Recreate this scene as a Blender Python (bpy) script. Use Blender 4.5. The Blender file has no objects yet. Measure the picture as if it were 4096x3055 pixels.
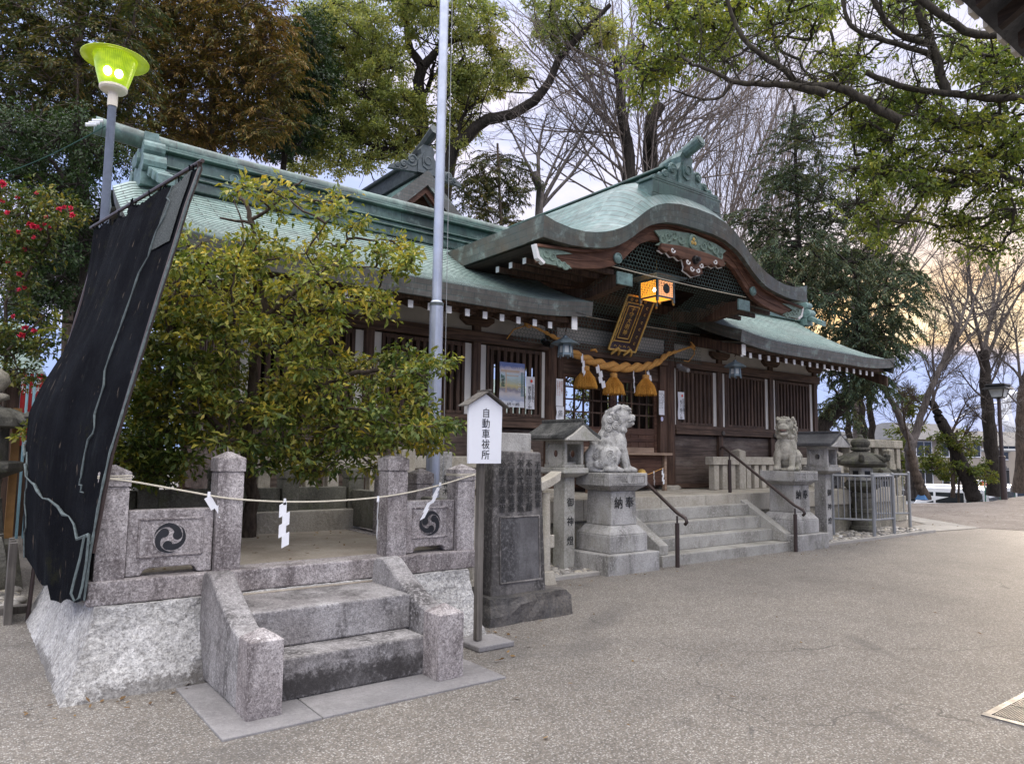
import bpy, bmesh, math, random
import numpy as np
from mathutils import Vector, Matrix, Euler, noise as mnoise

# ------------------------------------------------------------------ camera
SC = bpy.context.scene
COL = SC.collection
YAW, PITCH, ROLL, FPX = 0.6511, 0.0963, 0.0130, 2895.0
PW, PH = 4096.0, 3055.0
EYE = np.array([0.0, 0.0, 1.6])
def cam_axes():
    cy, sy, cp, sp = math.cos(YAW), math.sin(YAW), math.cos(PITCH), math.sin(PITCH)
    f = np.array([sy*cp, cy*cp, sp]); r = np.array([cy, -sy, 0.0]); u = np.cross(r, f)
    cr, sr = math.cos(ROLL), math.sin(ROLL)
    return r*cr + u*sr, -r*sr + u*cr, f
CR, CU, CF = cam_axes()
def at(x, y, d):
    """world point seen at photo pixel x, y at depth d metres"""
    return EYE + (CR*(x-PW/2)/FPX - CU*(y-PH/2)/FPX + CF)*d
cd = bpy.data.cameras.new('camera'); cam = bpy.data.objects.new('camera', cd); COL.objects.link(cam)
cd.sensor_width = 36.0; cd.lens = 36.0*FPX/PW; cd.clip_end = 6000; cd.clip_start = 0.05
mw = Matrix.Identity(4)
for i in range(3):
    mw[i][0], mw[i][1], mw[i][2], mw[i][3] = CR[i], CU[i], -CF[i], EYE[i]
cam.matrix_world = mw
SC.camera = cam

# ------------------------------------------------------------------ world and sun
SUN_AZ, SUN_EL = math.radians(75), math.radians(12)
SUN_DIR = Vector((math.sin(SUN_AZ)*math.cos(SUN_EL), math.cos(SUN_AZ)*math.cos(SUN_EL), math.sin(SUN_EL)))
SC.view_settings.view_transform = 'Standard'
SC.view_settings.look = 'None'
SC.view_settings.exposure = 0.66
SC.view_settings.gamma = 1.0
SC.render.engine = 'CYCLES'
SC.cycles.use_denoising = True
SC.cycles.max_bounces = 8
SC.cycles.diffuse_bounces = 3
SC.cycles.glossy_bounces = 2
SC.cycles.transparent_max_bounces = 8
SC.cycles.sample_clamp_indirect = 6.0

def nrm3(*v):
    l = math.sqrt(sum(x*x for x in v)); return tuple(x/l for x in v)
class NT:
    """small helper round a node tree"""
    def __init__(s, nt): s.nt = nt
    def n(s, t, **kw):
        nd = s.nt.nodes.new(t)
        for k, v in kw.items():
            if k.startswith('_'): setattr(nd, k[1:], v)
            else: s.put(nd.inputs[k.replace('__', ' ')], v)
        return nd
    def put(s, sock, v):
        if isinstance(v, bpy.types.NodeSocket): s.nt.links.new(v, sock)
        elif isinstance(v, bpy.types.Node): s.nt.links.new(v.outputs[0], sock)
        elif isinstance(v, (tuple, list)) and len(v) == 3 and sock.type == 'RGBA': sock.default_value = (*v, 1)
        else: sock.default_value = v
    def math(s, op, a, b=0.0, c=None):
        nd = s.nt.nodes.new('ShaderNodeMath'); nd.operation = op
        s.put(nd.inputs[0], a); s.put(nd.inputs[1], b)
        if c is not None: s.put(nd.inputs[2], c)
        return nd.outputs[0]
    def vmath(s, op, a, b):
        nd = s.nt.nodes.new('ShaderNodeVectorMath'); nd.operation = op
        s.put(nd.inputs[0], a); s.put(nd.inputs[1], b)
        return nd.outputs[1] if op in ('DOT_PRODUCT', 'LENGTH') else nd.outputs[0]
    def mix(s, f, a, b, mode='MIX'):
        nd = s.nt.nodes.new('ShaderNodeMix'); nd.data_type = 'RGBA'; nd.blend_type = mode
        s.put(nd.inputs[0], f); s.put(nd.inputs[6], a); s.put(nd.inputs[7], b)
        return nd.outputs[2]
    def ramp(s, f, stops, interp='LINEAR'):
        nd = s.nt.nodes.new('ShaderNodeValToRGB'); r = nd.color_ramp; r.interpolation = interp
        while len(r.elements) < len(stops): r.elements.new(0.5)
        for e, (p, c) in zip(r.elements, stops):
            e.position = p; e.color = (c, c, c, 1) if isinstance(c, (int, float)) else (*c, 1)
        s.put(nd.inputs[0], f); return nd.outputs[0]
    def rng(s, v, a, b, c=0.0, d=1.0):
        nd = s.nt.nodes.new('ShaderNodeMapRange'); nd.interpolation_type = 'SMOOTHSTEP'
        for i, x in enumerate((v, a, b, c, d)): s.put(nd.inputs[i], x)
        return nd.outputs[0]
    def noise(s, vec, scale, detail=3.0, rough=0.55, dist=0.0):
        return s.n('ShaderNodeTexNoise', Vector=vec, Scale=scale, Detail=detail, Roughness=rough, Distortion=dist).outputs[0]

wd = bpy.data.worlds.new('World'); SC.world = wd; wd.use_nodes = True
w = NT(wd.node_tree)
for nd in list(w.nt.nodes): w.nt.nodes.remove(nd)
wdir = w.vmath('NORMALIZE', w.n('ShaderNodeTexCoord').outputs['Generated'], (0, 0, 0))
wz = w.n('ShaderNodeSeparateXYZ', Vector=wdir).outputs[2]
sky = w.n('ShaderNodeTexSky', _sky_type='NISHITA', _sun_disc=False, _sun_elevation=SUN_EL, _sun_rotation=SUN_AZ)
flat = w.vmath('DIVIDE', wdir, w.n('ShaderNodeCombineXYZ', X=1.0, Y=1.0, Z=0.45))
cl1 = w.rng(w.noise(flat, 3.2, 6, .6, .4), .43, .66)
cl2 = w.rng(w.noise(w.vmath('ADD', flat, (3.1, 7.7, 1.3)), 7.0, 5, .6), .35, .7)
GLOW = nrm3(math.sin(math.radians(70)), math.cos(math.radians(70)), .16)
toward = w.vmath('DOT_PRODUCT', wdir, GLOW)
base = w.ramp(wz, [(0.0, (.34, .48, .86)), (.14, (.42, .55, .93)), (.5, (.46, .58, 1.0)), (1.0, (.5, .6, .95))])
cloud = w.mix(cl2, (.74, .72, .98), (1.0, .90, .93))
col = w.mix(w.math('MULTIPLY', w.math('MULTIPLY', cl1, .85), w.rng(wz, .07, .17, .25, 1.0)), base, cloud)
band = w.math('MULTIPLY', w.rng(w.math('ADD', wz, w.math('MULTIPLY', w.math('SUBTRACT', cl2, .5), .03)), .10, .135), w.rng(wz, .36, .17))
glow = w.math('MULTIPLY', w.rng(toward, .80, .985), band)
warm = w.mix(cl2, (1.25, .80, .34), (1.35, 1.12, .78))
col = w.mix(glow, col, warm)
pale = w.math('MULTIPLY', w.rng(toward, .55, .95), w.rng(wz, .15, .3))
col = w.mix(w.math('MULTIPLY', pale, .45), col, (1.0, .95, .95))
col = w.mix(1.0, col, w.mix(1.0, sky.outputs[0], (.003, .003, .003), 'MULTIPLY'), 'ADD')
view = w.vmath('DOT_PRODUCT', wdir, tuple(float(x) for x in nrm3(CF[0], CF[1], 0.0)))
high = w.math('MAXIMUM', w.rng(wz, .50, .78), w.math('MULTIPLY', w.rng(view, .45, -.15), w.rng(wz, .28, .6)))  # unseen sky overhead and behind the camera, made brighter to light the foreground
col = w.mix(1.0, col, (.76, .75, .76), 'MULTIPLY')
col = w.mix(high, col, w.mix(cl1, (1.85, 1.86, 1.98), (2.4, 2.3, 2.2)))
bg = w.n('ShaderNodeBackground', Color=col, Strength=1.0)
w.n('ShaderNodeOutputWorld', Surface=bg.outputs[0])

sd = bpy.data.lights.new('sun', 'SUN'); sd.energy = 1.4; sd.angle = math.radians(12); sd.color = (1.0, .82, .62)
so = bpy.data.objects.new('sun', sd); COL.objects.link(so); so.location = (30, 10, 20)
so.rotation_euler = SUN_DIR.to_track_quat('Z', 'Y').to_euler()

# ------------------------------------------------------------------ mesh helpers
WL = {}
class MB:
    def __init__(s): s.v = []; s.f = []; s.uv = None
    def add(s, vs, fs):
        o = len(s.v); s.v.extend([tuple(map(float, p)) for p in vs]); s.f.extend([tuple(i+o for i in f) for f in fs]); return s
    def hexa(s, p):  # 8 points: bottom ring 0-3, top ring 4-7
        return s.add(p, [(3, 2, 1, 0), (4, 5, 6, 7), (0, 1, 5, 4), (1, 2, 6, 5), (2, 3, 7, 6), (3, 0, 4, 7)])
    def box(s, x0, x1, y0, y1, z0, z1):
        return s.hexa([(x0, y0, z0), (x1, y0, z0), (x1, y1, z0), (x0, y1, z0), (x0, y0, z1), (x1, y0, z1), (x1, y1, z1), (x0, y1, z1)])
    def frus(s, cx, cy, z0, z1, a0, b0, a1, b1):
        return s.hexa([(cx-a0, cy-b0, z0), (cx+a0, cy-b0, z0), (cx+a0, cy+b0, z0), (cx-a0, cy+b0, z0),
                       (cx-a1, cy-b1, z1), (cx+a1, cy-b1, z1), (cx+a1, cy+b1, z1), (cx-a1, cy+b1, z1)])
    def rings(s, rs, caps=True, close=True):
        n = len(rs[0]); vs = [p for r in rs for p in r]; fs = []
        for j in range(len(rs)-1):
            for i in range(n if close else n-1):
                k = (i+1) % n
                fs.append((j*n+i, j*n+k, (j+1)*n+k, (j+1)*n+i))
        if caps: fs += [tuple(range(n-1, -1, -1)), tuple((len(rs)-1)*n+i for i in range(n))]
        return s.add(vs, fs)
    def lathe(s, cx, cy, prof, n=20, ph=0.0, sx=1, sy=1):
        return s.rings([[(cx+r*sx*math.cos(ph+2*math.pi*i/n), cy+r*sy*math.sin(ph+2*math.pi*i/n), z) for i in range(n)] for r, z in prof])
    def tube(s, pts, rad, n=8, caps=True, ph=0.0):
        pts = [Vector(p) for p in pts]; m = len(pts)
        if not hasattr(rad, '__len__'): rad = [rad]*m
        rs = []; up = None
        for i in range(m):
            t = (pts[min(i+1, m-1)]-pts[max(i-1, 0)]).normalized()
            if up is None:
                up = Vector((0, 0, 1)) if abs(t.z) < .9 else Vector((1, 0, 0))
            a = (up - t*up.dot(t)).normalized(); b = t.cross(a); up = a
            rs.append([pts[i] + (a*math.cos(ph+2*math.pi*k/n) + b*math.sin(ph+2*math.pi*k/n))*rad[i] for k in range(n)])
        return s.rings(rs, caps)
    def prism(s, poly, axis, a, b):
        """2D polygon extruded along axis from a to b; poly axes are the other two in xyz order"""
        def P(q, t):
            return (t, q[0], q[1]) if axis == 0 else (q[0], t, q[1]) if axis == 1 else (q[0], q[1], t)
        n = len(poly); vs = [P(q, a) for q in poly]+[P(q, b) for q in poly]
        fs = [tuple(range(n)), tuple(range(2*n-1, n-1, -1))] + [(i, i+n, (i+1) % n+n, (i+1) % n) for i in range(n)]
        return s.add(vs, fs)
    def strip(s, lo, hi):
        """band between two polylines"""
        n = len(lo)
        return s.add(list(lo)+list(hi), [(i, i+1, n+i+1, n+i) for i in range(n-1)])
    def slab(s, lo, hi, axis, a, b):
        """closed band: lo/hi are lists of (u,z), extruded along axis between a and b"""
        n = len(lo); mk = (lambda u, z, t: (u, t, z)) if axis == 1 else (lambda u, z, t: (t, u, z))
        vs = [mk(*p, a) for p in lo]+[mk(*p, a) for p in hi]+[mk(*p, b) for p in lo]+[mk(*p, b) for p in hi]
        fs = []
        for i in range(n-1):
            fs += [(i, i+1, n+i+1, n+i), (2*n+i+1, 2*n+i, 3*n+i, 3*n+i+1), (n+i, n+i+1, 3*n+i+1, 3*n+i), (i+1, i, 2*n+i, 2*n+i+1)]
        fs += [(0, n, 3*n, 2*n), (n-1, 3*n-1, 4*n-1, 2*n-1)]
        return s.add(vs, fs)
    def sphere(s, c, r, nu=14, nv=9, m=None):
        rx, ry, rz = r if hasattr(r, '__len__') else (r, r, r)
        vs = [Vector((0, 0, -rz))]
        for j in range(1, nv):
            a = -math.pi/2+math.pi*j/nv
            vs += [Vector((rx*math.cos(a)*math.cos(2*math.pi*i/nu), ry*math.cos(a)*math.sin(2*math.pi*i/nu), rz*math.sin(a))) for i in range(nu)]
        vs.append(Vector((0, 0, rz)))
        if m is not None: vs = [m @ v for v in vs]
        vs = [v+Vector(c) for v in vs]; fs = []
        for i in range(nu):
            k = (i+1) % nu
            fs.append((0, 1+k, 1+i)); fs.append((len(vs)-1, len(vs)-1-nu+i, len(vs)-1-nu+k))
            for j in range(nv-2): fs.append((1+j*nu+i, 1+j*nu+k, 1+(j+1)*nu+k, 1+(j+1)*nu+i))
        return s.add(vs, fs)
    def build(s, name, mat, parent=None, origin=None, bev=0.0, smooth=False, uv=None, seg=2, kind=None):
        if origin is None: origin = WL[parent.name] if parent is not None else Vector((0, 0, 0))
        origin = Vector(origin)
        me = bpy.data.meshes.new(name)
        me.from_pydata([(x-origin.x, y-origin.y, z-origin.z) for x, y, z in s.v], [], s.f)
        if uv is not None:
            lay = me.uv_layers.new(name='UVMap'); q = np.zeros(len(me.loops)*2)
            li = np.zeros(len(me.loops), int); me.loops.foreach_get('vertex_index', li)
            U = np.array(uv); q[0::2] = U[li, 0]; q[1::2] = U[li, 1]; lay.data.foreach_set('uv', q)
        return fin(name, me, mat, parent, origin, bev, smooth, seg, kind)
def _pieces(s):
    par = list(range(len(s.v)))
    def root(i):
        while par[i] != i: par[i] = par[par[i]]; i = par[i]
        return i
    for f in s.f:
        for k in f[1:]: par[root(k)] = root(f[0])
    out = {}
    for f in s.f: out.setdefault(root(f[0]), []).append(f)
    for fs in out.values():
        ids = sorted({i for f in fs for i in f}); mp = {i: k for k, i in enumerate(ids)}; q = MB(); q.add([s.v[i] for i in ids], [tuple(mp[i] for i in f) for f in fs]); yield q
def build_each(s, name, mat, parent, **k):
    """one part for every separate piece"""
    return [q.build(name, mat, parent, **k) for q in list(_pieces(s))]
MB.build_each = build_each
def fin(name, me, mat, parent=None, origin=(0, 0, 0), bev=0.0, smooth=False, seg=2, kind=None):
    o = bpy.data.objects.new(name, me); COL.objects.link(o)
    for m_ in (mat if isinstance(mat, (list, tuple)) else [mat]): me.materials.append(m_)
    origin = Vector(origin); WL[o.name] = origin
    if parent is not None:
        o.parent = parent; o.location = origin-WL[parent.name]
    else: o.location = origin
    if smooth:
        me.polygons.foreach_set('use_smooth', [True]*len(me.polygons))
    if bev > 0:
        b = o.modifiers.new('bevel', 'BEVEL'); b.width = bev; b.segments = seg; b.limit_method = 'ANGLE'; b.angle_limit = math.radians(35); b.use_clamp_overlap = True
        b.harden_normals = False
    if kind: o['kind'] = kind
    return o
def thing(name, label, cat, loc=(0, 0, 0), group=None):
    o = bpy.data.objects.new(name, None); COL.objects.link(o); o.location = loc; o.empty_display_size = .1
    WL[o.name] = Vector(loc); o['label'] = label; o['category'] = cat
    if group: o['group'] = group
    return o
def tag(o, label, cat, group=None):
    o['label'] = label; o['category'] = cat
    if group: o['group'] = group
    return o
def struct(o): o['kind'] = 'structure'; return o
def dup(root, loc, label=None, rotz=None):
    """copy of a thing or part with its children and their children"""
    c = root.copy(); COL.objects.link(c); c.location = loc; WL[c.name] = Vector(loc)
    if rotz is not None: c.rotation_euler = (0, 0, rotz)
    if label: c['label'] = label
    for ch in list(root.children):
        d = ch.copy(); COL.objects.link(d); d.parent = c
        for g in list(ch.children):
            e = g.copy(); COL.objects.link(e); e.parent = d
    return c
def part_copy(o, loc):
    c = o.copy(); COL.objects.link(c); c.parent = o.parent; c.location = Vector(loc)-WL[o.parent.name]; return c
def bulk(name, V, F, mat, parent=None, origin=(0, 0, 0), smooth=False):
    """large mesh straight from numpy arrays; F is m x 3 or m x 4"""
    me = bpy.data.meshes.new(name); V = np.asarray(V, np.float32)-np.asarray(origin, np.float32); F = np.asarray(F, np.int32)
    m, k = F.shape
    me.vertices.add(len(V)); me.vertices.foreach_set('co', V.ravel())
    me.loops.add(m*k); me.loops.foreach_set('vertex_index', F.ravel())
    me.polygons.add(m); me.polygons.foreach_set('loop_start', np.arange(0, m*k, k, dtype=np.int32))
    me.update(calc_edges=True)
    return fin(name, me, mat, parent, origin, smooth=smooth)
def text(name, body, size, mat, parent, loc, rot=(math.pi/2, 0, 0), vertical=True, depth=.002, bold=0.0, sx=1.0, space=1.0):
    cu = bpy.data.curves.new('text', 'FONT'); cu.body = '\n'.join(body) if vertical else body
    cu.size = size; cu.align_x = 'CENTER'; cu.align_y = 'TOP' if vertical else 'CENTER'; cu.extrude = depth; cu.offset = bold
    cu.space_line = space; cu.resolution_u = 3
    t = bpy.data.objects.new('text', cu); COL.objects.link(t)
    me = bpy.data.meshes.new_from_object(t.evaluated_get(bpy.context.evaluated_depsgraph_get()))
    COL.objects.unlink(t); bpy.data.objects.remove(t)
    me.transform(Matrix.LocRotScale(None, Euler(rot), Vector((sx, 1, 1))))
    me.materials.clear()
    return fin(name, me, mat, parent, loc)
# ------------------------------------------------------------------ materials
def mat0(name):
    m = bpy.data.materials.new(name); m.use_nodes = True; nt = m.node_tree
    t = NT(nt); b = nt.nodes['Principled BSDF']
    return m, t, b
def objvec(t, scale=(1, 1, 1)):
    tc = t.n('ShaderNodeTexCoord').outputs['Object']
    off = t.math('MULTIPLY', t.n('ShaderNodeObjectInfo').outputs['Random'], 43.0)
    v = t.vmath('ADD', tc, off)
    return t.vmath('MULTIPLY', v, scale) if scale != (1, 1, 1) else v
def bump(t, b, h, strength=.4, dist=.01):
    t.put(b.inputs['Normal'], t.n('ShaderNodeBump', Strength=strength, Distance=dist, Height=h).outputs[0])
def stone(name, c1, c2, speck=.3, stain=None, stain_amt=.5, stain_sc=2.5, rough=.85, grain=170, bmp=.35, moss=None, moss_amt=.4, streak=.35, big=1.6, blotch=0.0, blotch_sc=38, patches=()):
    m, t, b = mat0(name); v = objvec(t)
    c = t.mix(t.rng(t.noise(v, big, 5, .65), .35, .65), c1, c2)
    g = t.noise(v, grain, 2, .8)
    c = t.mix(1.0, c, t.ramp(g, [(.30, 1-speck), (.5, 1.0), (.72, 1+speck*.8)]), 'MULTIPLY')
    g2 = t.noise(v, grain*.35, 3, .7)
    c = t.mix(1.0, c, t.ramp(g2, [(.35, 1-speck*.6), (.55, 1.0), (.7, 1+speck*.35)]), 'MULTIPLY')
    if blotch:
        g3 = t.noise(v, blotch_sc, 4, .75)
        c = t.mix(t.math('MULTIPLY', t.rng(g3, .5, .62), blotch), c, stain)
    if stain:
        vs = t.vmath('MULTIPLY', v, (1, 1, streak))
        k = t.math('MULTIPLY', t.rng(t.noise(vs, stain_sc, 8, .72, .3), .5-.12, .66), stain_amt)
        k = t.math('MULTIPLY', k, t.rng(t.noise(v, stain_sc*14, 3, .7), .3, .55))
        c = t.mix(k, c, stain)
    if patches:
        gp = t.n('ShaderNodeNewGeometry').outputs['Position']
        for a_, b_, c_, ra, rb, rc in patches:
            d_ = t.vmath('LENGTH', t.n('ShaderNodeMapping', _vector_type='TEXTURE', Vector=gp, Location=(a_, b_, c_), Scale=(ra, rb, rc)).outputs[0], (0, 0, 0))
            d_ = t.math('ADD', d_, t.math('MULTIPLY', t.math('SUBTRACT', t.noise(gp, 26.0, 6, .75), .5), 2.2))
            c = t.mix(t.rng(d_, 1.0, .55, 0, .68), c, stain)
    if moss:
        c = t.mix(t.math('MULTIPLY', t.rng(t.noise(v, 3.3, 6, .7), .5, .68), moss_amt), c, moss)
    t.put(b.inputs['Base Color'], c); b.inputs['Roughness'].default_value = rough
    b.inputs['Specular IOR Level'].default_value = .25
    bump(t, b, t.math('ADD', g2, t.math('MULTIPLY', t.noise(v, 9, 6, .7), .8)), bmp, .02)
    return m
def wood(name, c1, c2, axis=2, rough=.7, sc=1.0, fade=None, planks=None):
    m, t, b = mat0(name); s = [26*sc, 26*sc, 26*sc]; s[axis] = 1.3*sc
    v = objvec(t); vs = t.vmath('MULTIPLY', v, tuple(s))
    g = t.noise(vs, 1.0, 6, .65, .6)
    c = t.mix(t.rng(g, .35, .68), c1, c2)
    c = t.mix(1.0, c, t.ramp(t.noise(v, 2.2, 4, .6), [(.3, .68), (.7, 1.25)]), 'MULTIPLY')
    if fade:
        c = t.mix(t.math('MULTIPLY', t.rng(t.noise(t.vmath('MULTIPLY', v, (1, 1, .5) if axis == 2 else (.4, 1, 1.6)), 2.0, 6, .7), .48, .7), .8), c, fade)
    t.put(b.inputs['Base Color'], c); b.inputs['Roughness'].default_value = rough; b.inputs['Specular IOR Level'].default_value = .3
    bump(t, b, g, .25, .006)
    return m
def plain(name, c, rough=.6, metal=0.0, var=.15, sc=6, spec=.4, bmp=0.0):
    m, t, b = mat0(name); v = objvec(t)
    g = t.noise(v, sc, 5, .65)
    t.put(b.inputs['Base Color'], t.mix(1.0, c, t.ramp(g, [(.3, 1-var), (.7, 1+var)]), 'MULTIPLY'))
    t.put(b.inputs['Roughness'], t.rng(t.noise(v, sc*2.3, 3), .2, .8, max(0, rough-.1), min(1, rough+.1)))
    b.inputs['Metallic'].default_value = metal; b.inputs['Specular IOR Level'].default_value = spec
    if bmp: bump(t, b, t.noise(v, sc*9, 4), bmp, .01)
    return m
def glow(name, c, strength, base=(.8, .8, .8)):
    m, t, b = mat0(name); b.inputs['Base Color'].default_value = (*base, 1)
    b.inputs['Emission Color'].default_value = (*c, 1); b.inputs['Emission Strength'].default_value = strength
    return m
def copper_roof(name, bw=.42, bh=.1, tone=((.215, .32, .285), (.31, .41, .365)), brown=(.14, .135, .12), bamt=.3, rough=.38, uv=True):
    m, t, b = mat0(name)
    u = t.n('ShaderNodeTexCoord').outputs['UV'] if uv else objvec(t)
    br = t.n('ShaderNodeTexBrick', _offset=.5, Vector=u, Color1=tone[0], Color2=tone[1], Mortar=(.045, .065, .06), Scale=1.0, Mortar__Size=.0075, Mortar__Smooth=.3, Bias=0.0, Brick__Width=bw, Row__Height=bh)
    v = objvec(t); c = br.outputs[0]
    c = t.mix(t.math('MULTIPLY', t.rng(t.noise(v, 1.1, 6, .68, .4), .42, .66), bamt), c, brown)
    c = t.mix(t.math('MULTIPLY', t.rng(t.noise(v, 3.7, 6, .7), .52, .7), .35), c, (.36, .48, .44))
    c = t.mix(1.0, c, t.ramp(t.noise(t.vmath('MULTIPLY', v, (14, 3, 3)), 1.0, 5, .75), [(.3, .66), (.5, 1.0), (.72, 1.22)]), 'MULTIPLY')
    t.put(b.inputs['Base Color'], c)
    t.put(b.inputs['Roughness'], t.rng(t.noise(v, 7, 4), .3, .7, rough-.08, rough+.12)); b.inputs['Specular IOR Level'].default_value = .6
    bump(t, b, t.math('ADD', t.math('MULTIPLY', br.outputs[1], -.7), t.math('MULTIPLY', t.noise(v, 9, 2), .12)), .3, .008)
    return m
def leaf(name, cols, trans=.35, rough=.5, clump=1.3, gain=1.35):
    """cols: colour stops for the random tone of a leaf"""
    m = bpy.data.materials.new(name); m.use_nodes = True; t = NT(m.node_tree)
    for nd in list(t.nt.nodes): t.nt.nodes.remove(nd)
    r = t.n('ShaderNodeNewGeometry').outputs['Random Per Island']
    v = t.n('ShaderNodeTexCoord').outputs['Object']
    k = t.math('ADD', t.math('MULTIPLY', r, .55), t.math('MULTIPLY', t.rng(t.noise(v, clump, 3, .6), .28, .72), .45))
    c = t.ramp(k, [(i/(len(cols)-1), x) for i, x in enumerate(cols)])
    c = t.mix(1.0, c, t.ramp(t.math('FRACT', t.math('MULTIPLY', r, 7.31)), [(0, .75*gain), (1, 1.3*gain)]), 'MULTIPLY')
    pb = t.n('ShaderNodeBsdfPrincipled', Base__Color=c, Roughness=rough); pb.inputs['Specular IOR Level'].default_value = .35
    tr = t.n('ShaderNodeBsdfTranslucent', Color=t.mix(1.0, c, (1.25, 1.2, .7), 'MULTIPLY'))
    mx = t.n('ShaderNodeMixShader', Fac=trans); t.put(mx.inputs[1], pb.outputs[0]); t.put(mx.inputs[2], tr.outputs[0])
    t.n('ShaderNodeOutputMaterial', Surface=mx.outputs[0])
    return m
def bark(name, c1, c2, moss=None):
    m, t, b = mat0(name); v = objvec(t)
    g = t.noise(t.vmath('MULTIPLY', v, (22, 22, 5)), 1.0, 6, .7, .5)
    c = t.mix(t.rng(g, .35, .65), c1, c2)
    c = t.mix(t.math('MULTIPLY', t.rng(t.noise(v, 1.7, 5, .7), .5, .68), .5), c, moss or tuple(x*1.5 for x in c2))
    t.put(b.inputs['Base Color'], c); b.inputs['Roughness'].default_value = .9; b.inputs['Specular IOR Level'].default_value = .15
    bump(t, b, g, .6, .03)
    return m

# washed-aggregate paving
m, t, b = mat0('washed_aggregate'); v = t.n('ShaderNodeTexCoord').outputs['Object']
vo = t.n('ShaderNodeTexVoronoi', Vector=v, Scale=88.0)
sep = t.n('ShaderNodeSeparateColor', Color=vo.outputs['Color'])
c = t.ramp(sep.outputs[0], [(0, (.065, .062, .06)), (.2, (.15, .14, .13)), (.42, (.285, .27, .26)), (.6, (.35, .31, .265)), (.8, (.48, .465, .455)), (1, (.64, .63, .62))])
c = t.mix(t.rng(vo.outputs['Distance'], .34, .55, 0, .85), c, (.17, .15, .13))
c = t.mix(.15, c, (.28, .265, .25))
c = t.mix(1.0, c, (.77, .77, .78), 'MULTIPLY')
L = t.noise(v, .33, 6, .62, .5)
c = t.mix(1.0, c, t.ramp(L, [(.28, (.78, .76, .72)), (.5, (1.0, .975, .92)), (.75, (1.13, 1.10, 1.02))]), 'MULTIPLY')
L2 = t.noise(v, 1.7, 6, .7, .3)
c = t.mix(1.0, c, t.ramp(L2, [(.3, .82), (.55, 1.0), (.75, 1.08)]), 'MULTIPLY')
wp = t.n('ShaderNodeMapping', Vector=v, Rotation=(0, 0, .55), Scale=(.16, 1.3, 1)).outputs[0]
c = t.mix(t.math('MULTIPLY', t.rng(t.noise(wp, 1.6, 5, .6), .52, .72), .18), c, (.13, .125, .12))
cr = t.n('ShaderNodeTexVoronoi', _feature='DISTANCE_TO_EDGE', Vector=t.vmath('ADD', v, t.n('ShaderNodeTexNoise', Vector=v, Scale=1.1, Detail=6).outputs['Color']), Scale=.19).outputs[0]
c = t.mix(t.math('MULTIPLY', t.rng(cr, .0026, .0, 0, .8), t.rng(t.noise(v, .8, 2), .47, .56)), c, (.06, .055, .05))
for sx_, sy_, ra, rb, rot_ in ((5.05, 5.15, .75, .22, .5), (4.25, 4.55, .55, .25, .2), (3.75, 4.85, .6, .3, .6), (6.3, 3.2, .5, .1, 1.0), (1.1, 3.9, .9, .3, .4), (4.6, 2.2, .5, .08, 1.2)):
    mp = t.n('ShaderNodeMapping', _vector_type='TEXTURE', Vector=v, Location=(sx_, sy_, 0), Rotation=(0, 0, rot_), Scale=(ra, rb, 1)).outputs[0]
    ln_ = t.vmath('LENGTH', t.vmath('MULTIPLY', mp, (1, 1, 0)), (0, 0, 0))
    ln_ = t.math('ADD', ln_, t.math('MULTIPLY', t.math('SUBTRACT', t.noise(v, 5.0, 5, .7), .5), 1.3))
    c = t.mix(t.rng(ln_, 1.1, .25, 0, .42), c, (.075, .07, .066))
t.put(b.inputs['Base Color'], c); b.inputs['Roughness'].default_value = .72; b.inputs['Specular IOR Level'].default_value = .35
bump(t, b, vo.outputs['Distance'], -.5, .006)
M_ground = m
# brown gravel lot
m, t, b = mat0('brown_gravel'); v = t.n('ShaderNodeTexCoord').outputs['Object']
c = t.mix(t.rng(t.noise(v, .9, 6, .7), .35, .65), (.17, .14, .115), (.25, .215, .185))
c = t.mix(t.math('MULTIPLY', t.rng(t.noise(v, 20, 5, .8), .5, .62), .7), c, (.14, .11, .09))
c = t.mix(t.math('MULTIPLY', t.rng(t.noise(v, 9, 4, .8), .55, .66), .6), c, (.52, .50, .48))
t.put(b.inputs['Base Color'], c); b.inputs['Roughness'].default_value = .95
bump(t, b, t.noise(v, 16, 5, .7), .6, .05)
M_gravel = m
m, t, b = mat0('parking_asphalt'); v = t.n('ShaderNodeTexCoord').outputs['Object']
t.put(b.inputs['Base Color'], t.mix(t.noise(v, .4, 6), (.09, .09, .09), (.17, .165, .16))); b.inputs['Roughness'].default_value = .9
M_asphalt = m
M_apron = stone('apron_concrete', (.34, .32, .29), (.42, .39, .35), .15, (.2, .19, .17), .4, 1.2)
M_granite = stone('weathered_pink_granite', (.385, .345, .335), (.52, .48, .47), .5, (.075, .06, .06), .85, 3.6, grain=100, bmp=.3, blotch=.5, blotch_sc=60)
M_lowstep = stone('stained_step_granite', (.27, .25, .245), (.42, .40, .395), .42, (.04, .036, .035), .92, 2.4, grain=110, blotch=.35, blotch_sc=60, streak=.5, patches=[(2.2, 4.60, .08, .7, .12, .12), (1.9, 4.6, .10, .35, .1, .11), (2.6, 4.6, .10, .35, .1, .11)])
M_steps = stone('grey_purple_granite', (.27, .25, .245), (.42, .40, .395), .42, (.05, .045, .044), .92, 2.4, grain=110, blotch=.35, blotch_sc=60, streak=.5)
M_slab = stone('smooth_grey_slab', (.22, .21, .21), (.30, .285, .28), .16, (.13, .12, .12), .5, 1.6, grain=120)
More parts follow.
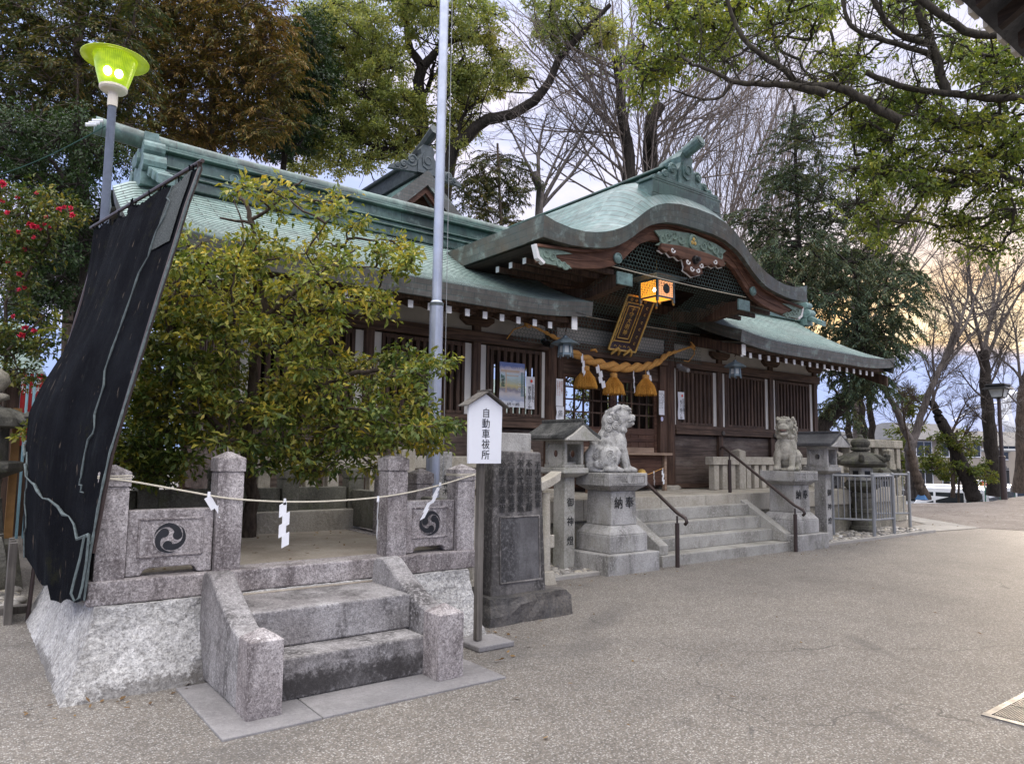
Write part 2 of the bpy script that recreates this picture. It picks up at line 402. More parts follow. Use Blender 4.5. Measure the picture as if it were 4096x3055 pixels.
M_palebase = stone('pale_battered_granite', (.47, .455, .435), (.58, .565, .55), .42, (.09, .08, .072), .38, 2.4, grain=60, streak=.7, bmp=1.0, blotch=.42, blotch_sc=34, patches=[(1.15, 5.35, .0, .55, .2, .12), (1.5, 5.40, .05, .18, .2, .17), (3.3, 5.42, .0, .45, .2, .11), (.62, 6.4, .0, .2, .9, .07)])
M_soil = stone('pale_sandy_floor', (.34, .30, .245), (.42, .37, .31), .18, (.16, .12, .09), .5, 2.0, grain=80)
M_beige = stone('beige_granite', (.44, .40, .33), (.53, .49, .42), .22, (.17, .15, .12), .5, 1.6, grain=110, moss=(.20, .20, .12), moss_amt=.15)
M_beigedark = stone('rough_beige_granite', (.33, .30, .24), (.43, .39, .32), .35, (.10, .095, .07), .7, 3, grain=60, bmp=.9, moss=(.14, .15, .08), moss_amt=.4)
M_greystone = stone('grey_pedestal_granite', (.36, .345, .325), (.47, .455, .435), .24, (.095, .09, .08), .8, 2.6, grain=110, moss=(.21, .20, .13), moss_amt=.25)
M_lion = stone('weathered_statue_stone', (.47, .455, .43), (.58, .565, .54), .2, (.11, .105, .095), .8, 9, grain=100, streak=.8)
M_liontan = stone('tan_statue_stone', (.40, .37, .31), (.48, .45, .385), .16, (.12, .115, .09), .7, 6, grain=100, streak=.8, moss=(.18, .19, .11), moss_amt=.3)
M_lantern = stone('pale_lantern_granite', (.42, .40, .36), (.53, .51, .47), .2, (.12, .12, .10), .6, 2.2, grain=110, moss=(.15, .17, .09), moss_amt=.35)
M_blackroof = stone('blackened_stone', (.035, .036, .035), (.075, .075, .07), .4, (.33, .32, .30), .45, 2.4, grain=60, bmp=.7, streak=1)
M_oldstone = stone('dark_lichened_stone', (.085, .08, .065), (.17, .16, .135), .35, (.04, .04, .036), .8, 3.0, grain=60, bmp=.7, moss=(.12, .13, .07), moss_amt=.5, streak=.7)
M_monument = stone('dark_slate_monument', (.13, .12, .112), (.26, .24, .225), .16, (.028, .026, .025), .85, 2.2, grain=50, streak=.22, rough=.7)
M_monpanel = stone('grey_polished_panel', (.10, .095, .095), (.19, .185, .185), .1, (.03, .028, .028), .9, 2.2, grain=50, streak=.2, rough=.5)
M_rock = stone('black_base_rock', (.045, .045, .045), (.13, .12, .115), .3, (.22, .19, .16), .5, 3, grain=40, bmp=1.0)
M_step = stone('grey_stair_granite', (.37, .355, .32), (.46, .44, .40), .2, (.14, .13, .105), .65, 2.4, grain=130, streak=.6)
M_darkfence = stone('mossy_dark_granite', (.14, .135, .11), (.24, .23, .19), .3, (.05, .05, .04), .7, 2.5, grain=90, moss=(.11, .125, .05), moss_amt=.5)
M_pebble = stone('river_pebbles', (.22, .20, .18), (.44, .41, .37), .12, None, grain=30, big=7, rough=.6, bmp=.1)
M_crest = plain('black_crest_paint', (.017, .018, .022), .55, sc=14, var=.4)
M_ink = plain('black_ink', (.012, .012, .014), .6)
M_carve = plain('carved_dark_letters', (.026, .025, .024), .8, var=.4, sc=30)
M_wood = wood('dark_brown_timber', (.046, .027, .018), (.13, .08, .055), 2)
M_woodx = wood('dark_brown_beam', (.05, .030, .02), (.145, .09, .062), 0)
M_woodred = wood('reddish_door_timber', (.065, .030, .020), (.135, .072, .047), 0)
M_woodgrey = wood('weathered_wall_boards', (.055, .038, .03), (.135, .098, .078), 0, fade=(.20, .165, .14))
M_pillar = wood('brown_round_pillar', (.05, .027, .018), (.125, .072, .048), 2)
M_hafu = wood('red_brown_gable_board', (.075, .034, .022), (.165, .082, .052), 0, sc=.6)
M_bench = wood('pale_offering_timber', (.24, .16, .11), (.36, .26, .19), 0)
M_greywood = wood('grey_weathered_wood', (.085, .075, .066), (.165, .148, .13), 2)
M_underside = wood('dark_soffit_boards', (.022, .014, .011), (.05, .033, .025), 1)  # plain dark timber for soffits, tympanum boards and rear panels
M_plaster = plain('white_plaster', (.70, .67, .61), .85, var=.06, sc=3)
M_oldplaster = plain('greyed_plaster', (.42, .40, .37), .9, var=.14, sc=2.5)
M_rafterend = plain('white_rafter_paint', (.78, .77, .76), .7, var=.06)
M_roof = copper_roof('patina_copper_roof')
M_kroof = copper_roof('blue_patina_copper', bw=1.3, bh=.1, tone=((.08, .16, .155), (.14, .24, .23)), bamt=.3)
M_fascia = copper_roof('brown_copper_fascia', bw=.38, bh=.085, tone=((.075, .072, .06), (.105, .10, .088)), brown=(.052, .045, .037), bamt=.5, rough=.5)
M_fasciag = copper_roof('green_brown_copper_fascia', bw=.4, bh=.1, tone=((.06, .068, .06), (.088, .105, .093)), brown=(.095, .068, .042), bamt=.755, rough=.5)
M_ridge = copper_roof('green_ridge_copper', bw=.9, bh=5, tone=((.065, .125, .108), (.10, .175, .15)), brown=(.035, .045, .042), bamt=.9, uv=False)
M_orn = plain('patina_ornament_copper', (.12, .195, .185), .5, .0, .5, 9, .6, .2)
M_orndark = plain('dark_ornament_copper', (.06, .075, .078), .5, 0, .45, 7, .6, .2)
M_crestplate = plain('green_openwork_plate', (.17, .235, .19), .55, 0, .35, 12, .5, .2)
M_gold = plain('aged_gold', (.62, .41, .12), .38, .35, .25, 20, .5)
M_lacquer = plain('maroon_lacquer', (.028, .009, .009), .35, 0, .2, 8, .5)
M_bronze = plain('blue_grey_bronze', (.17, .22, .25), .45, .4, .25, 14, .5)
M_rope = plain('tan_straw_rope', (.62, .33, .10), .85, 0, .22, 40, .2, .5)
M_straw = plain('golden_straw_fringe', (.60, .30, .06), .85, 0, .35, 60, .2, .5)
M_paper = plain('white_paper', (.82, .82, .84), .8, 0, .03)
M_string = plain('pale_cord', (.60, .55, .44), .85, 0, .15, 60)
M_alu = plain('brushed_aluminium', (.40, .43, .50), .42, .75, .1, 5, .5)
M_poleblue = plain('blue_grey_pole_paint', (.11, .13, .175), .55, .1, .16, 9, .4, .1)
M_cream = plain('cream_lamp_plastic', (.68, .62, .52), .5)
M_steel = plain('grey_painted_steel', (.29, .295, .30), .5, .3, .1)
M_rail = plain('brown_painted_steel', (.055, .038, .034), .38, .3, .2, 12, .5)
M_white = plain('white_painted_board', (.78, .79, .83), .55, 0, .03)
M_lattice = plain('white_lantern_lattice', (.5, .53, .52), .6)
M_hex = plain('green_wire_netting', (.10, .15, .135), .6, .3)
M_red = plain('red_banner_cloth', (.42, .025, .03), .8, 0, .2)
M_bluecl = plain('pale_blue_banner_pole', (.30, .52, .62), .6)
M_orangew = plain('orange_cedar_post', (.30, .16, .055), .7, 0, .2)
M_grating = plain('galvanised_grating', (.17, .165, .16), .45, .7, .15, 9)
M_gratedark = plain('dark_drain_grating', (.05, .055, .06), .55, .4, .2)
M_vanwhite = plain('white_car_paint', (.80, .81, .83), .25, 0, .03, 3, .5)
M_glass = plain('tinted_car_glass', (.025, .028, .032), .08, 0, .2, 2, .6)
M_tyre = plain('black_rubber', (.02, .02, .02), .8)
M_bldg = plain('beige_house_wall', (.36, .31, .26), .85, 0, .06, 1)
M_tile = plain('grey_roof_tiles', (.075, .075, .08), .6, 0, .2, 2)
M_tileold = stone('old_dark_roof_tiles', (.05, .05, .055), (.10, .10, .105), .2, (.2, .2, .2), .3, 2)
M_arch = plain('white_stadium_steel', (.85, .85, .86), .5, 0, .02)
M_tarpblue = plain('blue_tarp', (.06, .16, .33), .6)
M_eyewhite = plain('pale_tan', (.5, .46, .4), .8)
M_leather = plain('dark_camera_plastic', (.015, .015, .016), .4)
L_shrub = leaf('yellow_green_shrub_leaves', [(.035, .062, .013), (.085, .12, .022), (.16, .18, .035), (.29, .25, .04), (.46, .31, .04)], .3, .45, 2.6, 1.42)
L_cedar = leaf('bronzed_cedar_foliage', [(.025, .042, .012), (.055, .062, .017), (.11, .085, .022), (.18, .11, .032), (.23, .135, .06)], .25, .75, .55)
L_cedardark = leaf('dark_cedar_foliage', [(.018, .034, .014), (.035, .052, .018), (.07, .07, .02), (.16, .105, .025)], .25, .7, .6)
L_shrub2 = leaf('deep_green_shrub_leaves', [(.022, .045, .012), (.05, .08, .018), (.09, .12, .025), (.19, .18, .03), (.36, .26, .04)], .3, .42, 2.6, 1.4)
L_dark = leaf('dark_evergreen_leaves', [(.012, .026, .010), (.022, .042, .014), (.04, .062, .02)], .25, .4, .8)
L_camphor = leaf('yellow_green_camphor_leaves', [(.055, .085, .032), (.12, .15, .05), (.20, .215, .066), (.30, .265, .075)], .46, .5, .6, 1.5)
L_camphor2 = leaf('camphor_leaves', [(.045, .08, .026), (.10, .14, .034), (.17, .20, .04), (.31, .28, .045)], .5, .45, .8, 1.28)
L_cypress = leaf('blue_green_cypress_foliage', [(.022, .042, .03), (.045, .07, .046), (.075, .092, .05), (.12, .10, .05)], .3, .8, .8)
L_camellia = leaf('glossy_camellia_leaves', [(.018, .04, .012), (.04, .07, .018), (.09, .10, .02), (.26, .20, .03)], .25, .3, 1.5)
L_small = leaf('light_green_leaves', [(.035, .06, .014), (.085, .11, .02), (.18, .165, .028)], .4, .5, 1.0)
M_petal = leaf('crimson_petals', [(.30, .010, .04), (.48, .025, .085), (.6, .10, .14)], .3, .6)
B_dark = bark('dark_wet_bark', (.018, .015, .013), (.05, .042, .036))
B_brown = bark('brown_bark', (.045, .034, .027), (.11, .085, .066))
B_grey = bark('pale_grey_bark', (.07, .06, .054), (.15, .13, .12))
B_twig = bark('pinkish_twig_bark', (.15, .122, .108), (.27, .225, .20))
B_moss = bark('mossy_bark', (.035, .03, .025), (.075, .065, .05), (.10, .10, .05))
# ------------------------------------------------------------------ ground
XC = 9.68
edge = [(-90, -60), (90, -60), (90, 11.6), (36, 11.6), (31, 10.85), (29, 10.95), (25.4, 11.9), (24, 16), (24, 90), (-90, 90)]
g = MB(); g.add([(x, y, 0) for x, y in edge], [tuple(range(len(edge)))])
struct(g.build('courtyard_paving', M_ground))
g = MB(); lot = [(18.75, 6.85), (19.4, 5.2), (24, -20), (89, -20), (89, 11.55), (36, 11.55), (31, 10.8), (29, 10.9), (25.4, 11.85), (23.9, 16), (23.9, 40), (20.4, 40), (20.4, 9.6)]
g.add([(x, y, .004) for x, y in lot], [tuple(range(len(lot)))]); struct(g.build('gravel_lot', M_gravel))
g = MB(); ap = [(16.75, 7.12), (18.75, 6.85), (20.9, 9.4), (20.4, 9.6), (18.6, 7.95), (17.6, 7.85)]
g.add([(x, y, .009) for x, y in ap], [tuple(range(len(ap)))]); struct(g.build('concrete_path', M_apron))
g = MB(); g.add([(-2500, -2500, -1.78), (2500, -2500, -1.78), (2500, 2500, -1.78), (-2500, 2500, -1.78)], [(0, 1, 2, 3)]); struct(g.build('parking_lot', M_asphalt))
g = MB()
rw = [(90, 11.6), (36, 11.6), (31, 10.85), (29, 10.95), (25.4, 11.9), (24, 16), (24, 90)]
for (x0, y0), (x1, y1) in zip(rw, rw[1:]):
    g.add([(x0, y0, -1.78), (x1, y1, -1.78), (x1, y1, -.003), (x0, y0, -.003)], [(0, 1, 2, 3)])
struct(g.build('retaining_wall', M_apron))

# ------------------------------------------------------------------ worship hall
hall = thing('shrine_hall', 'wooden shrine hall with green copper roof and a curved gable over its entrance', 'shrine', (XC, 9.6, 0))
# stone podium and deck
b_ = MB(); b_.box(2.3, 17.05, 7.98, 12.9, -.2, .60); b_.build('podium_wall', M_beigedark, hall, bev=.015)
b_ = MB()
for x0, x1 in ((2.24, 5.2), (5.2, 7.4), (7.4, 9.1), (9.1, 10.25), (10.25, 11.55), (11.55, 13.4), (13.4, 15.3), (15.3, 17.1)):
    b_.box(x0+.003, x1-.003, 7.93, 8.42, .60, .915)
b_.build('podium_edge', M_beige, hall, bev=.012)
b_ = MB()
for i in range(19):
    for j in range(2):
        x0 = 2.24+i*.782; b_.box(x0+.003, x0+.779, 8.423+j*.55, 8.97+j*.55 if j == 0 else 12.9, .62, .911+.002*((i*7+j*3) % 3))
b_.build('deck_paving', M_beige, hall)
# posts
PX = [2.76, 4.66, 6.55, 8.14, 11.25, 12.85, 14.74, 16.6]
def square_post(x, y): 
    q = MB(); q.box(x-.075, x+.075, y-.075, y+.075, .93, 3.72); return q
base_post = None
for y in (9.6, 11.7):
    for x in PX:
        if x in (8.14, 11.25): continue
        if base_post is None:
            q = MB(); q.box(-.075, .075, -.075, .075, .93, 3.72); q.v = [(a+x, b+y, c) for a, b, c in q.v]
            base_post = q.build('post', M_wood, hall, origin=(x, y, 0), bev=.008)
        else: part_copy(base_post, (x, y, 0))
for y in (9.6, 11.7):
    for x in (8.14, 11.25):
        q = MB(); q.lathe(x, y, [(.14, .99), (.135, 1.6), (.128, 3.95)], 24); q.build('round_post', M_pillar, hall, origin=(x, y, 0), smooth=False)
        q = MB(); q.lathe(x, y, [(.24, .9), (.24, .96), (.19, .99)], 20, math.pi/20); q.build('post_base', M_beige, hall, origin=(x, y, 0))
# beams, sills, boards, lattices per bay
def bay(x0, x1, y, front=True):
    lat0, lat1 = x0+.075+.19, x1-.075-.19
    q = MB()
    for a, c in ((x0+.078, lat0-.055), (lat1+.055, x1-.078)): q.box(a, c, y-.02, y+.02, 2.19, 3.33)
    if front: q.build_each('plaster_strip', M_plaster, hall)
    q = MB(); q.box(lat0-.052, lat0, y-.045, y+.045, 2.192, 3.33); q.box(lat1, lat1+.052, y-.045, y+.045, 2.192, 3.33)
    q.box(lat0+.001, lat1-.001, y-.04, y+.04, 3.27, 3.328); q.box(lat0+.001, lat1-.001, y-.04, y+.04, 2.193, 2.24)
    fr = q.build('lattice_window', M_wood, hall, bev=.004)
    q = MB(); n = max(5, round((lat1-lat0)/.128)) if front else 7
    for i in range(n):
        xx = lat0+(i+.5)*(lat1-lat0)/n; wq = .032 if front else .02
        q.box(xx-wq, xx+wq, y-.032, y+.03, 2.24, 3.27)
    q.build('bars', M_wood, fr)
    q = MB(); q.box(x0+.078, x1-.078, y-.01, y+.02, 1.02, 1.97); q.build('wall_boards', M_woodgrey, hall)
    q = MB(); q.box(x0+.078, x1-.078, y-.02, y+.02, 3.535, 3.83); q.build('upper_plaster', M_oldplaster, hall)
for y in (9.6, 11.7):
    for i in range(7):
        if i == 3: continue
        bay(PX[i], PX[i+1], y, y < 10)
for i in range(3):
    q = MB(); q.box(PX[i]+.08, PX[i+1]-.08, 11.76, 11.79, 2.12, 3.34); q.build('rear_blocking_panel', M_underside, hall)  # dark boards added to block bright sky behind the left lattices
for x0, x1, yy in ((2.60, 8.03, 9.6), (11.36, 16.76, 9.6), (2.60, 16.76, 11.7)):
    q = MB(); q.box(x0, x1, yy-.105, yy+.06, 3.352, 3.53); q.build('head_beam', M_woodx, hall, bev=.008)
    q = MB(); q.box(x0, x1, yy-.12, yy+.06, 2.0, 2.105); q.box(x0+.02, x1-.02, yy-.085, yy+.05, 2.108, 2.188); q.build('window_sill', M_woodx, hall, bev=.008)
    q = MB(); q.box(x0+.02, x1-.02, yy-.09, yy+.05, .925, 1.018); q.build('ground_sill', M_woodx, hall, bev=.008)
    q = MB(); q.box(x0-.1, x1+.1, yy-.08, yy+.08, 3.84, 3.98); q.build('wall_plate', M_woodx, hall, bev=.008)
for yy in (9.6, 11.7):
    for x in PX:
        if x in (8.14, 11.25): continue
        q = MB(); q.prism([(x-.32, 3.70), (x-.32, 3.77), (x+.32, 3.77), (x+.32, 3.70), (x+.2, 3.62), (x-.2, 3.62)], 1, yy-.10, yy+.10); q.build('bracket_arm', M_woodx, hall, bev=.006)
for x in (4.66, 6.55, 12.85, 14.74, 16.66):
    q = MB(); rs = []
    for r, d in ((.05, 0), (.05, .02), (.036, .028), (.03, .02), (.018, .035), (.0, .037)):
        rs.append([(x+r*math.cos(a), 9.48-d, 2.052+r*math.sin(a)) for a in [k*math.pi/8 for k in range(16)]])
    q.rings(rs); q.build('nail_cover', M_greywood, hall, smooth=True)
# side walls
for x in (2.76, 16.6):
    q = MB(); q.box(x-.02, x+.02, 9.68, 11.62, 1.02, 1.97); q.box(x-.018, x+.018, 9.68, 11.62, 3.535, 3.83); q.build_each('wall_boards', M_woodgrey, hall)
    q = MB(); q.box(x-.06, x+.06, 9.68, 11.62, 3.352, 3.53); q.box(x-.06, x+.06, 9.68, 11.62, 2.0, 2.15); q.box(x-.07, x+.07, 9.2, 12.1, 3.845, 3.975); q.build_each('side_beam', M_wood, hall)
    q = MB()
    for k in range(15): q.box(x-.025, x+.025, 9.75+k*.127, 9.80+k*.127, 2.15, 3.35)
    q.build('side_lattice', M_wood, hall)
q = MB(); q.box(2.8, 16.6, 9.65, 11.65, .93, 1.0); q.build('interior_floor', M_woodx, hall)
# doors: jambs, lintel, two leaves
q = MB(); q.box(8.28, 8.40, 9.53, 9.64, .99, 3.33); q.build('door_jamb', M_pillar, hall, bev=.006)
q = MB(); q.box(10.90, 11.09, 9.50, 9.64, .99, 3.33); q.build('door_jamb', M_pillar, hall, bev=.006)
q = MB(); q.box(8.27, 11.12, 9.48, 9.66, 3.34, 3.56); q.box(8.4, 10.9, 9.55, 9.63, 3.0, 3.10); q.build_each('lintel_beam', M_woodx, hall, bev=.008)
q = MB(); q.box(8.402, 10.9, 9.56, 9.62, 3.10, 3.34); q.build('transom_panel', M_woodx, hall)
for x0, x1, y in ((8.41, 9.66, 9.585), (9.68, 10.89, 9.60)):
    q = MB(); fw = .075
    q.box(x0, x0+fw, y-.025, y+.025, 1.0, 3.0); q.box(x1-fw, x1, y-.025, y+.025, 1.0, 3.0)
    for z0, z1 in ((1.0, 1.12), (1.82, 1.90), (1.96, 2.08), (2.94, 3.0)): q.box(x0+fw+.001, x1-fw-.001, y-.022, y+.022, z0, z1)
    d = q.build('door', M_woodred, hall, bev=.004)
    q = MB()
    for z in (2.33, 2.55, 2.77): q.box(x0+fw, x1-fw, y-.014, y+.012, z-.014, z+.014)
    n = 4
    for k in range(1, n+1):
        xx = x0+fw+(x1-x0-2*fw)*k/(n+1); q.box(xx-.013, xx+.013, y-.018, y+.016, 2.08, 2.94)
    q.build('door_lattice', M_wood, d)
    q = MB(); q.box(x0+fw, x1-fw, y-.006, y+.006, 1.12, 1.82); q.box(x0+fw, x1-fw, y-.006, y+.006, 1.90, 1.96)
    for k in range(1, 5):
        xx = x0+fw+(x1-x0-2*fw)*k/5; q.box(xx-.018, xx+.018, y-.014, y+.008, 1.9, 1.96); q.box(xx-.018, xx+.018, y-.014, y+.008, 1.12, 1.82)
    q.build('door_panel', M_woodred, d)
# upper wall over entrance: white panel bands and cross beams
q = MB(); q.box(8.28, 11.11, 9.60, 9.63, 3.56, 3.62); q.box(8.28, 11.11, 9.58, 9.62, 3.62, 3.86); q.build_each('entrance_plaster', M_oldplaster, hall)
q = MB(); q.box(8.0, 11.4, 9.5, 9.7, 3.87, 4.06); q.box(7.2, 12.2, 9.52, 9.68, 4.36, 4.56); q.build_each('rainbow_beam', M_wood, hall, bev=.01)
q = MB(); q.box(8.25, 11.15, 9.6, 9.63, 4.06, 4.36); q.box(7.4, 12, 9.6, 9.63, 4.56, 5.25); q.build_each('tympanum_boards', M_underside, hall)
for x in (8.14, 11.25):
    q = MB(); q.box(x-.13, x+.13, 9.47, 9.73, 3.95, 4.36); q.build('bearing_block', M_wood, hall, bev=.008)
    q = MB(); q.prism([(8.62, 4.30), (9.47, 4.44), (9.47, 4.24), (9.0, 4.16), (8.5, 4.12), (7.82, 4.22), (7.82, 4.40), (8.3, 4.42)], 0, x-.09, x+.09); q.build('tie_beam', M_wood, hall, bev=.01)
    q = MB(); q.box(x-.17, x+.17, 7.79, 7.83, 4.22, 4.42); q.build('beam_end_cap', M_orn, hall, bev=.01)

# ---- main roof
def zroof(x, y, xa, xb):
    t_ = min(max((y-8.1)/2.5, 0), 1.1)
    z = 3.83+1.40*(.62*t_+.38*t_*t_)
    for e in (xa, xb):
        if e is not None:
            d = abs(x-e); z += .11*max(0, 1-d/1.5)**2*(1-t_)
    return z
def roof_sheet(xs, y0, y1, nc, xa=None, xb=None, mirror=False, roll=(False, False)):
    """stepped courses; roll bends the sheet down over a verge"""
    q = MB(); uv = []; ys = [y0+(y1-y0)*k/nc for k in range(nc+1)]
    def P(x, y, dz):
        z = zroof(x, y, xa, xb)+dz
        if roll[0]: z -= .16*max(0, 1-(x-xs[0])/.45)**2
        if roll[1]: z -= .16*max(0, 1-(xs[-1]-x)/.45)**2
        return (x, (21.2-y) if mirror else y, z)
    rows = []
    for k in range(nc): rows += [(ys[k], .007, k*.1), (ys[k+1], .0, k*.1+.0999)]
    n = len(xs); vs = []; fs = []
    for y, dz, vv in rows:
        for x in xs: vs.append(P(x, y, dz)); uv.append((x, vv))
    for r in range(len(rows)-1):
        for i in range(n-1): fs.append((r*n+i, r*n+i+1, (r+1)*n+i+1, (r+1)*n+i))
    q.add(vs, fs); return q, uv
def xr(a, b_, n): return [a+(b_-a)*i/n for i in range(n+1)]
NC = 28
roofparts = []
for xs, y0, y1, nc, xa, xb, roll in ((xr(1.38, 7.75, 32), 8.1, 10.5, NC, 1.38, 7.75, (True, False)), (xr(11.6, 17.66, 30), 8.1, 10.5, NC, 11.6, 17.66, (False, True)), (xr(7.75, 11.6, 8), 9.55, 10.5, 11, None, None, (False, False))):
    q, uv = roof_sheet(xs, y0, y1, nc, xa, xb, False, roll); roofparts.append(q.build('front_roof_slope', M_roof, hall, uv=uv))
q, uv = roof_sheet(xr(1.38, 17.66, 30), 8.1, 10.5, 10, 1.38, 17.66, True, (True, True)); q.build('rear_roof_slope', M_roof, hall, uv=uv)
# layered fascia along the eaves and the verges (each course a thin shingle edge)
def fascia(xs, xa, xb, side=None):
    q = MB(); uv = []
    lo, hi, lo2, hi2 = [], [], [], []
    for i, x in enumerate(xs):
        z = zroof(x, 8.1, xa, xb)
        if side == 'r' : pass
        hi.append((x, 8.1, z+.012)); lo.append((x, 8.13, z-.215))
        lo2.append((x, 8.62, z-.14))
    n = len(xs)
    q.add(hi+lo+lo2, [(i, n+i, n+i+1, i+1) for i in range(n-1)]+[(n+i, 2*n+i, 2*n+i+1, n+i+1) for i in range(n-1)])
    uv = [(x, .34) for x in xs]+[(x, .085) for x in xs]+[(x, -.3) for x in xs]
    return q, uv
for xs, xa, xb in ((xr(1.38, 7.75, 30), 1.38, 7.75), (xr(11.6, 17.66, 30), 11.6, 17.66)):
    q, uv = fascia(xs, xa, xb); q.build('eave_fascia', M_fascia, hall, uv=uv)
def verge(x, xa, xb, drop, nm, y1=10.5, thick=.215, sgn=1, mirror=False):
    q = MB(); uv = []; hi, lo, lo2 = [], [], []
    for y in xr(8.1, y1, 16):
        z = zroof(x, y, xa, xb)-drop
        Y = 21.2-y if mirror else y
        hi.append((x, Y, z+.012)); lo.append((x+.035*sgn, Y+(.03 if y < 8.2 else 0)*(-1 if mirror else 1), z-thick)); lo2.append((x+.35*sgn, Y, z-thick+.02))
    n = len(hi)
    q.add(hi+lo+lo2, [(i, i+1, n+i+1, n+i) for i in range(n-1)]+[(n+i, n+i+1, 2*n+i+1, 2*n+i) for i in range(n-1)])
    uv = [(k*.16, .34) for k in range(n)]+[(k*.16, .085) for k in range(n)]+[(k*.16, -.2) for k in range(n)]
    q.build(nm, M_fascia, hall, uv=uv)
verge(7.75, 1.38, 7.75, 0, 'verge_fascia', 10.0, sgn=-1); verge(11.6, 11.6, 17.66, 0, 'verge_fascia', 10.0, sgn=1)
verge(1.38, 1.38, 7.75, .16, 'verge_fascia', sgn=1); verge(17.66, 11.6, 17.66, .16, 'verge_fascia', sgn=-1)
verge(1.38, 1.38, 17.66, .16, 'verge_fascia', sgn=1, mirror=True); verge(17.66, 1.38, 17.66, .16, 'verge_fascia', sgn=-1, mirror=True)
# soffit boards under the roof
for xa_, xb_ in ((1.65, 7.6), (11.75, 17.4)):
    q = MB(); A = [(x, y, zroof(x, y, None, None)-.16) for y in (8.25, 9.2, 10.5) for x in (xa_, xb_)]
    A += [(x, 21.2-y, zroof(x, y, None, None)-.16) for y in (10.5, 9.2, 8.25) for x in (xa_, xb_)]
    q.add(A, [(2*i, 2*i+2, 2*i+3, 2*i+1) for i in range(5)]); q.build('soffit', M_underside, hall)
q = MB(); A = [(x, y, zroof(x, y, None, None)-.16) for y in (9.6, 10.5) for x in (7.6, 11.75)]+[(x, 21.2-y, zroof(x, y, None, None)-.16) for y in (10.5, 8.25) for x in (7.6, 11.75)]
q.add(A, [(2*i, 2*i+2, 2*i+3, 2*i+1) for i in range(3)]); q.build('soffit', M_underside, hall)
for x in (2.5, 16.9):
    q = MB(); q.add([(x, 8.6, 3.9), (x, 12.6, 3.9), (x, 10.6, 5.15)], [(0, 1, 2)]); q.build('gable_boards', M_wood, hall)
# gable board under the verges
for x in (1.62, 17.46):
    q = MB(); P_ = [(y, zroof(x, min(y, 21.2-y), None, None)-.36) for y in xr(8.2, 13.0, 24)]
    q.slab([(y, z-.24) for y, z in P_], P_, 0, x-.03, x+.03); q.build('bargeboard', M_wood, hall)
# rafters with white ends
proto_r = None; proto_c = None
rx = [1.66, 1.93, 2.2, 2.52, 2.82, 3.12, 3.42, 3.72, 4.02, 4.32, 4.62, 4.92, 5.22, 5.52, 5.82, 6.12, 6.42, 6.73, 7.03, 11.86, 12.14, 12.45, 12.75, 13.06, 13.36, 13.66, 13.96, 14.25, 14.54, 14.83, 15.15, 15.46, 15.77, 16.08, 16.37, 16.66, 16.93]
for x in rx:
    if proto_r is None:
        q = MB(); q.hexa([(x-.035, 8.3, 3.478), (x+.035, 8.3, 3.478), (x+.035, 10.0, 4.16), (x-.035, 10.0, 4.16), (x-.035, 8.3, 3.57), (x+.035, 8.3, 3.57), (x+.035, 10.0, 4.26), (x-.035, 10.0, 4.26)])
        proto_r = q.build('rafter', M_woodx, hall, origin=(x, 8.3, 3.5))
        q = MB(); q.box(x-.037, x+.037, 8.285, 8.299, 3.474, 3.574); proto_c = q.build('rafter_tip', M_rafterend, proto_r)
    else:
        r_ = part_copy(proto_r, (x, 8.3, 3.5)); c_ = proto_c.copy(); COL.objects.link(c_); c_.parent = r_
for x0, x1 in ((1.62, 7.55), (11.8, 17.46)):
    q = MB(); q.box(x0, x1, 8.28, 8.40, 3.60, 3.68); q.box(x0, x1, 8.45, 8.6, 3.575, 3.66); q.build_each('eave_batten', M_wood, hall)
for x in (7.45, 11.80):
    q = MB(); q.hexa([(x-.05, 8.22, 3.50), (x+.05, 8.22, 3.50), (x+.05, 9.6, 3.86), (x-.05, 9.6, 3.86), (x-.05, 8.22, 3.69), (x+.05, 8.22, 3.69), (x+.05, 9.6, 4.06), (x-.05, 9.6, 4.06)]); q.build('corner_rafter', M_wood, hall)
    q = MB(); q.box(x-.055, x+.055, 8.20, 8.218, 3.49, 3.70); q.build('rafter_tip', M_rafterend, hall)
# ridge
q = MB()
for a, z0, z1 in ((.27, 5.06, 5.20), (.32, 5.203, 5.225), (.21, 5.228, 5.31), (.265, 5.313, 5.335), (.15, 5.338, 5.53), (.25, 5.533, 5.56), (.19, 5.563, 5.62)):
    q.slab([(x, z0+.05*((x-XC)/8)**2) for x in xr(1.75, 17.4, 12)], [(x, z1-.002+.05*((x-XC)/8)**2) for x in xr(1.75, 17.4, 12)], 1, 10.6-a, 10.6+a)
rg = q.build('ridge', M_ridge, hall, bev=.01)
q = MB(); q.tube([(x, 10.6, 5.66+.05*((x-XC)/8)**2+.06*max(0, (abs(x-XC)-7)/1.4)**2) for x in xr(1.15, 18.0, 20)], .12, 12); q.build('ridge_cap', M_ridge, rg, smooth=True)
for x in (2.9, 4.6, 6.3):
    q = MB(); q.rings([[(x+r*math.cos(k*math.pi/10), 10.45-d, 5.44+r*math.sin(k*math.pi/10)) for k in range(20)] for r, d in ((.07, 0), (.07, .02), (.05, .025), (.045, .012), (0.001, .012))]); q.build('crest_disc', M_orn, rg)
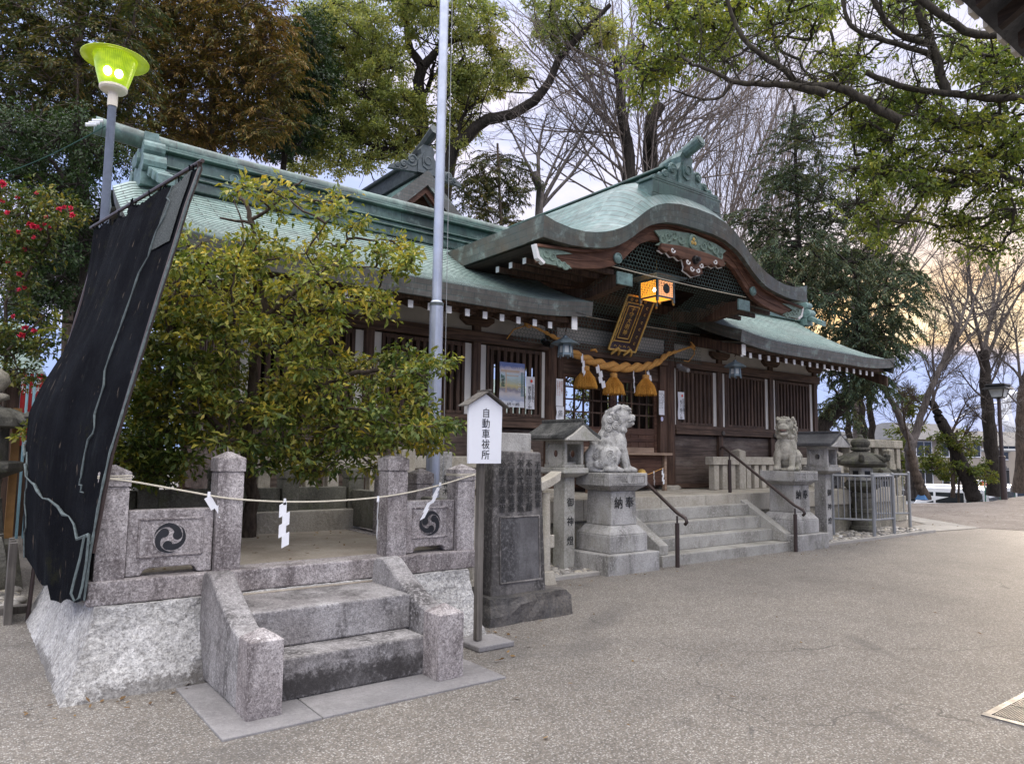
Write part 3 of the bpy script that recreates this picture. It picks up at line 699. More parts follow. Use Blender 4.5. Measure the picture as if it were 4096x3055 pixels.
for sx, x in ((1, 1.80), (-1, 17.55)):
    q = MB()
    for k, (dy, z0, z1, w_) in enumerate(((.42, 5.0, 5.18, .30), (.40, 5.18, 5.38, .24), (.33, 5.38, 5.55, .22), (.26, 5.55, 5.70, .20), (.17, 5.70, 5.82, .18))):
        q.box(x-w_/2, x+w_/2, 10.6-dy, 10.6+dy, z0, z1-.003)
    for s_ in (-1, 1):
        q.tube([(x+d_, 10.6+s_*.40, 5.30) for d_ in (-.14, .14)], .12, 12); q.tube([(x+d_, 10.6+s_*.34, 5.52) for d_ in (-.13, .13)], .10, 12)
        for k in range(3): y0, y1, za, zb = 10.6+s_*(.42+.14*k), 10.6+s_*(.57+.14*k), 5.26-.075*k, 5.19-.075*k; xa = x+sx*(.02+.03*k); q.hexa([(xa-.10, y0, za-.13), (xa+.10, y0, za-.13), (xa+.10, y1, zb-.13), (xa-.10, y1, zb-.13), (xa-.10, y0, za), (xa+.10, y0, za), (xa+.10, y1, zb), (xa-.10, y1, zb)])
    q.tube([(x-sx*.10, 10.6, 5.45), (x-sx*.155, 10.6, 5.45)], .11, 16)
    q.build('ridge_end_ornament', M_orn, hall, bev=.008)

# ---- curved gable roof over the entrance
HT = [(6.32, 4.92), (6.53, 4.862), (6.84, 4.825), (7.11, 4.83), (7.32, 4.862), (7.52, 4.91), (7.68, 4.962), (7.84, 5.03), (7.98, 5.10), (8.11, 5.185), (8.27, 5.31), (8.42, 5.425), (8.55, 5.51), (8.68, 5.58), (8.91, 5.66), (9.25, 5.722), (9.68, 5.738)]
HB = [(6.32, 4.60), (6.53, 4.585), (6.84, 4.58), (7.11, 4.60), (7.32, 4.628), (7.52, 4.66), (7.68, 4.70), (7.84, 4.77), (7.98, 4.85), (8.11, 4.935), (8.27, 5.055), (8.42, 5.155), (8.55, 5.225), (8.68, 5.275), (8.91, 5.345), (9.25, 5.385), (9.68, 5.39)]
def mir(P_): return P_+[(2*XC-x, z) for x, z in reversed(P_[:-1])]
KT, KB = mir(HT), mir(HB)
def ktop(i, y):
    t_ = min(1, max(0, (y-7.6)/1.0)); z0 = KT[i][1]; c_ = 0 if i in (0, len(KT)-1) else max(0, (z0-4.82)/.918)
    return z0+(.60*c_+.05*min(1, c_*8))*(1-(1-t_)**1.9)
q = MB(); uv = []; ys = [7.6, 7.65, 7.71, 7.78, 7.86, 7.95, 8.06, 8.2, 8.38, 8.6, 9.0, 9.6, 10.2, 11.4, 13.2]; n = len(KT)
arc = [0.0]
for a, c in zip(KT, KT[1:]): arc.append(arc[-1]+math.hypot(c[0]-a[0], c[1]-a[1]))
vs = []
for y in ys:
    for i in range(n): vs.append((KT[i][0], y, ktop(i, y))); uv.append((y*1.0, arc[i]))
q.add(vs, [(j*n+i, j*n+i+1, (j+1)*n+i+1, (j+1)*n+i) for j in range(len(ys)-1) for i in range(n-1)])
kr = q.build('curved_gable_roof', M_kroof, hall, uv=uv, smooth=True)
q = MB(); uv = []
vs = [(x, 7.6, z) for x, z in KT]+[(x, 7.615, z) for x, z in KB]+[(x, 8.0, z) for x, z in KB]
q.add(vs, [(i, n+i, n+i+1, i+1) for i in range(n-1)]+[(n+i, 2*n+i, 2*n+i+1, n+i+1) for i in range(n-1)])
uv = [(a, .31) for a in arc]+[(a, .0) for a in arc]+[(a, -.4) for a in arc]
q.build('gable_fascia', M_fasciag, kr, uv=uv)
for x, s_ in ((6.32, 1), (2*XC-6.32, -1)):   # side eave fascias, the eave lifting toward the front corner
    q = MB(); uv = []; Y_ = xr(7.6, 10.1, 12); tp = [(x, y, 4.92-.10*min(1, (y-7.6)/1.6)+.10*min(1, (y-7.6)/1.6)) for y in Y_]
    bt = [(x+.02*s_, y+(.015 if k == 0 else 0), 4.60) for k, y in enumerate(Y_)]; b2 = [(x+.5*s_, y, 4.56) for y in Y_]
    m_ = len(Y_); q.add(tp+bt+b2, [(i, i+1, m_+i+1, m_+i) for i in range(m_-1)]+[(m_+i, m_+i+1, 2*m_+i+1, 2*m_+i) for i in range(m_-1)])
    q.add([(x, y, 4.92) for y in Y_]+[(x+.001*s_, y, ktop(0, y)+.002) for y in Y_], [(i, i+1, m_+i+1, m_+i) for i in range(m_-1)])
    uv = [(y, .31) for y in Y_]+[(y, 0) for y in Y_]+[(y, -.4) for y in Y_]+[(y, .31) for y in Y_]+[(y, .4) for y in Y_]
    q.build('side_fascia', M_fasciag, kr, uv=uv)
q = MB(); q.add([(x, y, z-.05) for y in (7.78, 9.62) for x, z in KB], [(i, i+1, n+i+1, n+i) for i in range(n-1)]); q.build('gable_soffit', M_underside, kr)
# gable boards (hafu): red-brown curved boards meeting in the middle
BB = mir([(6.36, 4.28), (6.84, 4.285), (7.2, 4.32), (7.58, 4.385), (7.86, 4.475), (8.06, 4.60), (8.25, 4.77), (8.45, 4.93), (8.68, 5.03), (9.1, 5.10), (9.68, 5.12)])
BT = mir([(6.30, 4.52), (6.84, 4.56), (7.2, 4.60), (7.58, 4.68), (7.86, 4.79), (8.06, 4.92), (8.25, 5.06), (8.45, 5.19), (8.68, 5.29), (9.1, 5.38), (9.68, 5.40)])
q = MB(); q.slab(BB, BT, 1, 7.76, 7.85); q.build('gable_board', M_hafu, hall, bev=.01)
BM = [(x, z+.10) for x, z in BB]
q = MB(); q.slab([(x, z+.015) for x, z in BM], [(x, z+.035) for x, z in BM], 1, 7.748, 7.758); q.build('board_moulding', M_hafu, hall)
q = MB(); q.slab([(x, z-.04) for x, z in BT], BT, 1, 7.70, 7.758); q.build('board_moulding', M_hafu, hall)
# openwork end plates, centre plate, pendant
def scrolls(q, pts, y, r, seed):
    rnd = random.Random(seed)
    for (x, z, s_) in pts:
        tp = [(x+s_*(.02+.075*k/12)*math.cos(k*.52)*r, y, z+(.02+.075*k/12)*math.sin(k*.52)*r) for k in range(13)]
        q.tube(tp, [.014*r+.012*r*k/12 for k in range(13)], 6)
for s_ in (1, -1):
    f_ = lambda x: XC+s_*(XC-x)*-1
    pl = [(f_(x), z) for x, z in ((6.27, 4.50), (6.33, 4.34), (6.43, 4.27), (6.97, 4.275), (6.9, 4.32), (6.72, 4.36), (6.62, 4.42), (6.98, 4.50), (6.6, 4.52))]
    q = MB(); q.prism(pl, 1, 7.735, 7.75); scrolls(q, [(f_(6.47), 4.42, s_), (f_(6.60), 4.40, -s_), (f_(6.72), 4.33, s_), (f_(6.83), 4.31, s_)], 7.735, .8, 3)
    q.build('openwork_end_plate', M_crestplate, hall)
    q = MB(); q.prism([(f_(x), z) for x, z in ((6.25, 4.51), (6.29, 4.52), (6.35, 4.35), (6.45, 4.285), (6.43, 4.25), (6.31, 4.32))], 1, 7.72, 7.80); q.build('white_edge_trim', M_rafterend, hall)
    bx = f_(7.92); q = MB()
    q.rings([[(bx+r*math.cos(k*math.pi/12), 7.75-d, 4.60+r*math.sin(k*math.pi/12)) for k in range(24)] for r, d in ((.085, 0), (.085, .03), (.062, .045), (.058, .03), (.035, .045), (.001, .05))]); q.build('boss', M_orn, hall, smooth=False)
pl = [(8.72, 5.26), (9.0, 5.33), (9.68, 5.39), (10.36, 5.33), (10.64, 5.26), (10.45, 5.12), (10.62, 5.02), (10.25, 5.06), (9.68, 5.10), (9.11, 5.06), (8.74, 5.02), (8.91, 5.12)]
pl = [(9.42+(x-9.68)*.98+.26, z-.06) for x, z in pl]
q = MB(); q.prism(pl, 1, 7.71, 7.735)
scrolls(q, [(9.05, 5.16, 1), (9.22, 5.22, -1), (9.38, 5.17, 1), (9.98, 5.17, -1), (10.14, 5.22, 1), (10.31, 5.16, -1), (8.93, 5.09, 1), (10.43, 5.09, -1)], 7.705, 1.0, 4)
q.rings([[(9.68+r*math.cos(k*math.pi/12), 7.71-d, 5.18+1.15*r*math.sin(k*math.pi/12)) for k in range(24)] for r, d in ((.115, 0), (.115, .035), (.09, .045), (.085, .03), (.001, .03))])
ce = q.build('openwork_centre_plate', M_crestplate, hall)
q = MB()
for k in range(3):
    a = math.pi/2+k*2*math.pi/3; q.sphere((9.68+.042*math.cos(a), 7.675, 5.18+.042*math.sin(a)), (.034, .014, .034), 10, 6)
q.build('crest_mark', M_gold, ce, smooth=True)
gp = [(8.86, 5.0), (9.3, 5.045), (9.68, 5.05), (10.06, 5.045), (10.50, 5.0), (10.52, 4.90), (10.40, 4.86), (10.33, 4.90), (10.22, 4.83), (10.12, 4.86), (10.02, 4.81), (9.92, 4.84), (9.88, 4.72), (9.91, 4.66), (9.80, 4.63), (9.68, 4.58), (9.56, 4.63), (9.45, 4.66), (9.48, 4.72), (9.44, 4.84), (9.34, 4.81), (9.24, 4.86), (9.14, 4.83), (9.03, 4.90), (8.96, 4.86), (8.84, 4.90)]
q = MB(); q.prism(gp, 1, 7.66, 7.745); gg = q.build('carved_pendant', M_hafu, hall, bev=.012)
q = MB(); q.prism([(9.68+(x-9.68)*1.02, z-.012) for x, z in gp if z < 4.99]+[(10.54, 4.99), (10.44, 4.99), (9.68, 4.99), (8.92, 4.99), (8.82, 4.99)], 1, 7.735, 7.755); q.build('pendant_rim', M_rafterend, gg)
q = MB(); q.rings([[(9.68+r*math.cos(k*math.pi/3), 7.66-d, 4.86+r*math.sin(k*math.pi/3)) for k in range(6)] for r, d in ((.075, 0), (.07, .05), (.045, .06), (.04, .11), (.001, .115))]); q.build('pendant_boss', M_leather, gg)
q = MB(); scrolls(q, [(9.50, 4.80, 1), (9.86, 4.80, -1), (9.12, 4.93, 1), (10.24, 4.93, -1), (9.60, 4.70, 1), (9.77, 4.70, -1)], 7.657, .55, 6); q.build('pendant_carving', M_rafterend, gg)
# rafters of the curved roof on its left and right eaves
for k in range(4):
    for s_ in (1, -1):
        x = XC-s_*(XC-6.55); y = 7.98+.34*k; q = MB(); q.box(min(x, x+s_*1.5), max(x, x+s_*1.5), y-.035, y+.035, 4.40, 4.48)
        r_ = q.build('gable_rafter', M_wood, hall); q = MB(); q.box(x-.012 if s_ > 0 else x+.001, x-.001 if s_ > 0 else x+.012, y-.037, y+.037, 4.395, 4.485); q.build('rafter_tip', M_rafterend, r_)
# ridge and ornament of the curved roof
q = MB()
for a, z0, z1 in ((.27, 6.22, 6.40), (.30, 6.403, 6.425), (.17, 6.428, 6.56), (.25, 6.563, 6.60)):
    q.box(XC-a, XC+a, 8.12, 13.2, z0, z1-.002)
for a, z0, z1 in ((.92, 5.80, 5.88), (.89, 5.883, 6.10), (.93, 6.103, 6.14), (.84, 6.143, 6.20)): q.box(XC-a, XC+a, 7.79, 8.118, z0, z1)
q.build('gable_ridge', M_ridge, kr, bev=.008)
q = MB(); q.tube([(XC, y, 6.635) for y in (7.95, 9, 13.2)], .085, 12); q.build('ridge_cap', M_ridge, kr, smooth=True)
for y in (8.7, 9.6):
    q = MB(); q.tube([(XC-.17, y, 6.49), (XC-.195, y, 6.49)], .055, 14); q.build('crest_disc', M_orn, kr)
def onigawara(x, y, z, s_, mat, par, nm):
    """scrolled ridge-end plate facing -y"""
    q = MB(); R = lambda a, c: (x+a*s_, y, z+c*s_)
    q.prism([(x+a*s_, z+c*s_) for a, c in ((-.26, 0), (.26, 0), (.25, .30), (.17, .46), (.20, .58), (.12, .70), (-.12, .70), (-.20, .58), (-.17, .46), (-.25, .30))], 1, y-.05, y+.16)
    q.prism([(x+a*s_, z+c*s_) for a, c in ((-.13, .16), (0, .10), (.13, .16), (.15, .36), (.10, .50), (-.10, .50), (-.15, .36))], 1, y-.075, y-.051)
    q.rings([[(x+r*math.cos(k*math.pi/10)*s_, y-d, z+(.31+r*math.sin(k*math.pi/10))*s_) for k in range(20)] for r, d in ((.105, .07), (.105, .095), (.08, .10), (.075, .085), (.001, .085))])
    for sd in (1, -1):
        for cx_, cz_, rr in ((.40, .26, .17), (.62, .10, .12), (.78, .03, .08)):
            tp = [R(sd*(cx_+(rr*(.15+.85*k/18))*math.cos(2.2+k*.55)), cz_+(rr*(.15+.85*k/18))*math.sin(2.2+k*.55)) for k in range(19)]
            q.tube([(p[0], y-.05+.004*k, p[2]) for k, p in enumerate(tp)], [(.02+.028*k/18)*s_ for k in range(19)], 6)
            q.sphere(R(sd*cx_, cz_), (.07*s_*rr/.17*1.2, .06, .07*s_*rr/.17*1.2), 10, 6)
        q.prism([(x+sd*a*s_, z+c*s_) for a, c in ((.24, 0), (1.0, -.08), (.95, .02), (.55, .16), (.24, .30))], 1, y-.02, y+.10)
    return q.build(nm, mat, par, bev=.006)
onigawara(XC, 7.86, 6.20, .84, M_orn, kr, 'gable_ridge_ornament')
q = MB(); q.tube([(XC, 8.35, 6.66), (XC, 7.95, 6.75), (XC, 7.5, 6.90)], [.10, .105, .11], 12); q.tube([(XC, 7.505, 6.898), (XC, 7.485, 6.905)], .08, 12); q.build('ridge_end_tube', M_orn, kr, bev=.008)
# ------------------------------------------------------------------ wire netting under the gable
def hexnet(q, P, w_, h_, cell=.042, rib=.0042):
    """hexagon mesh of thin ribbons on the surface P(u,v), 0<=u<=w_, 0<=v<=h_ (metres)"""
    dx, dy = cell*math.sqrt(3), cell*1.5
    for j in range(int(h_/dy)+1):
        for i in range(int(w_/dx)+1):
            cx_, cy_ = i*dx+(j % 2)*dx/2, j*dy
            pts = [(cx_+cell*math.sin(a), cy_+cell*math.cos(a)) for a in (0, math.pi/3, 2*math.pi/3, math.pi)]
            for (u0, v0), (u1, v1) in zip(pts, pts[1:]):
                if max(u0, u1) > w_ or max(v0, v1) > h_ or min(u0, u1, v0, v1) < 0: continue
                l = math.hypot(u1-u0, v1-v0); nx, ny = -(v1-v0)/l*rib, (u1-u0)/l*rib
                k = [P(u0-nx, v0-ny), P(u1-nx, v1-ny), P(u1+nx, v1+ny), P(u0+nx, v0+ny)]
                if None in k: continue
                q.add(k, [(0, 1, 2, 3)])
net = thing('bird_net', 'dark green hexagonal wire netting stretched under the curved gable', 'net', (XC, 7.9, 4.0))
def hb(x):
    for (x0, z0), (x1, z1) in zip(BB, BB[1:]):
        if x0 <= x <= x1: return z0+(z1-z0)*(x-x0)/(x1-x0)
    return 0
q = MB(); hexnet(q, lambda u, v: (7.95+u, 7.87, 4.50+v) if 4.50+v < hb(7.95+u)+.1 else None, 3.45, .8); q.build('front_netting', M_hex, net)
q = MB(); hexnet(q, lambda u, v: None if (9.2 < 8.0+u < 10.16 and 8.05 < 7.88+v*.93 < 8.95) else (8.0+u, 7.88+v*.93, 4.49-v*.30-.06*math.sin(v*2)), 3.36, 1.35); q.build('slanted_netting', M_hex, net)
q = MB(); hexnet(q, lambda u, v: (7.2+u, 9.42, 3.42+v), 4.9, .95); q.build('wall_netting', M_hex, net)
q = MB(); q.tube([(7.9+.1*k, 7.86, 4.5-.02*math.sin(k*.09)) for k in range(36)], .009, 6); q.tube([(7.4, 9.4, 4.05), (9.4, 9.35, 4.02), (12, 9.4, 4.05)], .007, 5); q.build('net_rope', M_string, net)

# ------------------------------------------------------------------ things hanging on the hall
def tomoe(q, c, R_, ax, y, th=.006, flip=1, hole=0):
    """three commas; c centre, in the plane ax (1: facing -y)"""
    for k in range(3):
        a0 = k*2*math.pi/3+.3; pl = []
        cx_, cz_ = .50*R_*math.cos(a0), .50*R_*math.sin(a0); hr = .30*R_
        n = 16; outer, inner = [], []
        for i in range(n+1):
            t_ = i/n; a = a0+t_*2.75; mid = (.50+.46*min(1, t_*1.5))*R_; wd_ = hr*(1-t_)**.9*.92
            mid = min(mid, R_-wd_*.98)
            outer.append(((mid+wd_)*math.cos(a), (mid+wd_)*math.sin(a))); inner.append(((mid-wd_)*math.cos(a), (mid-wd_)*math.sin(a)))
        for i in range(n):
            p = [outer[i], outer[i+1], inner[i+1], inner[i]]
            q.add([(c[0]+flip*u, y, c[2]+v) for u, v in p], [(0, 1, 2, 3)])
        hd = [(cx_+hr*math.cos(t_*math.pi/10), cz_+hr*math.sin(t_*math.pi/10)) for t_ in range(20)]
        q.add([(c[0]+flip*u, y-.0006, c[2]+v) for u, v in hd], [tuple(range(20))])
# gilt name plaque, leaning forward
pq = thing('name_plaque', 'maroon and gold shrine name plaque leaning forward above the entrance', 'plaque', (9.7, 9.45, 3.58))
tilt = math.atan2(.46, .86)
def PL(u, v, d):  # u across, v up the board, d out of its face
    u *= 1.07; v *= 1.05; return (9.66+u, 9.43-v*math.sin(tilt)-d*math.cos(tilt), 3.57+v*math.cos(tilt)-d*math.sin(tilt))
def plbox(q, u0, u1, v0, v1, d0, d1):
    q.hexa([PL(u0, v0, d0), PL(u1, v0, d0), PL(u1, v0, d1), PL(u0, v0, d1), PL(u0, v1, d0), PL(u1, v1, d0), PL(u1, v1, d1), PL(u0, v1, d1)])
q = MB(); plbox(q, -.20, .20, .10, .84, 0, .03); q.build('board', M_lacquer, pq)
q = MB()  # flaring frame
fo = [(-.33, -.02), (.33, -.02), (.33, .97), (-.33, .97)]; fi = [(-.20, .11), (.20, .11), (.20, .84), (-.20, .84)]
A = [PL(u, v, .13) for u, v in fo]+[PL(u, v, .035) for u, v in fi]+[PL(u, v, .105) for u, v in fo]+[PL(u, v, .0) for u, v in fi]
q.add(A, [(i, (i+1) % 4, 4+(i+1) % 4, 4+i) for i in range(4)]+[(8+i, 12+i, 12+(i+1) % 4, 8+(i+1) % 4) for i in range(4)]+[(i, 8+i, 8+(i+1) % 4, (i+1) % 4) for i in range(4)])
q.build('flared_frame', M_lacquer, pq)
q = MB()
for (u0, v0), (u1, v1) in zip(fo, fo[1:]+fo[:1]): q.tube([PL(u0, v0, .125), PL(u1, v1, .125)], .02, 6)
for k_, g_ in ((0, .036), (.06, .032)):
    r_ = [(-.19+k_, .12+k_), (.19-k_, .12+k_), (.19-k_, .83-k_), (-.19+k_, .83-k_)]
    for (u0, v0), (u1, v1) in zip(r_, r_[1:]+r_[:1]): q.tube([PL(u0, v0, g_), PL(u1, v1, g_)], .011, 5)
for side in (-1, 1):
    for k in range(6):
        v0 = .12+k*.135; tp = []
        for i in range(14):
            a = i*.5*(1 if k % 2 else -1); rr = .008+.026*i/13
            tp.append(PL(side*(.268+rr*math.cos(a)), v0+rr*math.sin(a), .088))
        q.tube(tp, .0065, 5)
for k in range(4):
    for vv in (.045, .905): q.tube([PL(-.17+k*.11+(.006+.028*i/13)*math.cos(i*.5), vv+(.006+.028*i/13)*math.sin(i*.5), .09) for i in range(14)], .0065, 5)
q.build('gilt_mouldings', M_gold, pq)
text('gilt_letters', '子守大明神', .115, M_gold, pq, PL(0, .775, .034), rot=(math.pi/2+tilt, 0, 0), bold=0, depth=.004, space=1.0)
q = MB()
for u in (-.13, .17):
    for s_ in (-1, 1): q.tube([PL(u, .03, .14), PL(u+s_*.05, -.02, .15), PL(u+s_*.085, -.10, .12), PL(u+s_*.08, -.13, .12)], [.014, .03, .022, .004], 6)
q.build_each('gilt_clasp', M_gold, pq)
# lit entrance lantern
LN0 = set(bpy.data.objects)
ln = thing('entrance_lantern', 'square hanging lantern glowing orange under the curved gable', 'lantern', (9.68, 8.5, 4.2))
cx, cy = 9.68, 8.5
q = MB()
q.frus(cx, cy, 4.76, 4.80, .58, .52, .58, .52); q.frus(cx, cy, 4.80, 4.98, .56, .50, .12, .10); q.frus(cx, cy, 4.715, 4.758, .40, .36, .50, .44); q.build('lantern_roof', M_bronze, ln, bev=.008)
fr = MB()
for sx in (-1, 1):
    for sy in (-1, 1): fr.box(cx+sx*.31-.03, cx+sx*.31+.03, cy+sy*.29-.03, cy+sy*.29+.03, 4.16, 4.714)
for z0, z1 in ((4.255, 4.295), (4.67, 4.713)):
    for s_ in (-1, 1):
        fr.box(cx-.279, cx+.279, cy+s_*.29-.022, cy+s_*.29+.022, z0, z1); fr.box(cx+s_*.31-.022, cx+s_*.31+.022, cy-.259, cy+.259, z0, z1)
fb = fr.build('lantern_frame', M_bronze, ln, bev=.004)
M_amber = glow('amber_lit_paper', (1.0, .37, .03), 1.1, (.6, .3, .08)); M_peach = glow('peach_lit_paper', (1.0, .42, .17), .85, (.6, .35, .2)); M_bulb = glow('lit_bulb', (1, .85, .5), 14)
q = MB(); q.box(cx-.312, cx-.308, cy-.26, cy+.26, 4.295, 4.67); q.box(cx+.308, cx+.312, cy-.26, cy+.26, 4.295, 4.67); q.box(cx-.28, cx+.28, cy+.288, cy+.292, 4.295, 4.67); q.box(cx-.28, cx+.28, cy-.26, cy+.26, 4.262, 4.266); q.build_each('side_pane', M_amber, ln)
q = MB(); q.box(cx-.28, cx+.28, cy-.292, cy-.288, 4.295, 4.67); q.build('front_pane', M_peach, ln)
q = MB(); q.sphere((cx-.315, cy-.20, 4.43), (.012, .045, .05), 12, 8); q.build('bulb', M_bulb, ln, smooth=True)
q = MB()
for k in range(1, 9):
    y = cy-.26+.52*k/9; q.box(cx-.318, cx-.3125, y-.0032, y+.0032, 4.295, 4.67); x = cx-.28+.56*k/9; q.box(x-.0032, x+.0032, cy-.298, cy-.2925, 4.295, 4.67)
for k in range(1, 8):
    z = 4.295+.375*k/8; q.box(cx-.3195, cx-.3135, cy-.26, cy+.26, z-.0032, z+.0032); q.box(cx-.28, cx+.28, cy-.2995, cy-.2935, z-.0032, z+.0032)
q.build('pane_lattice', M_bronze, ln)
q = MB(); q.rings([[(cx+.03+r*math.cos(k*math.pi/12), cy-.30-d, 4.49+r*math.sin(k*math.pi/12)) for k in range(24)] for r, d in ((.125, 0), (.12, .012), (.001, .013))])
for k in range(3):
    a = math.pi/2+k*2.094; q.sphere((cx+.03+.05*math.cos(a), cy-.313, 4.49+.05*math.sin(a)), (.045, .008, .045), 10, 6)
q.build('crest_disc', M_orndark, ln)
q = MB()
for sx in (-1, 1):
    for sy in (-1, 1): q.sphere((cx+sx*.31, cy+sy*.29, 4.135), (.03, .03, .035), 8, 6)
q.sphere((cx, cy-.1, 4.15), .035, 8, 6); q.tube([(cx, cy, 4.98), (cx, cy, 5.3)], .012, 6); q.build_each('finial', M_gold, ln, smooth=True)
for o_ in [o for o in bpy.data.objects if o not in LN0 and o.type == 'MESH']:
    o_.data.transform(Matrix.Translation((0, 0, .27)) @ Matrix.Scale(.68, 4, (1, 0, 0)) @ Matrix.Scale(.68, 4, (0, 1, 0)) @ Matrix.Scale(.72, 4, (0, 0, 1)) @ Matrix.Translation((0, 0, -.27)))
# bronze lanterns under the two inner eave corners
def bronze_lantern(x, y, z, label):
    B0 = set(bpy.data.objects)
    t_ = thing('bronze_lantern', label, 'lantern', (x, y, z), 'bronze lanterns under the eaves')
    q = MB(); q.lathe(x, y, [(.27, z-.005), (.275, z+.008), (.17, z+.07), (.07, z+.12), (.05, z+.125), (.045, z+.15), (.02, z+.165), (.001, z+.175)], 6, math.pi/6); q.build('lantern_cap', M_bronze, t_)
    q = MB(); q.lathe(x, y, [(.125, z-.19), (.115, z-.008)], 6, math.pi/6)
    for k in range(6):
        a = k*math.pi/3+math.pi/6; q.tube([(x+.12*math.cos(a), y+.12*math.sin(a), z-.002), (x+.14*math.cos(a), y+.14*math.sin(a), z-.255)], .014, 5)
    q.lathe(x, y, [(.150, z-.215), (.150, z-.19)], 6, math.pi/6); q.lathe(x, y, [(.13, z-.028), (.13, z-.004)], 6, math.pi/6); q.build('lantern_body', M_bronze, t_)
    q = MB()
    for k in range(6):
        a = k*math.pi/3; c_, s_ = math.cos(a), math.sin(a); r1, r0 = .1035, .1065
        q.add([(x+r_*c_-h_*s_, y+r_*s_+h_*c_, zz) for r_, h_, zz in ((r0+.004, -.038, z-.165), (r0+.004, .038, z-.165), (r1+.004, .036, z-.045), (r1+.004, -.036, z-.045))], [(0, 1, 2, 3)])
    q.build('pale_window', M_lattice, t_)  # plain pale panes in the lantern sides, without emission
    q = MB(); q.tube([(x, y, z+.17), (x+.012, y, z+.20), (x, y, z+.235), (x-.012, y, z+.20), (x, y, z+.17)], .006, 5); q.tube([(x, y, z+.235), (x, y-.03, z+.33), (x, y, z+.42)], [.012, .014, .016], 6); q.build('hanging_hook', M_wood, t_)
    for o_ in [o for o in bpy.data.objects if o not in B0 and o.type == 'MESH']: o_.data.transform(Matrix.Translation((0, 0, .05)) @ Matrix.Scale(.84, 4))
    return t_
bronze_lantern(7.46, 8.42, 3.24, 'bronze lantern hanging beside the thick straw rope')
bronze_lantern(11.82, 8.42, 3.235, 'bronze lantern hanging before the slatted windows beside the rightward round pillar')
# great straw rope
RC = [(7.45, 9.36, 3.74), (7.85, 9.36, 3.63), (8.15, 9.36, 3.53), (8.42, 9.36, 3.37), (8.75, 9.36, 3.27), (9.1, 9.36, 3.205), (9.45, 9.36, 3.18), (9.8, 9.36, 3.195), (10.1, 9.36, 3.22), (10.42, 9.36, 3.28), (10.7, 9.36, 3.38), (10.95, 9.36, 3.54), (11.3, 9.36, 3.65), (11.72, 9.36, 3.78)]
def resample(P_, n):
    P_ = [Vector(p) for p in P_]; L_ = [0]
    for a, c in zip(P_, P_[1:]): L_.append(L_[-1]+(c-a).length)
    out = []
    for i in range(n):
        s_ = L_[-1]*i/(n-1); j = max(k for k in range(len(L_)) if L_[k] <= s_+1e-9); j = min(j, len(P_)-2)
        f = (s_-L_[j])/(L_[j+1]-L_[j]); p0, p1, p2, p3 = P_[max(j-1, 0)], P_[j], P_[j+1], P_[min(j+2, len(P_)-1)]
        out.append(.5*((2*p1)+(p2-p0)*f+(2*p0-5*p1+4*p2-p3)*f*f+(3*p1-p0-3*p2+p3)*f**3))
    return out
rp = resample(RC, 200); rope = MB()
def rrad(t_): return .016+.055*math.sin(math.pi*min(1, max(0, (t_-.06)/.88)))**1.15
for k in range(2):
    cen, rad = [], []; ph = 0
    for i, p in enumerate(rp):
        t_ = i/199; R_ = rrad(t_); d = (rp[min(i+1, 199)]-rp[max(i-1, 0)]).normalized(); nz = Vector((0, 1, 0)); bz = d.cross(nz)
        ph -= (4.4/199)/(.022+R_*1.35)*1.15 if i else 0
        a = ph+k*math.pi; cen.append(p+(nz*math.cos(a)+bz*math.sin(a))*R_*.62); rad.append(R_*.82)
    rope.tube(cen, rad, 10)
rope.tube([(8.86, 9.33, 3.42), (8.95, 9.3, 3.44), (9.0, 9.32, 3.40)], .02, 6)
tag(rope.build('straw_rope', M_rope, origin=(9.6, 9.36, 3.18), smooth=True), 'thick twisted straw rope sagging across the shrine entrance', 'rope')
for x, lab, tail in ((7.45, 'cord knot at the higher end of the straw rope above the big poster', [(7.40, 9.38, 3.70), (7.2, 9.42, 3.62), (7.08, 9.45, 3.45)]), (11.75, 'cord knot at the straw rope end above the red sun notice slats', [(11.8, 9.38, 3.76), (11.78, 9.36, 3.62), (11.62, 9.38, 3.46), (11.5, 9.4, 3.47)])):
    q = MB(); rr = random.Random(3)
    for k in range(4): q.tube([(x+.055*math.cos(a), 9.37+.04*math.sin(a+k), 3.75+(x > 9)*.04+.02*k-.03+.05*math.sin(a+k*1.3)) for a in [i*.6 for i in range(11)]], .014, 6)
    q.tube(tail, .011, 6); tag(q.build('rope_knot', M_rope, smooth=True, origin=(x, 9.37, 3.75)), lab, 'knot', 'knots of the straw rope')
def tassel(x, z, label):
    t_ = thing('straw_tassel', label, 'tassel', (x, 9.36, z), 'straw tassels on the rope'); rr = random.Random(int(x*100))
    q = MB(); q.lathe(x, 9.36, [(.055, z-.10), (.068, z-.085), (.066, z-.06), (.07, z-.05), (.066, z-.03), (.068, z-.012), (.03, z)], 16); q.tube([(x, 9.36, z), (x, 9.36, z+.14)], .008, 5); q.build('binding', M_rope, t_, smooth=True)
    q = MB()
    q.lathe(x, 9.36, [(.05, z-.09), (.13, z-.19), (.18, z-.32), (.195, z-.385), (.05, z-.38)], 20)
    for k in range(420):
        a = rr.uniform(0, 2*math.pi); r1 = .055+.01*rr.random(); r2 = .205*math.sqrt(rr.uniform(.55, 1))*rr.uniform(.93, 1.08); l = rr.uniform(.37, .41)
        q.tube([(x+r1*math.cos(a), 9.36+r1*math.sin(a), z-.09), (x+(r1*.35+r2*.68)*math.cos(a+.04), 9.36+(r1*.35+r2*.68)*math.sin(a+.04), z-.22), (x+r2*math.cos(a+.07), 9.36+r2*math.sin(a+.07), z-l)], [.007, .006, .004], 3)
    q.build('straw_skirt', M_straw, t_)
tassel(8.77, 3.14, 'straw tassel hanging at the bronze lantern end of the rope')
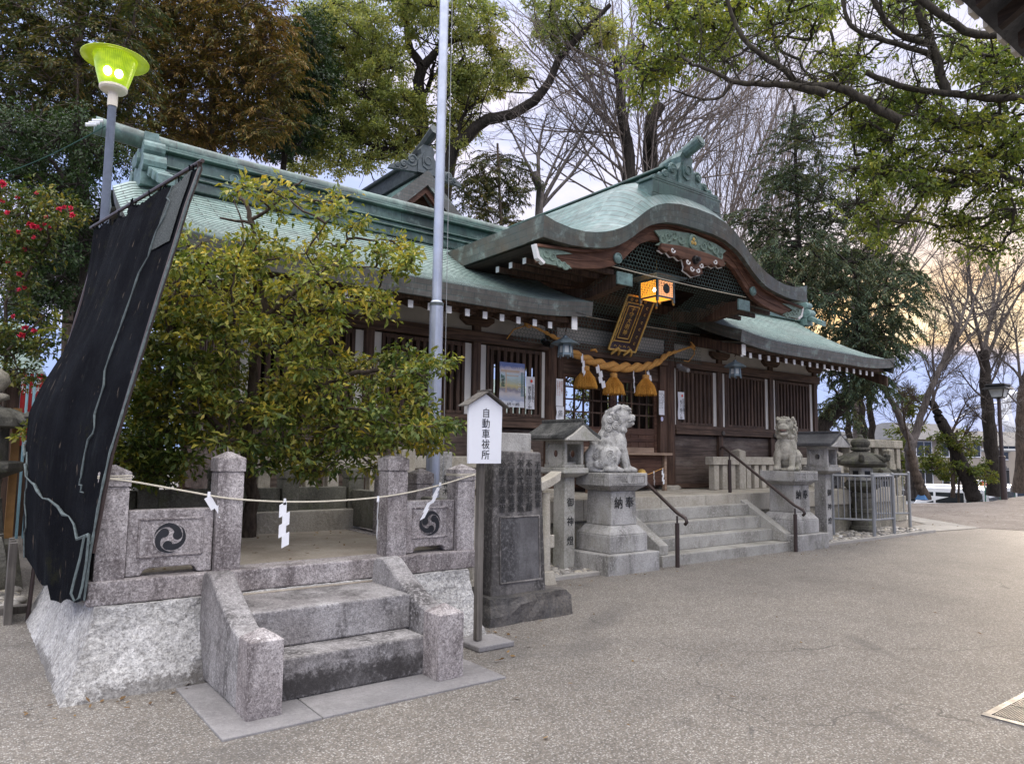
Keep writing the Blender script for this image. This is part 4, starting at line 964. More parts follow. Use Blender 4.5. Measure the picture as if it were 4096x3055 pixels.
tassel(9.47, 3.065, 'middle straw tassel of three, hanging over the meeting of the doors')
tassel(10.33, 3.10, 'straw tassel hanging above the white lined notice on the door post')
def streamer(x, y, z, s_, label, group, lean=0.0, n=4, h=.07, w_=.052, skew=.45, mat=None, turn=0.0):
    s_ *= .85
    """folded zigzag paper"""
    q = MB(); c_, s2 = math.cos(turn), math.sin(turn)
    for k in range(n):
        x0 = (k % 2)*.0; off = lean*k*h
        p = [(-w_/2+off, -k*h), (w_/2+off, -k*h+skew*w_), (w_/2+off+lean*h, -(k+1)*h-.02+skew*w_), (-w_/2+off+lean*h, -(k+1)*h-.02)]
        dx = (.22*w_ if k % 2 else -.22*w_); yy = .004*k
        p = [((u+dx)*s_, v*s_) for u, v in p]
        q.add([(x+u*c_, y+u*s2-yy, z+v) for u, v in p]+[(x+u*c_, y+u*s2-yy+.0015, z+v) for u, v in p], [(0, 1, 2, 3), (7, 6, 5, 4), (0, 4, 5, 1), (1, 5, 6, 2), (2, 6, 7, 3), (3, 7, 4, 0)])
    q.add([(x-.012, y, z), (x+.012, y, z), (x+.01, y, z+.05), (x-.01, y, z+.05)], [(0, 1, 2, 3)])
    return tag(q.build('paper_streamer', M_paper, origin=(x, y, z)), label, 'paper streamer', group)
SG = 'zigzag papers on the great rope'
streamer(8.62, 9.28, 3.28, 1.5, 'zigzag paper half covering the tassel nearest the bronze lantern', SG, .12, turn=.2)
streamer(9.02, 9.30, 3.13, 1.5, 'zigzag paper just behind the tassel nearest the bronze lantern, toward the door middle', SG, .25, turn=-.4)
streamer(9.97, 9.33, 3.10, 1.5, 'zigzag paper hanging alone between two tassels before the lattice door', SG, .05, turn=.5)
streamer(10.44, 9.39, 3.16, 1.4, 'zigzag paper peeping out behind the tassel near the door post notice', SG, .3, n=2)
# posters and notices
def sheet(name, x0, x1, z0, z1, y, mat, label, cat, wav=.006, bottom=0, group=None):
    q = MB(); n = 10; m_ = 8; vs = []
    for j in range(m_+1):
        for i in range(n+1):
            u, v_ = i/n, j/m_; vs.append((x0+(x1-x0)*u, y+wav*math.sin(u*5+v_*7)+wav*math.sin(v_*9), z0+(z1-z0)*v_))
    q.add(vs, [(j*(n+1)+i, j*(n+1)+i+1, (j+1)*(n+1)+i+1, (j+1)*(n+1)+i) for j in range(m_) for i in range(n)])
    return tag(q.build(name, mat, origin=((x0+x1)/2, y, z0), smooth=True), label, cat, group)
m, t, b = mat0('printed_poster'); gco = t.n('ShaderNodeTexCoord').outputs['Generated']; gs = t.n('ShaderNodeSeparateXYZ', Vector=gco)
u_, v_ = gs.outputs[0], gs.outputs[2]; nz = t.noise(t.vmath('MULTIPLY', gco, (1, 1, 1.5)), 5.0, 5, .6)
c = t.ramp(t.math('ADD', v_, t.math('MULTIPLY', t.math('SUBTRACT', nz, .5), .16)), [(0, (.8, .8, .8)), (.13, (.75, .76, .8)), (.15, (.45, .50, .62)), (.30, (.72, .66, .62)), (.38, (.30, .27, .33)), (.48, (.70, .60, .25)), (.56, (.55, .62, .50)), (.70, (.66, .80, .82)), (.83, (.86, .76, .74)), (.93, (.16, .22, .48))])
def box_mask(x0, x1, y0, y1): return t.math('MULTIPLY', t.math('MULTIPLY', t.math('GREATER_THAN', u_, x0), t.math('LESS_THAN', u_, x1)), t.math('MULTIPLY', t.math('GREATER_THAN', v_, y0), t.math('LESS_THAN', v_, y1)))
c = t.mix(t.math('MULTIPLY', box_mask(.04, .80, .78, .83), .7), c, (.72, .48, .25)); c = t.mix(t.math('MULTIPLY', box_mask(.22, .28, .32, .83), .6), c, (.75, .52, .30)); c = t.mix(t.math('MULTIPLY', box_mask(.25, .75, .69, .72), .6), c, (.72, .48, .25))
c = t.mix(t.math('MULTIPLY', box_mask(.04, .20, .45, .72), t.rng(nz, .4, .55)), c, (.10, .20, .14)); c = t.mix(t.math('MULTIPLY', box_mask(.85, 1, .25, .8), .7), c, (.12, .25, .28))
t.put(b.inputs['Base Color'], c); b.inputs['Roughness'].default_value = .35
po = sheet('torii_poster', 7.01, 7.53, 2.34, 3.08, 9.535, m, 'large colourful poster of a gate and path, fixed to the lattice beside a narrow notice', 'poster', .005)
text('poster_title', 'いま、この', .085, M_white, po, (7.41, 9.52, 3.02), bold=0, depth=.001)
text('poster_subtitle', 'お伊勢さんへのお参り', .042, M_white, po, (7.497, 9.52, 2.98), depth=.001)
text('poster_caption', '神宮へ', .05, M_ink, po, (7.07, 9.52, 2.80), depth=.001)
text('poster_dates', '6月 〜 8月', .058, M_ink, po, (7.29, 9.522, 2.385), vertical=False, depth=.001)
def notice(x, z0, z1, y, label):
    o = sheet('patriotic_notice', x-.095, x+.095, z0, z1, y, M_paper, label, 'notice', .004, group='narrow notices with a red sun')
    h = z1-z0
    q = MB(); q.rings([[(x+.02+.024*math.cos(k*math.pi/12), y-.012-d, z1-.075+.027*math.sin(k*math.pi/12)) for k in range(24)] for d in (0, .001)]); q.build('red_sun', plain('vermilion_ink', (.75, .08, .05), .7), o)
    text('notice_writing', '日の丸を高く', .062, M_ink, o, (x+.052, y-.012, z1-.13), depth=.0008, bold=0, space=.82)
    text('notice_writing', '掲げて国づくり', .064, M_ink, o, (x-.022, y-.012, z1-.165), depth=.0008, bold=0, space=.86)
    text('notice_publisher', '神社本庁', .018, M_ink, o, (x, y-.012, z0+.03), vertical=False, depth=.0008)
notice(7.655, 2.325, 2.875, 9.535, 'narrow white notice with red sun beside the large poster')
notice(11.57, 2.30, 2.85, 9.535, 'narrow white notice with red sun alone on the slats past the entrance')
o = sheet('shrine_notice', 8.165, 8.325, 2.40, 2.875, 9.455, M_paper, 'white paper with faint red lines on the post beside the bronze lantern', 'notice', .001)
for k, tx_ in enumerate(('参拝の皆様へ', 'お賽銭はこちら', 'にお納め下さい')): text('notice_writing', tx_, .042, plain('faded_red_ink', (.55, .28, .22), .7), o, (8.295-k*.05, 9.452, 2.84), depth=.0006, space=.9)
o = sheet('brush_paper', 8.17, 8.345, 2.15, 2.392, 9.45, M_paper, 'crumpled paper with brush drawing pinned under the faint red notice', 'notice', .006)
q = MB(); rr = random.Random(5)
for k in range(9): q.tube([(8.255+rr.uniform(-.05, .05), 9.438, 2.27+rr.uniform(-.06, .06)) for i in range(3)], .0035, 4)
q.build('brush_strokes', plain('grey_ink', (.3, .3, .3), .8), o)
o = sheet('prayer_notice', 10.85, 11.01, 2.36, 2.835, 9.49, M_paper, 'white notice with black columns of worship steps on the far door post', 'notice', .001)
for k, tx_ in enumerate(('参拝の仕方', '二礼　深いお辞儀を二回', '二拍手　手を二回たたく', '一礼　深いお辞儀を一回')): text('notice_writing', tx_, .026 if k else .03, M_ink, o, (10.99-k*.038, 9.488, 2.77 if k == 0 else 2.81), depth=.0006, space=1.15)
q = MB(); q.lathe(0, 0, [(.045, 0), (.045, .003)], 20); q.v = [(10.94+x*.8, 9.493-z, 2.28+y) for x, y, z in q.v]; tag(q.build('round_sticker', plain('lilac_sticker', (.62, .62, .85), .6)), 'small round lilac sticker below the worship notice', 'sticker')
# offering shelf with its rail
of = thing('offering_shelf', 'pale timber offering shelf in front of the shrine doors', 'shelf', (9.7, 9.3, .91))
q = MB(); q.box(8.62, 10.72, 9.05, 9.46, 1.575, 1.62); q.build('shelf_top', M_bench, of, bev=.004)
q = MB(); q.box(8.75, 10.56, 9.36, 9.42, 1.622, 1.715); q.build('shelf_rail', M_bench, of, bev=.004)
q = MB(); q.box(8.70, 10.60, 9.20, 9.44, 1.02, 1.57); q.build('front_boards', M_woodred, of)
for x in (8.64, 10.62):
    q = MB(); q.box(x, x+.06, 9.16, 9.22, .915, 1.574); q.build('leg', M_bench, of)
q = MB(); q.tube([(9.1, 9.1, 1.34), (9.6, 9.06, 1.22), (10.1, 9.08, 1.23), (10.72, 9.2, 1.36)], .007, 5); tag(q.build('thin_rope', M_rope), 'thin straw cord strung in front of the offering shelf', 'rope')
streamer(10.22, 9.07, 1.235, .85, 'small zigzag paper nearest the bell on the thin cord', 'papers on the thin cord', .0, turn=1.2)
streamer(10.5, 9.10, 1.285, 1.0, 'small zigzag paper at the pillar end of the thin cord', 'papers on the thin cord', .0)
q = MB(); q.lathe(10.0, 9.17, [(.0, 1.12), (.085, 1.16), (.10, 1.23), (.06, 1.30), (.02, 1.32)], 16); tag(q.build('brass_bell', M_gold, smooth=True), 'round brass bell below the offering shelf', 'bell')
# security cameras
for x, z, lab in ((7.88, 3.42, 'black security camera under the netting beside the round pillar'), (11.42, 3.28, 'grey security light box under the rope knot')):
    q = MB(); q.tube([(x, 9.44, z+.04), (x, 9.36, z+.02), (x-.03, 9.2, z-.03)], [.05, .055, .045], 10); q.box(x-.03, x+.03, 9.4, 9.5, z+.04, z+.12)
    tag(q.build('security_camera', M_leather if x < 9 else M_steel, bev=.006), lab, 'camera')
# ------------------------------------------------------------------ granite ritual platform
pf = thing('stone_platform', 'square granite platform with crest panels and two front steps', 'stone platform', (2.3, 5.7, 0))
def sect(x0, x1, y0, y1, z, n=8):
    P_ = []
    for a, c in (((x0, y0), (x1, y0)), ((x1, y0), (x1, y1)), ((x1, y1), (x0, y1)), ((x0, y1), (x0, y0))):
        for k in range(n): f = k/n; P_.append((a[0]+(c[0]-a[0])*f, a[1]+(c[1]-a[1])*f, z))
    return P_
q = MB(); q.rings([sect(.60, 3.82, 5.33, 8.27, -.02, 14), sect(.655, 3.81, 5.405, 8.25, .10, 14), sect(.71, 3.80, 5.475, 8.22, .22, 14), sect(.755, 3.79, 5.535, 8.2, .35, 14), sect(.79, 3.79, 5.575, 8.18, .46, 14), sect(.80, 3.79, 5.585, 8.17, .532, 14)])
o = q.build('battered_base', M_palebase, pf, smooth=False)
sub = o.modifiers.new('sub', 'SUBSURF'); sub.subdivision_type = 'SIMPLE'; sub.levels = sub.render_levels = 2
tx = bpy.data.textures.new('rough', 'CLOUDS'); tx.noise_scale = .09; dm = o.modifiers.new('rough', 'DISPLACE'); dm.texture = tx; dm.strength = .03; dm.mid_level = .5; dm.texture_coords = 'LOCAL'
q = MB(); q.box(.755, 3.895, 5.62, 5.88, .535, .695); q.box(.755, 1.0, 5.883, 8.2, .535, .69); q.box(3.65, 3.895, 5.883, 8.2, .535, .69); q.box(1.003, 3.647, 7.98, 8.2, .535, .69); q.build_each('coping', M_granite, pf, bev=.012)
q = MB(); q.box(1.001, 3.649, 5.881, 7.979, .40, .683); q.build('sandy_floor', M_soil, pf)
q = MB(); q.box(1.55, 2.95, 5.53, 5.575, .02, .53); q.build('stair_backing', M_soil, pf)
def ppost(x, y, zt, mat, nm='post', h0=.69, s_=.095):
    q = MB(); q.box(x-s_, x+s_, y-s_, y+s_, h0, zt-.165); q.frus(x, y, zt-.165, zt-.15, s_, s_, s_-.006, s_-.006); q.frus(x, y, zt-.15, zt-.05, s_+.008, s_+.008, s_+.008, s_+.008); q.frus(x, y, zt-.0495, zt, s_+.008, s_+.008, .012, .012)
    return q.build(nm, mat, pf, origin=(x, y, h0), bev=.005)
for x, zt in ((.882, 1.475), (1.662, 1.575), (3.078, 1.575), (3.795, 1.48)): ppost(x, 5.75, zt, M_granite)
for x in (.885, 1.55, 2.25, 3.0, 3.795): ppost(x, 8.09, 1.42, M_darkfence)
for y in (6.5, 7.25):
    for x in (.885, 3.79): ppost(x, y, 1.42, M_darkfence if x < 1 else M_granite)
def panel(x0, x1, y, mat, crest=None, z1=1.155):
    q = MB(); xm = (x0+x1)/2; w_ = x1-x0
    pl = [(x0, .70), (xm-w_*.33, .70), (xm-w_*.30, .735), (xm-w_*.24, .75), (xm+w_*.24, .75), (xm+w_*.30, .735), (xm+w_*.33, .70), (x1, .70), (x1, z1), (x0, z1)]
    q.prism(pl, 1, y-.06, y+.06)
    p_ = q.build('crest_panel' if crest else 'rail_panel', mat, pf, bev=.008)
    if crest:
        q = MB()
        for a, c in (((x0+.075, .83), (x1-.075, .83)), ((x1-.075, .83), (x1-.075, 1.09)), ((x1-.075, 1.09), (x0+.075, 1.09)), ((x0+.075, 1.09), (x0+.075, .83))):
            q.tube([(a[0], y-.062, a[1]), (c[0], y-.062, c[1])], .009, 6)
        q.build('carved_frame', mat, p_)
        q = MB(); q.rings([[(crest+.112*math.cos(k*math.pi/18), y-.06-d, .955+.112*math.sin(k*math.pi/18)) for k in range(36)] for d in (-.01, .004)]); q.build('crest_ground', mat, p_)
        q = MB(); tomoe(q, (crest, 0, .955), .108, 1, y-.066, flip=1 if crest < 2 else -1)
        q.build('comma_crest', M_crest, p_)
panel(.985, 1.56, 5.76, M_granite, 1.262); panel(3.18, 3.692, 5.76, M_granite, 3.432)
for a, c in ((.99, 1.45), (1.65, 2.15), (2.35, 2.9), (3.1, 3.69)): panel(a, c, 8.09, M_darkfence, z1=1.17)
q = MB()
for x in (.885, 3.79):
    for y0, y1 in ((5.86, 6.39), (6.61, 7.14), (7.36, 7.98)): q.box(x-.055, x+.055, y0, y1, .72, 1.14)
q.build_each('side_panel', M_darkfence, pf, bev=.008)
# steps, cheeks, newel posts, slab
q = MB(); q.box(1.64, 2.78, 4.63, 4.98, .015, .275); q.build('step', M_lowstep, pf, bev=.012)
q = MB(); q.box(1.62, 2.80, 4.90, 5.53, .278, .525); q.build('step', M_steps, pf, bev=.012)
for x0, x1 in ((1.455, 1.625), (2.795, 2.965)):
    q = MB(); q.prism([(4.635, .012), (5.545, .012), (5.545, .64), (5.53, .69), (5.48, .725), (5.41, .735), (5.34, .725), (5.27, .69), (5.15, .625), (4.95, .535), (4.80, .475), (4.635, .445)], 0, x0, x1); q.build('stair_cheek', M_steps, pf, bev=.02, seg=3)
for x in (1.555, 2.86):
    q = MB(); R4 = lambda a, z: [(x-a, 4.525-a, z), (x+a, 4.525-a, z), (x+a, 4.525+a, z), (x-a, 4.525+a, z)]
    q.rings([R4(.106, .012), R4(.104, .455), R4(.012, .512)]); q.build('newel_post', M_granite, pf, origin=(x, 4.525, 0), bev=.005)
q = MB(); q.box(1.265, 1.84, 4.235, 5.30, -.05, .014); q.box(1.847, 3.215, 4.24, 5.30, -.05, .0135); q.build_each('ground_slab', M_slab, pf, bev=.006)
# white cord and papers strung between its front posts
q = MB(); pts = [(.80, 5.645, 1.385), (.99, 5.643, 1.36), (1.35, 5.642, 1.285), (1.66, 5.642, 1.225), (2.05, 5.642, 1.19), (2.45, 5.642, 1.182), (2.87, 5.642, 1.20), (3.18, 5.642, 1.235), (3.5, 5.642, 1.295), (3.88, 5.643, 1.385)]
q.tube(resample(pts, 60), .0065, 6)
for x, z in ((.882, 1.385), (3.795, 1.375)):
    for dz in (0, .012): q.tube([(x-.102, 5.648, z+dz), (x+.102, 5.648, z+dz*1.5), (x+.102, 5.852, z+dz), (x-.102, 5.852, z+dz), (x-.102, 5.648, z+dz)], .005, 5)
tag(q.build('sacred_rope', M_string), 'white cord strung across the front posts of the granite platform', 'cord')
CG = 'zigzag papers on the platform cord'
streamer(1.50, 5.635, 1.23, 1.15, 'twisted paper blowing toward the tall post beside the crest panel near the netting', CG, -.9*-1, turn=.3)
streamer(2.07, 5.632, 1.165, 1.3, 'zigzag paper hanging straight at the opening above the platform steps', CG, .0)
streamer(2.86, 5.60, 1.165, 1.25, 'zigzag paper seen edge on against the tall post by the signboard', CG, .12, turn=1.25)
streamer(3.49, 5.63, 1.27, 1.1, 'zigzag paper blown sideways in front of the flagpole foot', CG, -.75)
# ------------------------------------------------------------------ signboard
sg = thing('signboard', 'white roofed wooden signboard with five black vertical characters', 'sign', (3.53, 5.02, 0))
q = MB(); q.box(3.503, 3.557, 5.03, 5.085, .05, 2.0); q.build('post', M_greywood, sg, bev=.004)
q = MB(); q.prism([(3.367, 1.50), (3.70, 1.50), (3.706, 1.985), (3.535, 2.085), (3.36, 1.985)], 1, 4.995, 5.022); q.build('board', M_white, sg, bev=.003)
for s_ in (1, -1):
    q = MB(); q.prism([(3.535, 2.10), (3.535+s_*.218, 1.972), (3.535+s_*.218, 1.983), (3.535, 2.114)], 1, 4.955, 5.10); q.build('roof_board', M_greywood, sg, bev=.002)
q = MB(); q.box(3.522, 3.548, 4.935, 5.12, 2.110, 2.122); q.build('ridge_board', M_greywood, sg)
text('lettering', '自動車祓所', .086, M_ink, sg, (3.535, 4.993, 1.962), bold=0, depth=.001, space=1.02)
q = MB(); q.box(3.42, 3.78, 4.88, 5.2, 0, .045); tag(q.build('paving_stone', M_slab, bev=.01), 'small flat stone slab at the foot of the signboard post', 'stone slab')
# ------------------------------------------------------------------ dark monument
mo = thing('inscribed_monument', 'dark slate slab with five columns of carved characters on a black rock', 'monument', (4.45, 5.75, 0))
q = MB(); q.hexa([(4.105, 5.66, .22), (4.775, 5.66, .22), (4.775, 5.90, .22), (4.105, 5.90, .22), (4.14, 5.70, 1.615), (4.73, 5.70, 1.60), (4.73, 5.86, 1.60), (4.14, 5.86, 1.615)]); q.build('slab', M_monument, mo, bev=.02, seg=3)
q = MB(); q.hexa([(4.21, 5.654, .36), (4.68, 5.654, .36), (4.68, 5.662, .36), (4.21, 5.662, .36), (4.21, 5.672, .96), (4.67, 5.672, .96), (4.67, 5.69, .96), (4.21, 5.69, .96)]); q.build('polished_panel', M_monpanel, mo)
q = MB()
for a, c in (((4.20, 5.652, .35), (4.20, 5.672, .97)), ((4.20, 5.672, .97), (4.685, 5.672, .97)), ((4.69, 5.652, .35), (4.685, 5.672, .97)), ((4.20, 5.652, .35), (4.69, 5.652, .35))): q.tube([a, c], .009, 6)
q.build('panel_rim', M_monument, mo)
for k, s_ in enumerate(('子守宮御託宣', '不知三災七難', '不犯咒咀毒氣', '一度歸依値遇', '必得子孫福智')):
    text('inscription', s_, .086 if k else .076, M_carve, mo, (4.672-k*.112, 5.686, 1.555-(.03 if k else .05)), rot=(math.pi/2-.03, 0, 0), depth=.002, bold=0, space=1.0)
def rock(q, x0, x1, y0, y1, z1, seed, n=7, amp=.03):
    P_ = []
    for z, ins in ((-.03, -.01), (z1*.35, 0), (z1*.75, .01), (z1, .045)):
        P_.append([(x+amp*mnoise.noise((x*5, y*5, z*9+seed)), y+amp*mnoise.noise((x*5+9, y*5, z*9+seed)), z+.4*amp*mnoise.noise((x*4, y*4, seed))*(z > .05)) for x, y, _ in sect(x0+ins, x1-ins, y0+ins, y1-ins, z, n)])
    q.rings(P_)
q = MB(); rock(q, 3.98, 5.02, 5.52, 6.25, .235, 3.1, 9, .05); q.build('base_rock', M_rock, mo)
# ------------------------------------------------------------------ small stone torii and marker stones behind it
to = thing('small_torii', 'small pale stone torii mostly hidden behind the dark monument', 'torii', (5.3, 6.95, 0))
q = MB(); q.slab([(4.55+.145*k, 1.09+.16*abs((k-5)/5)**2.6) for k in range(11)], [(4.52+.15*k, 1.20+.17*abs((k-5)/5)**2.6) for k in range(11)], 1, 6.85, 7.05); q.build('lintel', M_beige, to, bev=.01)
for x in (4.73, 5.84):
    q = MB(); q.lathe(x, 6.95, [(.07, .15), (.058, 1.10)], 14); q.build('pillar', M_beige, to)
    q = MB(); q.frus(x, 6.95, -.02, .155, .11, .11, .085, .085); q.build('pillar_foot', M_beige, to, bev=.01)
q = MB(); q.box(4.62, 5.96, 6.91, 6.99, .43, .585); q.build('tie_rail', M_beige, to, bev=.008)
def marker(x0, x1, y0, y1, z1, label, word=None):
    t_ = thing('stone_marker', label, 'stone marker', ((x0+x1)/2, (y0+y1)/2, 0), 'inscribed stone markers')
    q = MB(); q.box(x0, x1, y0, y1, 0, z1); q.build('shaft', M_greystone, t_, bev=.012)
    if word: text('inscription', word, .085, M_carve, t_, ((x0+x1)/2, y0-.003, z1-.30), depth=.002)
    return t_
marker(5.62, 6.13, 7.6, 7.85, 1.85, 'broad pale stone marker rising behind the top of the dark monument', None)
marker(4.98, 5.17, 8.05, 8.2, 1.59, 'slim greenish stone marker behind the flagpole', '御神木')
marker(14.93, 15.42, 8.3, 8.5, 1.27, 'lettered stone marker standing behind the fenced round lantern', '奉献')
# ------------------------------------------------------------------ flagpole
fp = thing('flagpole', 'tall silver flagpole rising beyond the top of the picture', 'flagpole', (4.48, 7.4, 0))
q = MB(); q.tube([(4.48, 7.4, 0), (4.48, 7.4, 3.37), (4.48, 7.4, 3.40)], [.083, .083, .062], 20); q.build('pole_sleeve', M_alu, fp)
q = MB(); q.tube([(4.48, 7.4, 3.39), (4.5, 7.4, 11)], [.061, .05], 20); q.build('pole', M_alu, fp)
q = MB(); q.tube([(4.48, 7.4, 3.335), (4.48, 7.4, 3.375)], .087, 20); q.build('pole_collar', M_orndark, fp)
q = MB(); q.tube([(4.60, 7.36, 1.2), (4.585, 7.36, 6), (4.57, 7.36, 11)], .0045, 5); q.build('halyard', M_steel, fp)
# ------------------------------------------------------------------ park lamp with lime glass
lp = thing('park_lamp', 'park lamp with glowing lime glass shade on a blue grey pole', 'street lamp', (1.13, 9.0, 0))
q = MB(); q.tube([(1.13, 9, 0), (1.13, 9, 5.47)], [.052, .044], 16); q.build('pole', M_poleblue, lp)
q = MB(); q.lathe(1.13, 9, [(.052, 5.42), (.052, 5.585), (.06, 5.59), (.13, 5.60), (.145, 5.62), (.145, 5.645), (.10, 5.65)], 24); q.build('lamp_collar', M_cream, lp)
def lime(nm, lo, hi, st):
    m, t, b = mat0(nm); v = t.n('ShaderNodeTexCoord').outputs['Generated']; a = t.math('ARCTAN2', t.math('SUBTRACT', t.n('ShaderNodeSeparateXYZ', Vector=v).outputs[1], .5), t.math('SUBTRACT', t.n('ShaderNodeSeparateXYZ', Vector=v).outputs[0], .5))
    rib = t.math('SINE', t.math('MULTIPLY', a, 70.0)); k = t.math('ADD', t.math('MULTIPLY', rib, .10), t.noise(v, 4.0, 4, .6))
    c = t.mix(t.rng(k, .25, .75), lo, hi); t.put(b.inputs['Base Color'], t.mix(.4, c, (.3, .4, .04))); t.put(b.inputs['Emission Color'], c); b.inputs['Emission Strength'].default_value = st; b.inputs['Roughness'].default_value = .25
    return m
M_lime = lime('lit_lime_glass', (.17, .30, .0), (.42, .56, .01), .52); M_limebrim = lime('lit_lime_brim', (.20, .27, .0), (.33, .41, .01), .34); M_lampb = glow('lit_lamp_bulb', (1.0, 1.0, .6), 6)
q = MB(); q.rings([[(1.13+r*math.cos(k*math.pi/20), 9+r*math.sin(k*math.pi/20), z) for k in range(40)] for r, z in ((.142, 5.648), (.185, 5.80), (.222, 5.965), (.23, 5.985))], caps=False); q.build('glass_shade', M_lime, lp, smooth=True)
q = MB(); q.rings([[(1.13+r*math.cos(k*math.pi/20), 9+r*math.sin(k*math.pi/20), z) for k in range(40)] for r, z in ((.222, 5.985), (.345, 5.965), (.348, 5.975), (.225, 6.0), (.12, 6.03), (.01, 6.04))], caps=False); q.build('brim', M_limebrim, lp, smooth=True)
for dx in (-.075, .065):
    q = MB(); q.sphere((1.13+dx*.8-.03, 9-.165, 5.745), (.042, .03, .052), 12, 8); q.build('bulb', M_lampb, lp, smooth=True)
# overhead cable with white insulators
q = MB(); A0 = Vector((1.07, 8.97, 5.16)); A1 = Vector(at(-200, 740, 9.5)); q.tube([A0.lerp(A1, k/10)-Vector((0, 0, .12*math.sin(math.pi*k/10))) for k in range(11)], .007, 5); tag(q.build('overhead_cable', plain('green_cable', (.03, .09, .07), .6)), 'thin green cable running to the lime park lamp pole', 'cable')
for k, (dx, dz) in enumerate(((0, 0), (-.03, -.035), (-.06, -.06))):
    q = MB(); q.tube([(1.04+dx, 8.93, 5.20+dz), (.94+dx, 8.93, 5.17+dz)], [.02, .022], 8)
    tag(q.build('cable_insulator', M_white), ('uppermost', 'middle', 'lowest')[k]+' white insulator knob on the park lamp pole', 'insulator', 'white insulators on the park lamp pole')
# ------------------------------------------------------------------ black netting on leaning poles
tp_ = thing('black_shade_net', 'torn black shade net slung on leaning poles beside the platform', 'shade net', (.75, 6.5, .3))
m, t, b = mat0('black_mesh_cloth'); v = objvec(t)
uvn = t.n('ShaderNodeTexCoord').outputs['UV']
c = t.mix(t.rng(t.noise(v, 2.2, 6, .7), .4, .7), (.0045, .005, .0072), (.010, .0115, .015))
c = t.mix(t.math('MULTIPLY', t.rng(t.noise(t.vmath('MULTIPLY', v, (9, 9, 1.2)), 1.6, 5, .7), .56, .72), .5), c, (.024, .028, .029))
c = t.mix(t.math('MULTIPLY', t.rng(t.noise(v, 3.1, 6, .8), .58, .68), .4), c, (.028, .028, .012))
c = t.mix(t.rng(t.noise(t.vmath('MULTIPLY', v, (1, 5, 1.2)), 4.2, 3, .6), .655, .70), c, (.085, .068, .055))
t.put(b.inputs['Base Color'], c); b.inputs['Roughness'].default_value = .95; b.inputs['Specular IOR Level'].default_value = .06
bump(t, b, t.math('ADD', t.noise(v, 160, 2, .8), t.math('MULTIPLY', t.noise(t.vmath('MULTIPLY', v, (7, 7, .8)), 1.5, 4, .6), 3.0)), .6, .02)
M_net = m
m2, t, b = mat0('thin_grey_mesh_cloth'); v = objvec(t); nzz = t.noise(v, 150, 2, .8)
t.put(b.inputs['Base Color'], t.mix(t.rng(nzz, .45, .6), (.018, .021, .021), (.085, .10, .095))); b.inputs['Roughness'].default_value = .9
M_net2 = m2
near = [(5.52, .735, .60), (5.52, .745, .95), (5.52, .765, 1.25), (5.53, .80, 1.55), (5.53, .86, 1.85), (5.54, .945, 2.25), (5.54, 1.03, 2.65), (5.55, 1.12, 3.05), (5.55, 1.19, 3.38), (5.55, 1.265, 3.67)]   # y, x, z
far = [(7.9, .50, .70), (7.98, .49, 1.0), (8.05, .485, 1.3), (8.08, .475, 1.6), (8.1, .485, 1.9), (8.1, .57, 2.15), (8.08, .735, 2.5), (8.06, .845, 2.95), (8.05, .905, 3.4), (8.02, .925, 3.74)]
nu, nv = 46, 60; vs = []; uv = []
def lerp_poly(P_, f):
    s_ = f*(len(P_)-1); i = min(int(s_), len(P_)-2); f = s_-i; a, c = P_[i], P_[i+1]; return [a[k]+(c[k]-a[k])*f for k in range(3)]
rr = random.Random(8)
for j in range(nv+1):
    f = j/nv; A_, B_ = lerp_poly(near, f), lerp_poly(far, f)
    for i in range(nu+1):
        u = i/nu; y, x, z = [A_[k]+(B_[k]-A_[k])*u for k in range(3)]
        sag = math.sin(math.pi*u); x -= sag*(.05+.05*math.sin(math.pi*f)); 
        x += .012*math.sin(u*26+1.2*math.sin(f*3))*(1-.6*f)+.03*math.sin(u*8+f*1.5)+.006*math.sin(u*47+f*2); z += -.10*sag*f**3+.02*math.sin(u*31)*(f > .97)
        if j == 0: z += .03*math.sin(u*11)+.012*math.sin(u*41)-.26*sag**.8*(1 if u < .35 else .55)+.18*min(1, u*1.4)
        vs.append((x, y, z)); uv.append((u, f))
q = MB(); q.add(vs, [(j*(nu+1)+i, j*(nu+1)+i+1, (j+1)*(nu+1)+i+1, (j+1)*(nu+1)+i) for j in range(nv) for i in range(nu)])
q.build('net_sheet', M_net, tp_, smooth=True)
def onnet(u, f, d=.015):
    x, y, z = vs[int(round(f*nv))*(nu+1)+int(round(u*nu))]; return Vector((x-d*.9, y-d*.45, z))
q = MB(); W_ = 12
q.add([onnet(u, f, .012) for f in [.80+.2*k/10 for k in range(11)] for u in (.05+.10*k2/6 for k2 in range(7))], [(j*7+i, j*7+i+1, (j+1)*7+i+1, (j+1)*7+i) for j in range(10) for i in range(6)]); q.build('thin_patch', M_net2, tp_)
M_hem = plain('pale_green_grey_hem', (.095, .118, .118), .85, 0, .35, 30)
q = MB(); q.tube([onnet(0, k/40, .010) for k in range(41)], [.0055+.002*((k*7) % 3) for k in range(41)], 6)
q.tube([onnet(.16-.02*math.sin(k*.3), .26+.74*k/30, .016) for k in range(31)], [.005+.004*((k*5) % 3)*.5 for k in range(31)], 5)
q.tube([onnet(.16-.08*math.sin(k/12*1.5), .26-.06*k/12, .02) for k in range(8)], .006, 5)
q.tube([onnet(min(1, .0+.05*k), .11+.012*k+.012*math.sin(k*2.1), .025) for k in range(21)], [.005+.009*((k*3) % 4)/3 for k in range(21)], 5)
q.tube([onnet(.62+.01*math.sin(k), .02+.24*k/12, .012) for k in range(13)], .006, 5)
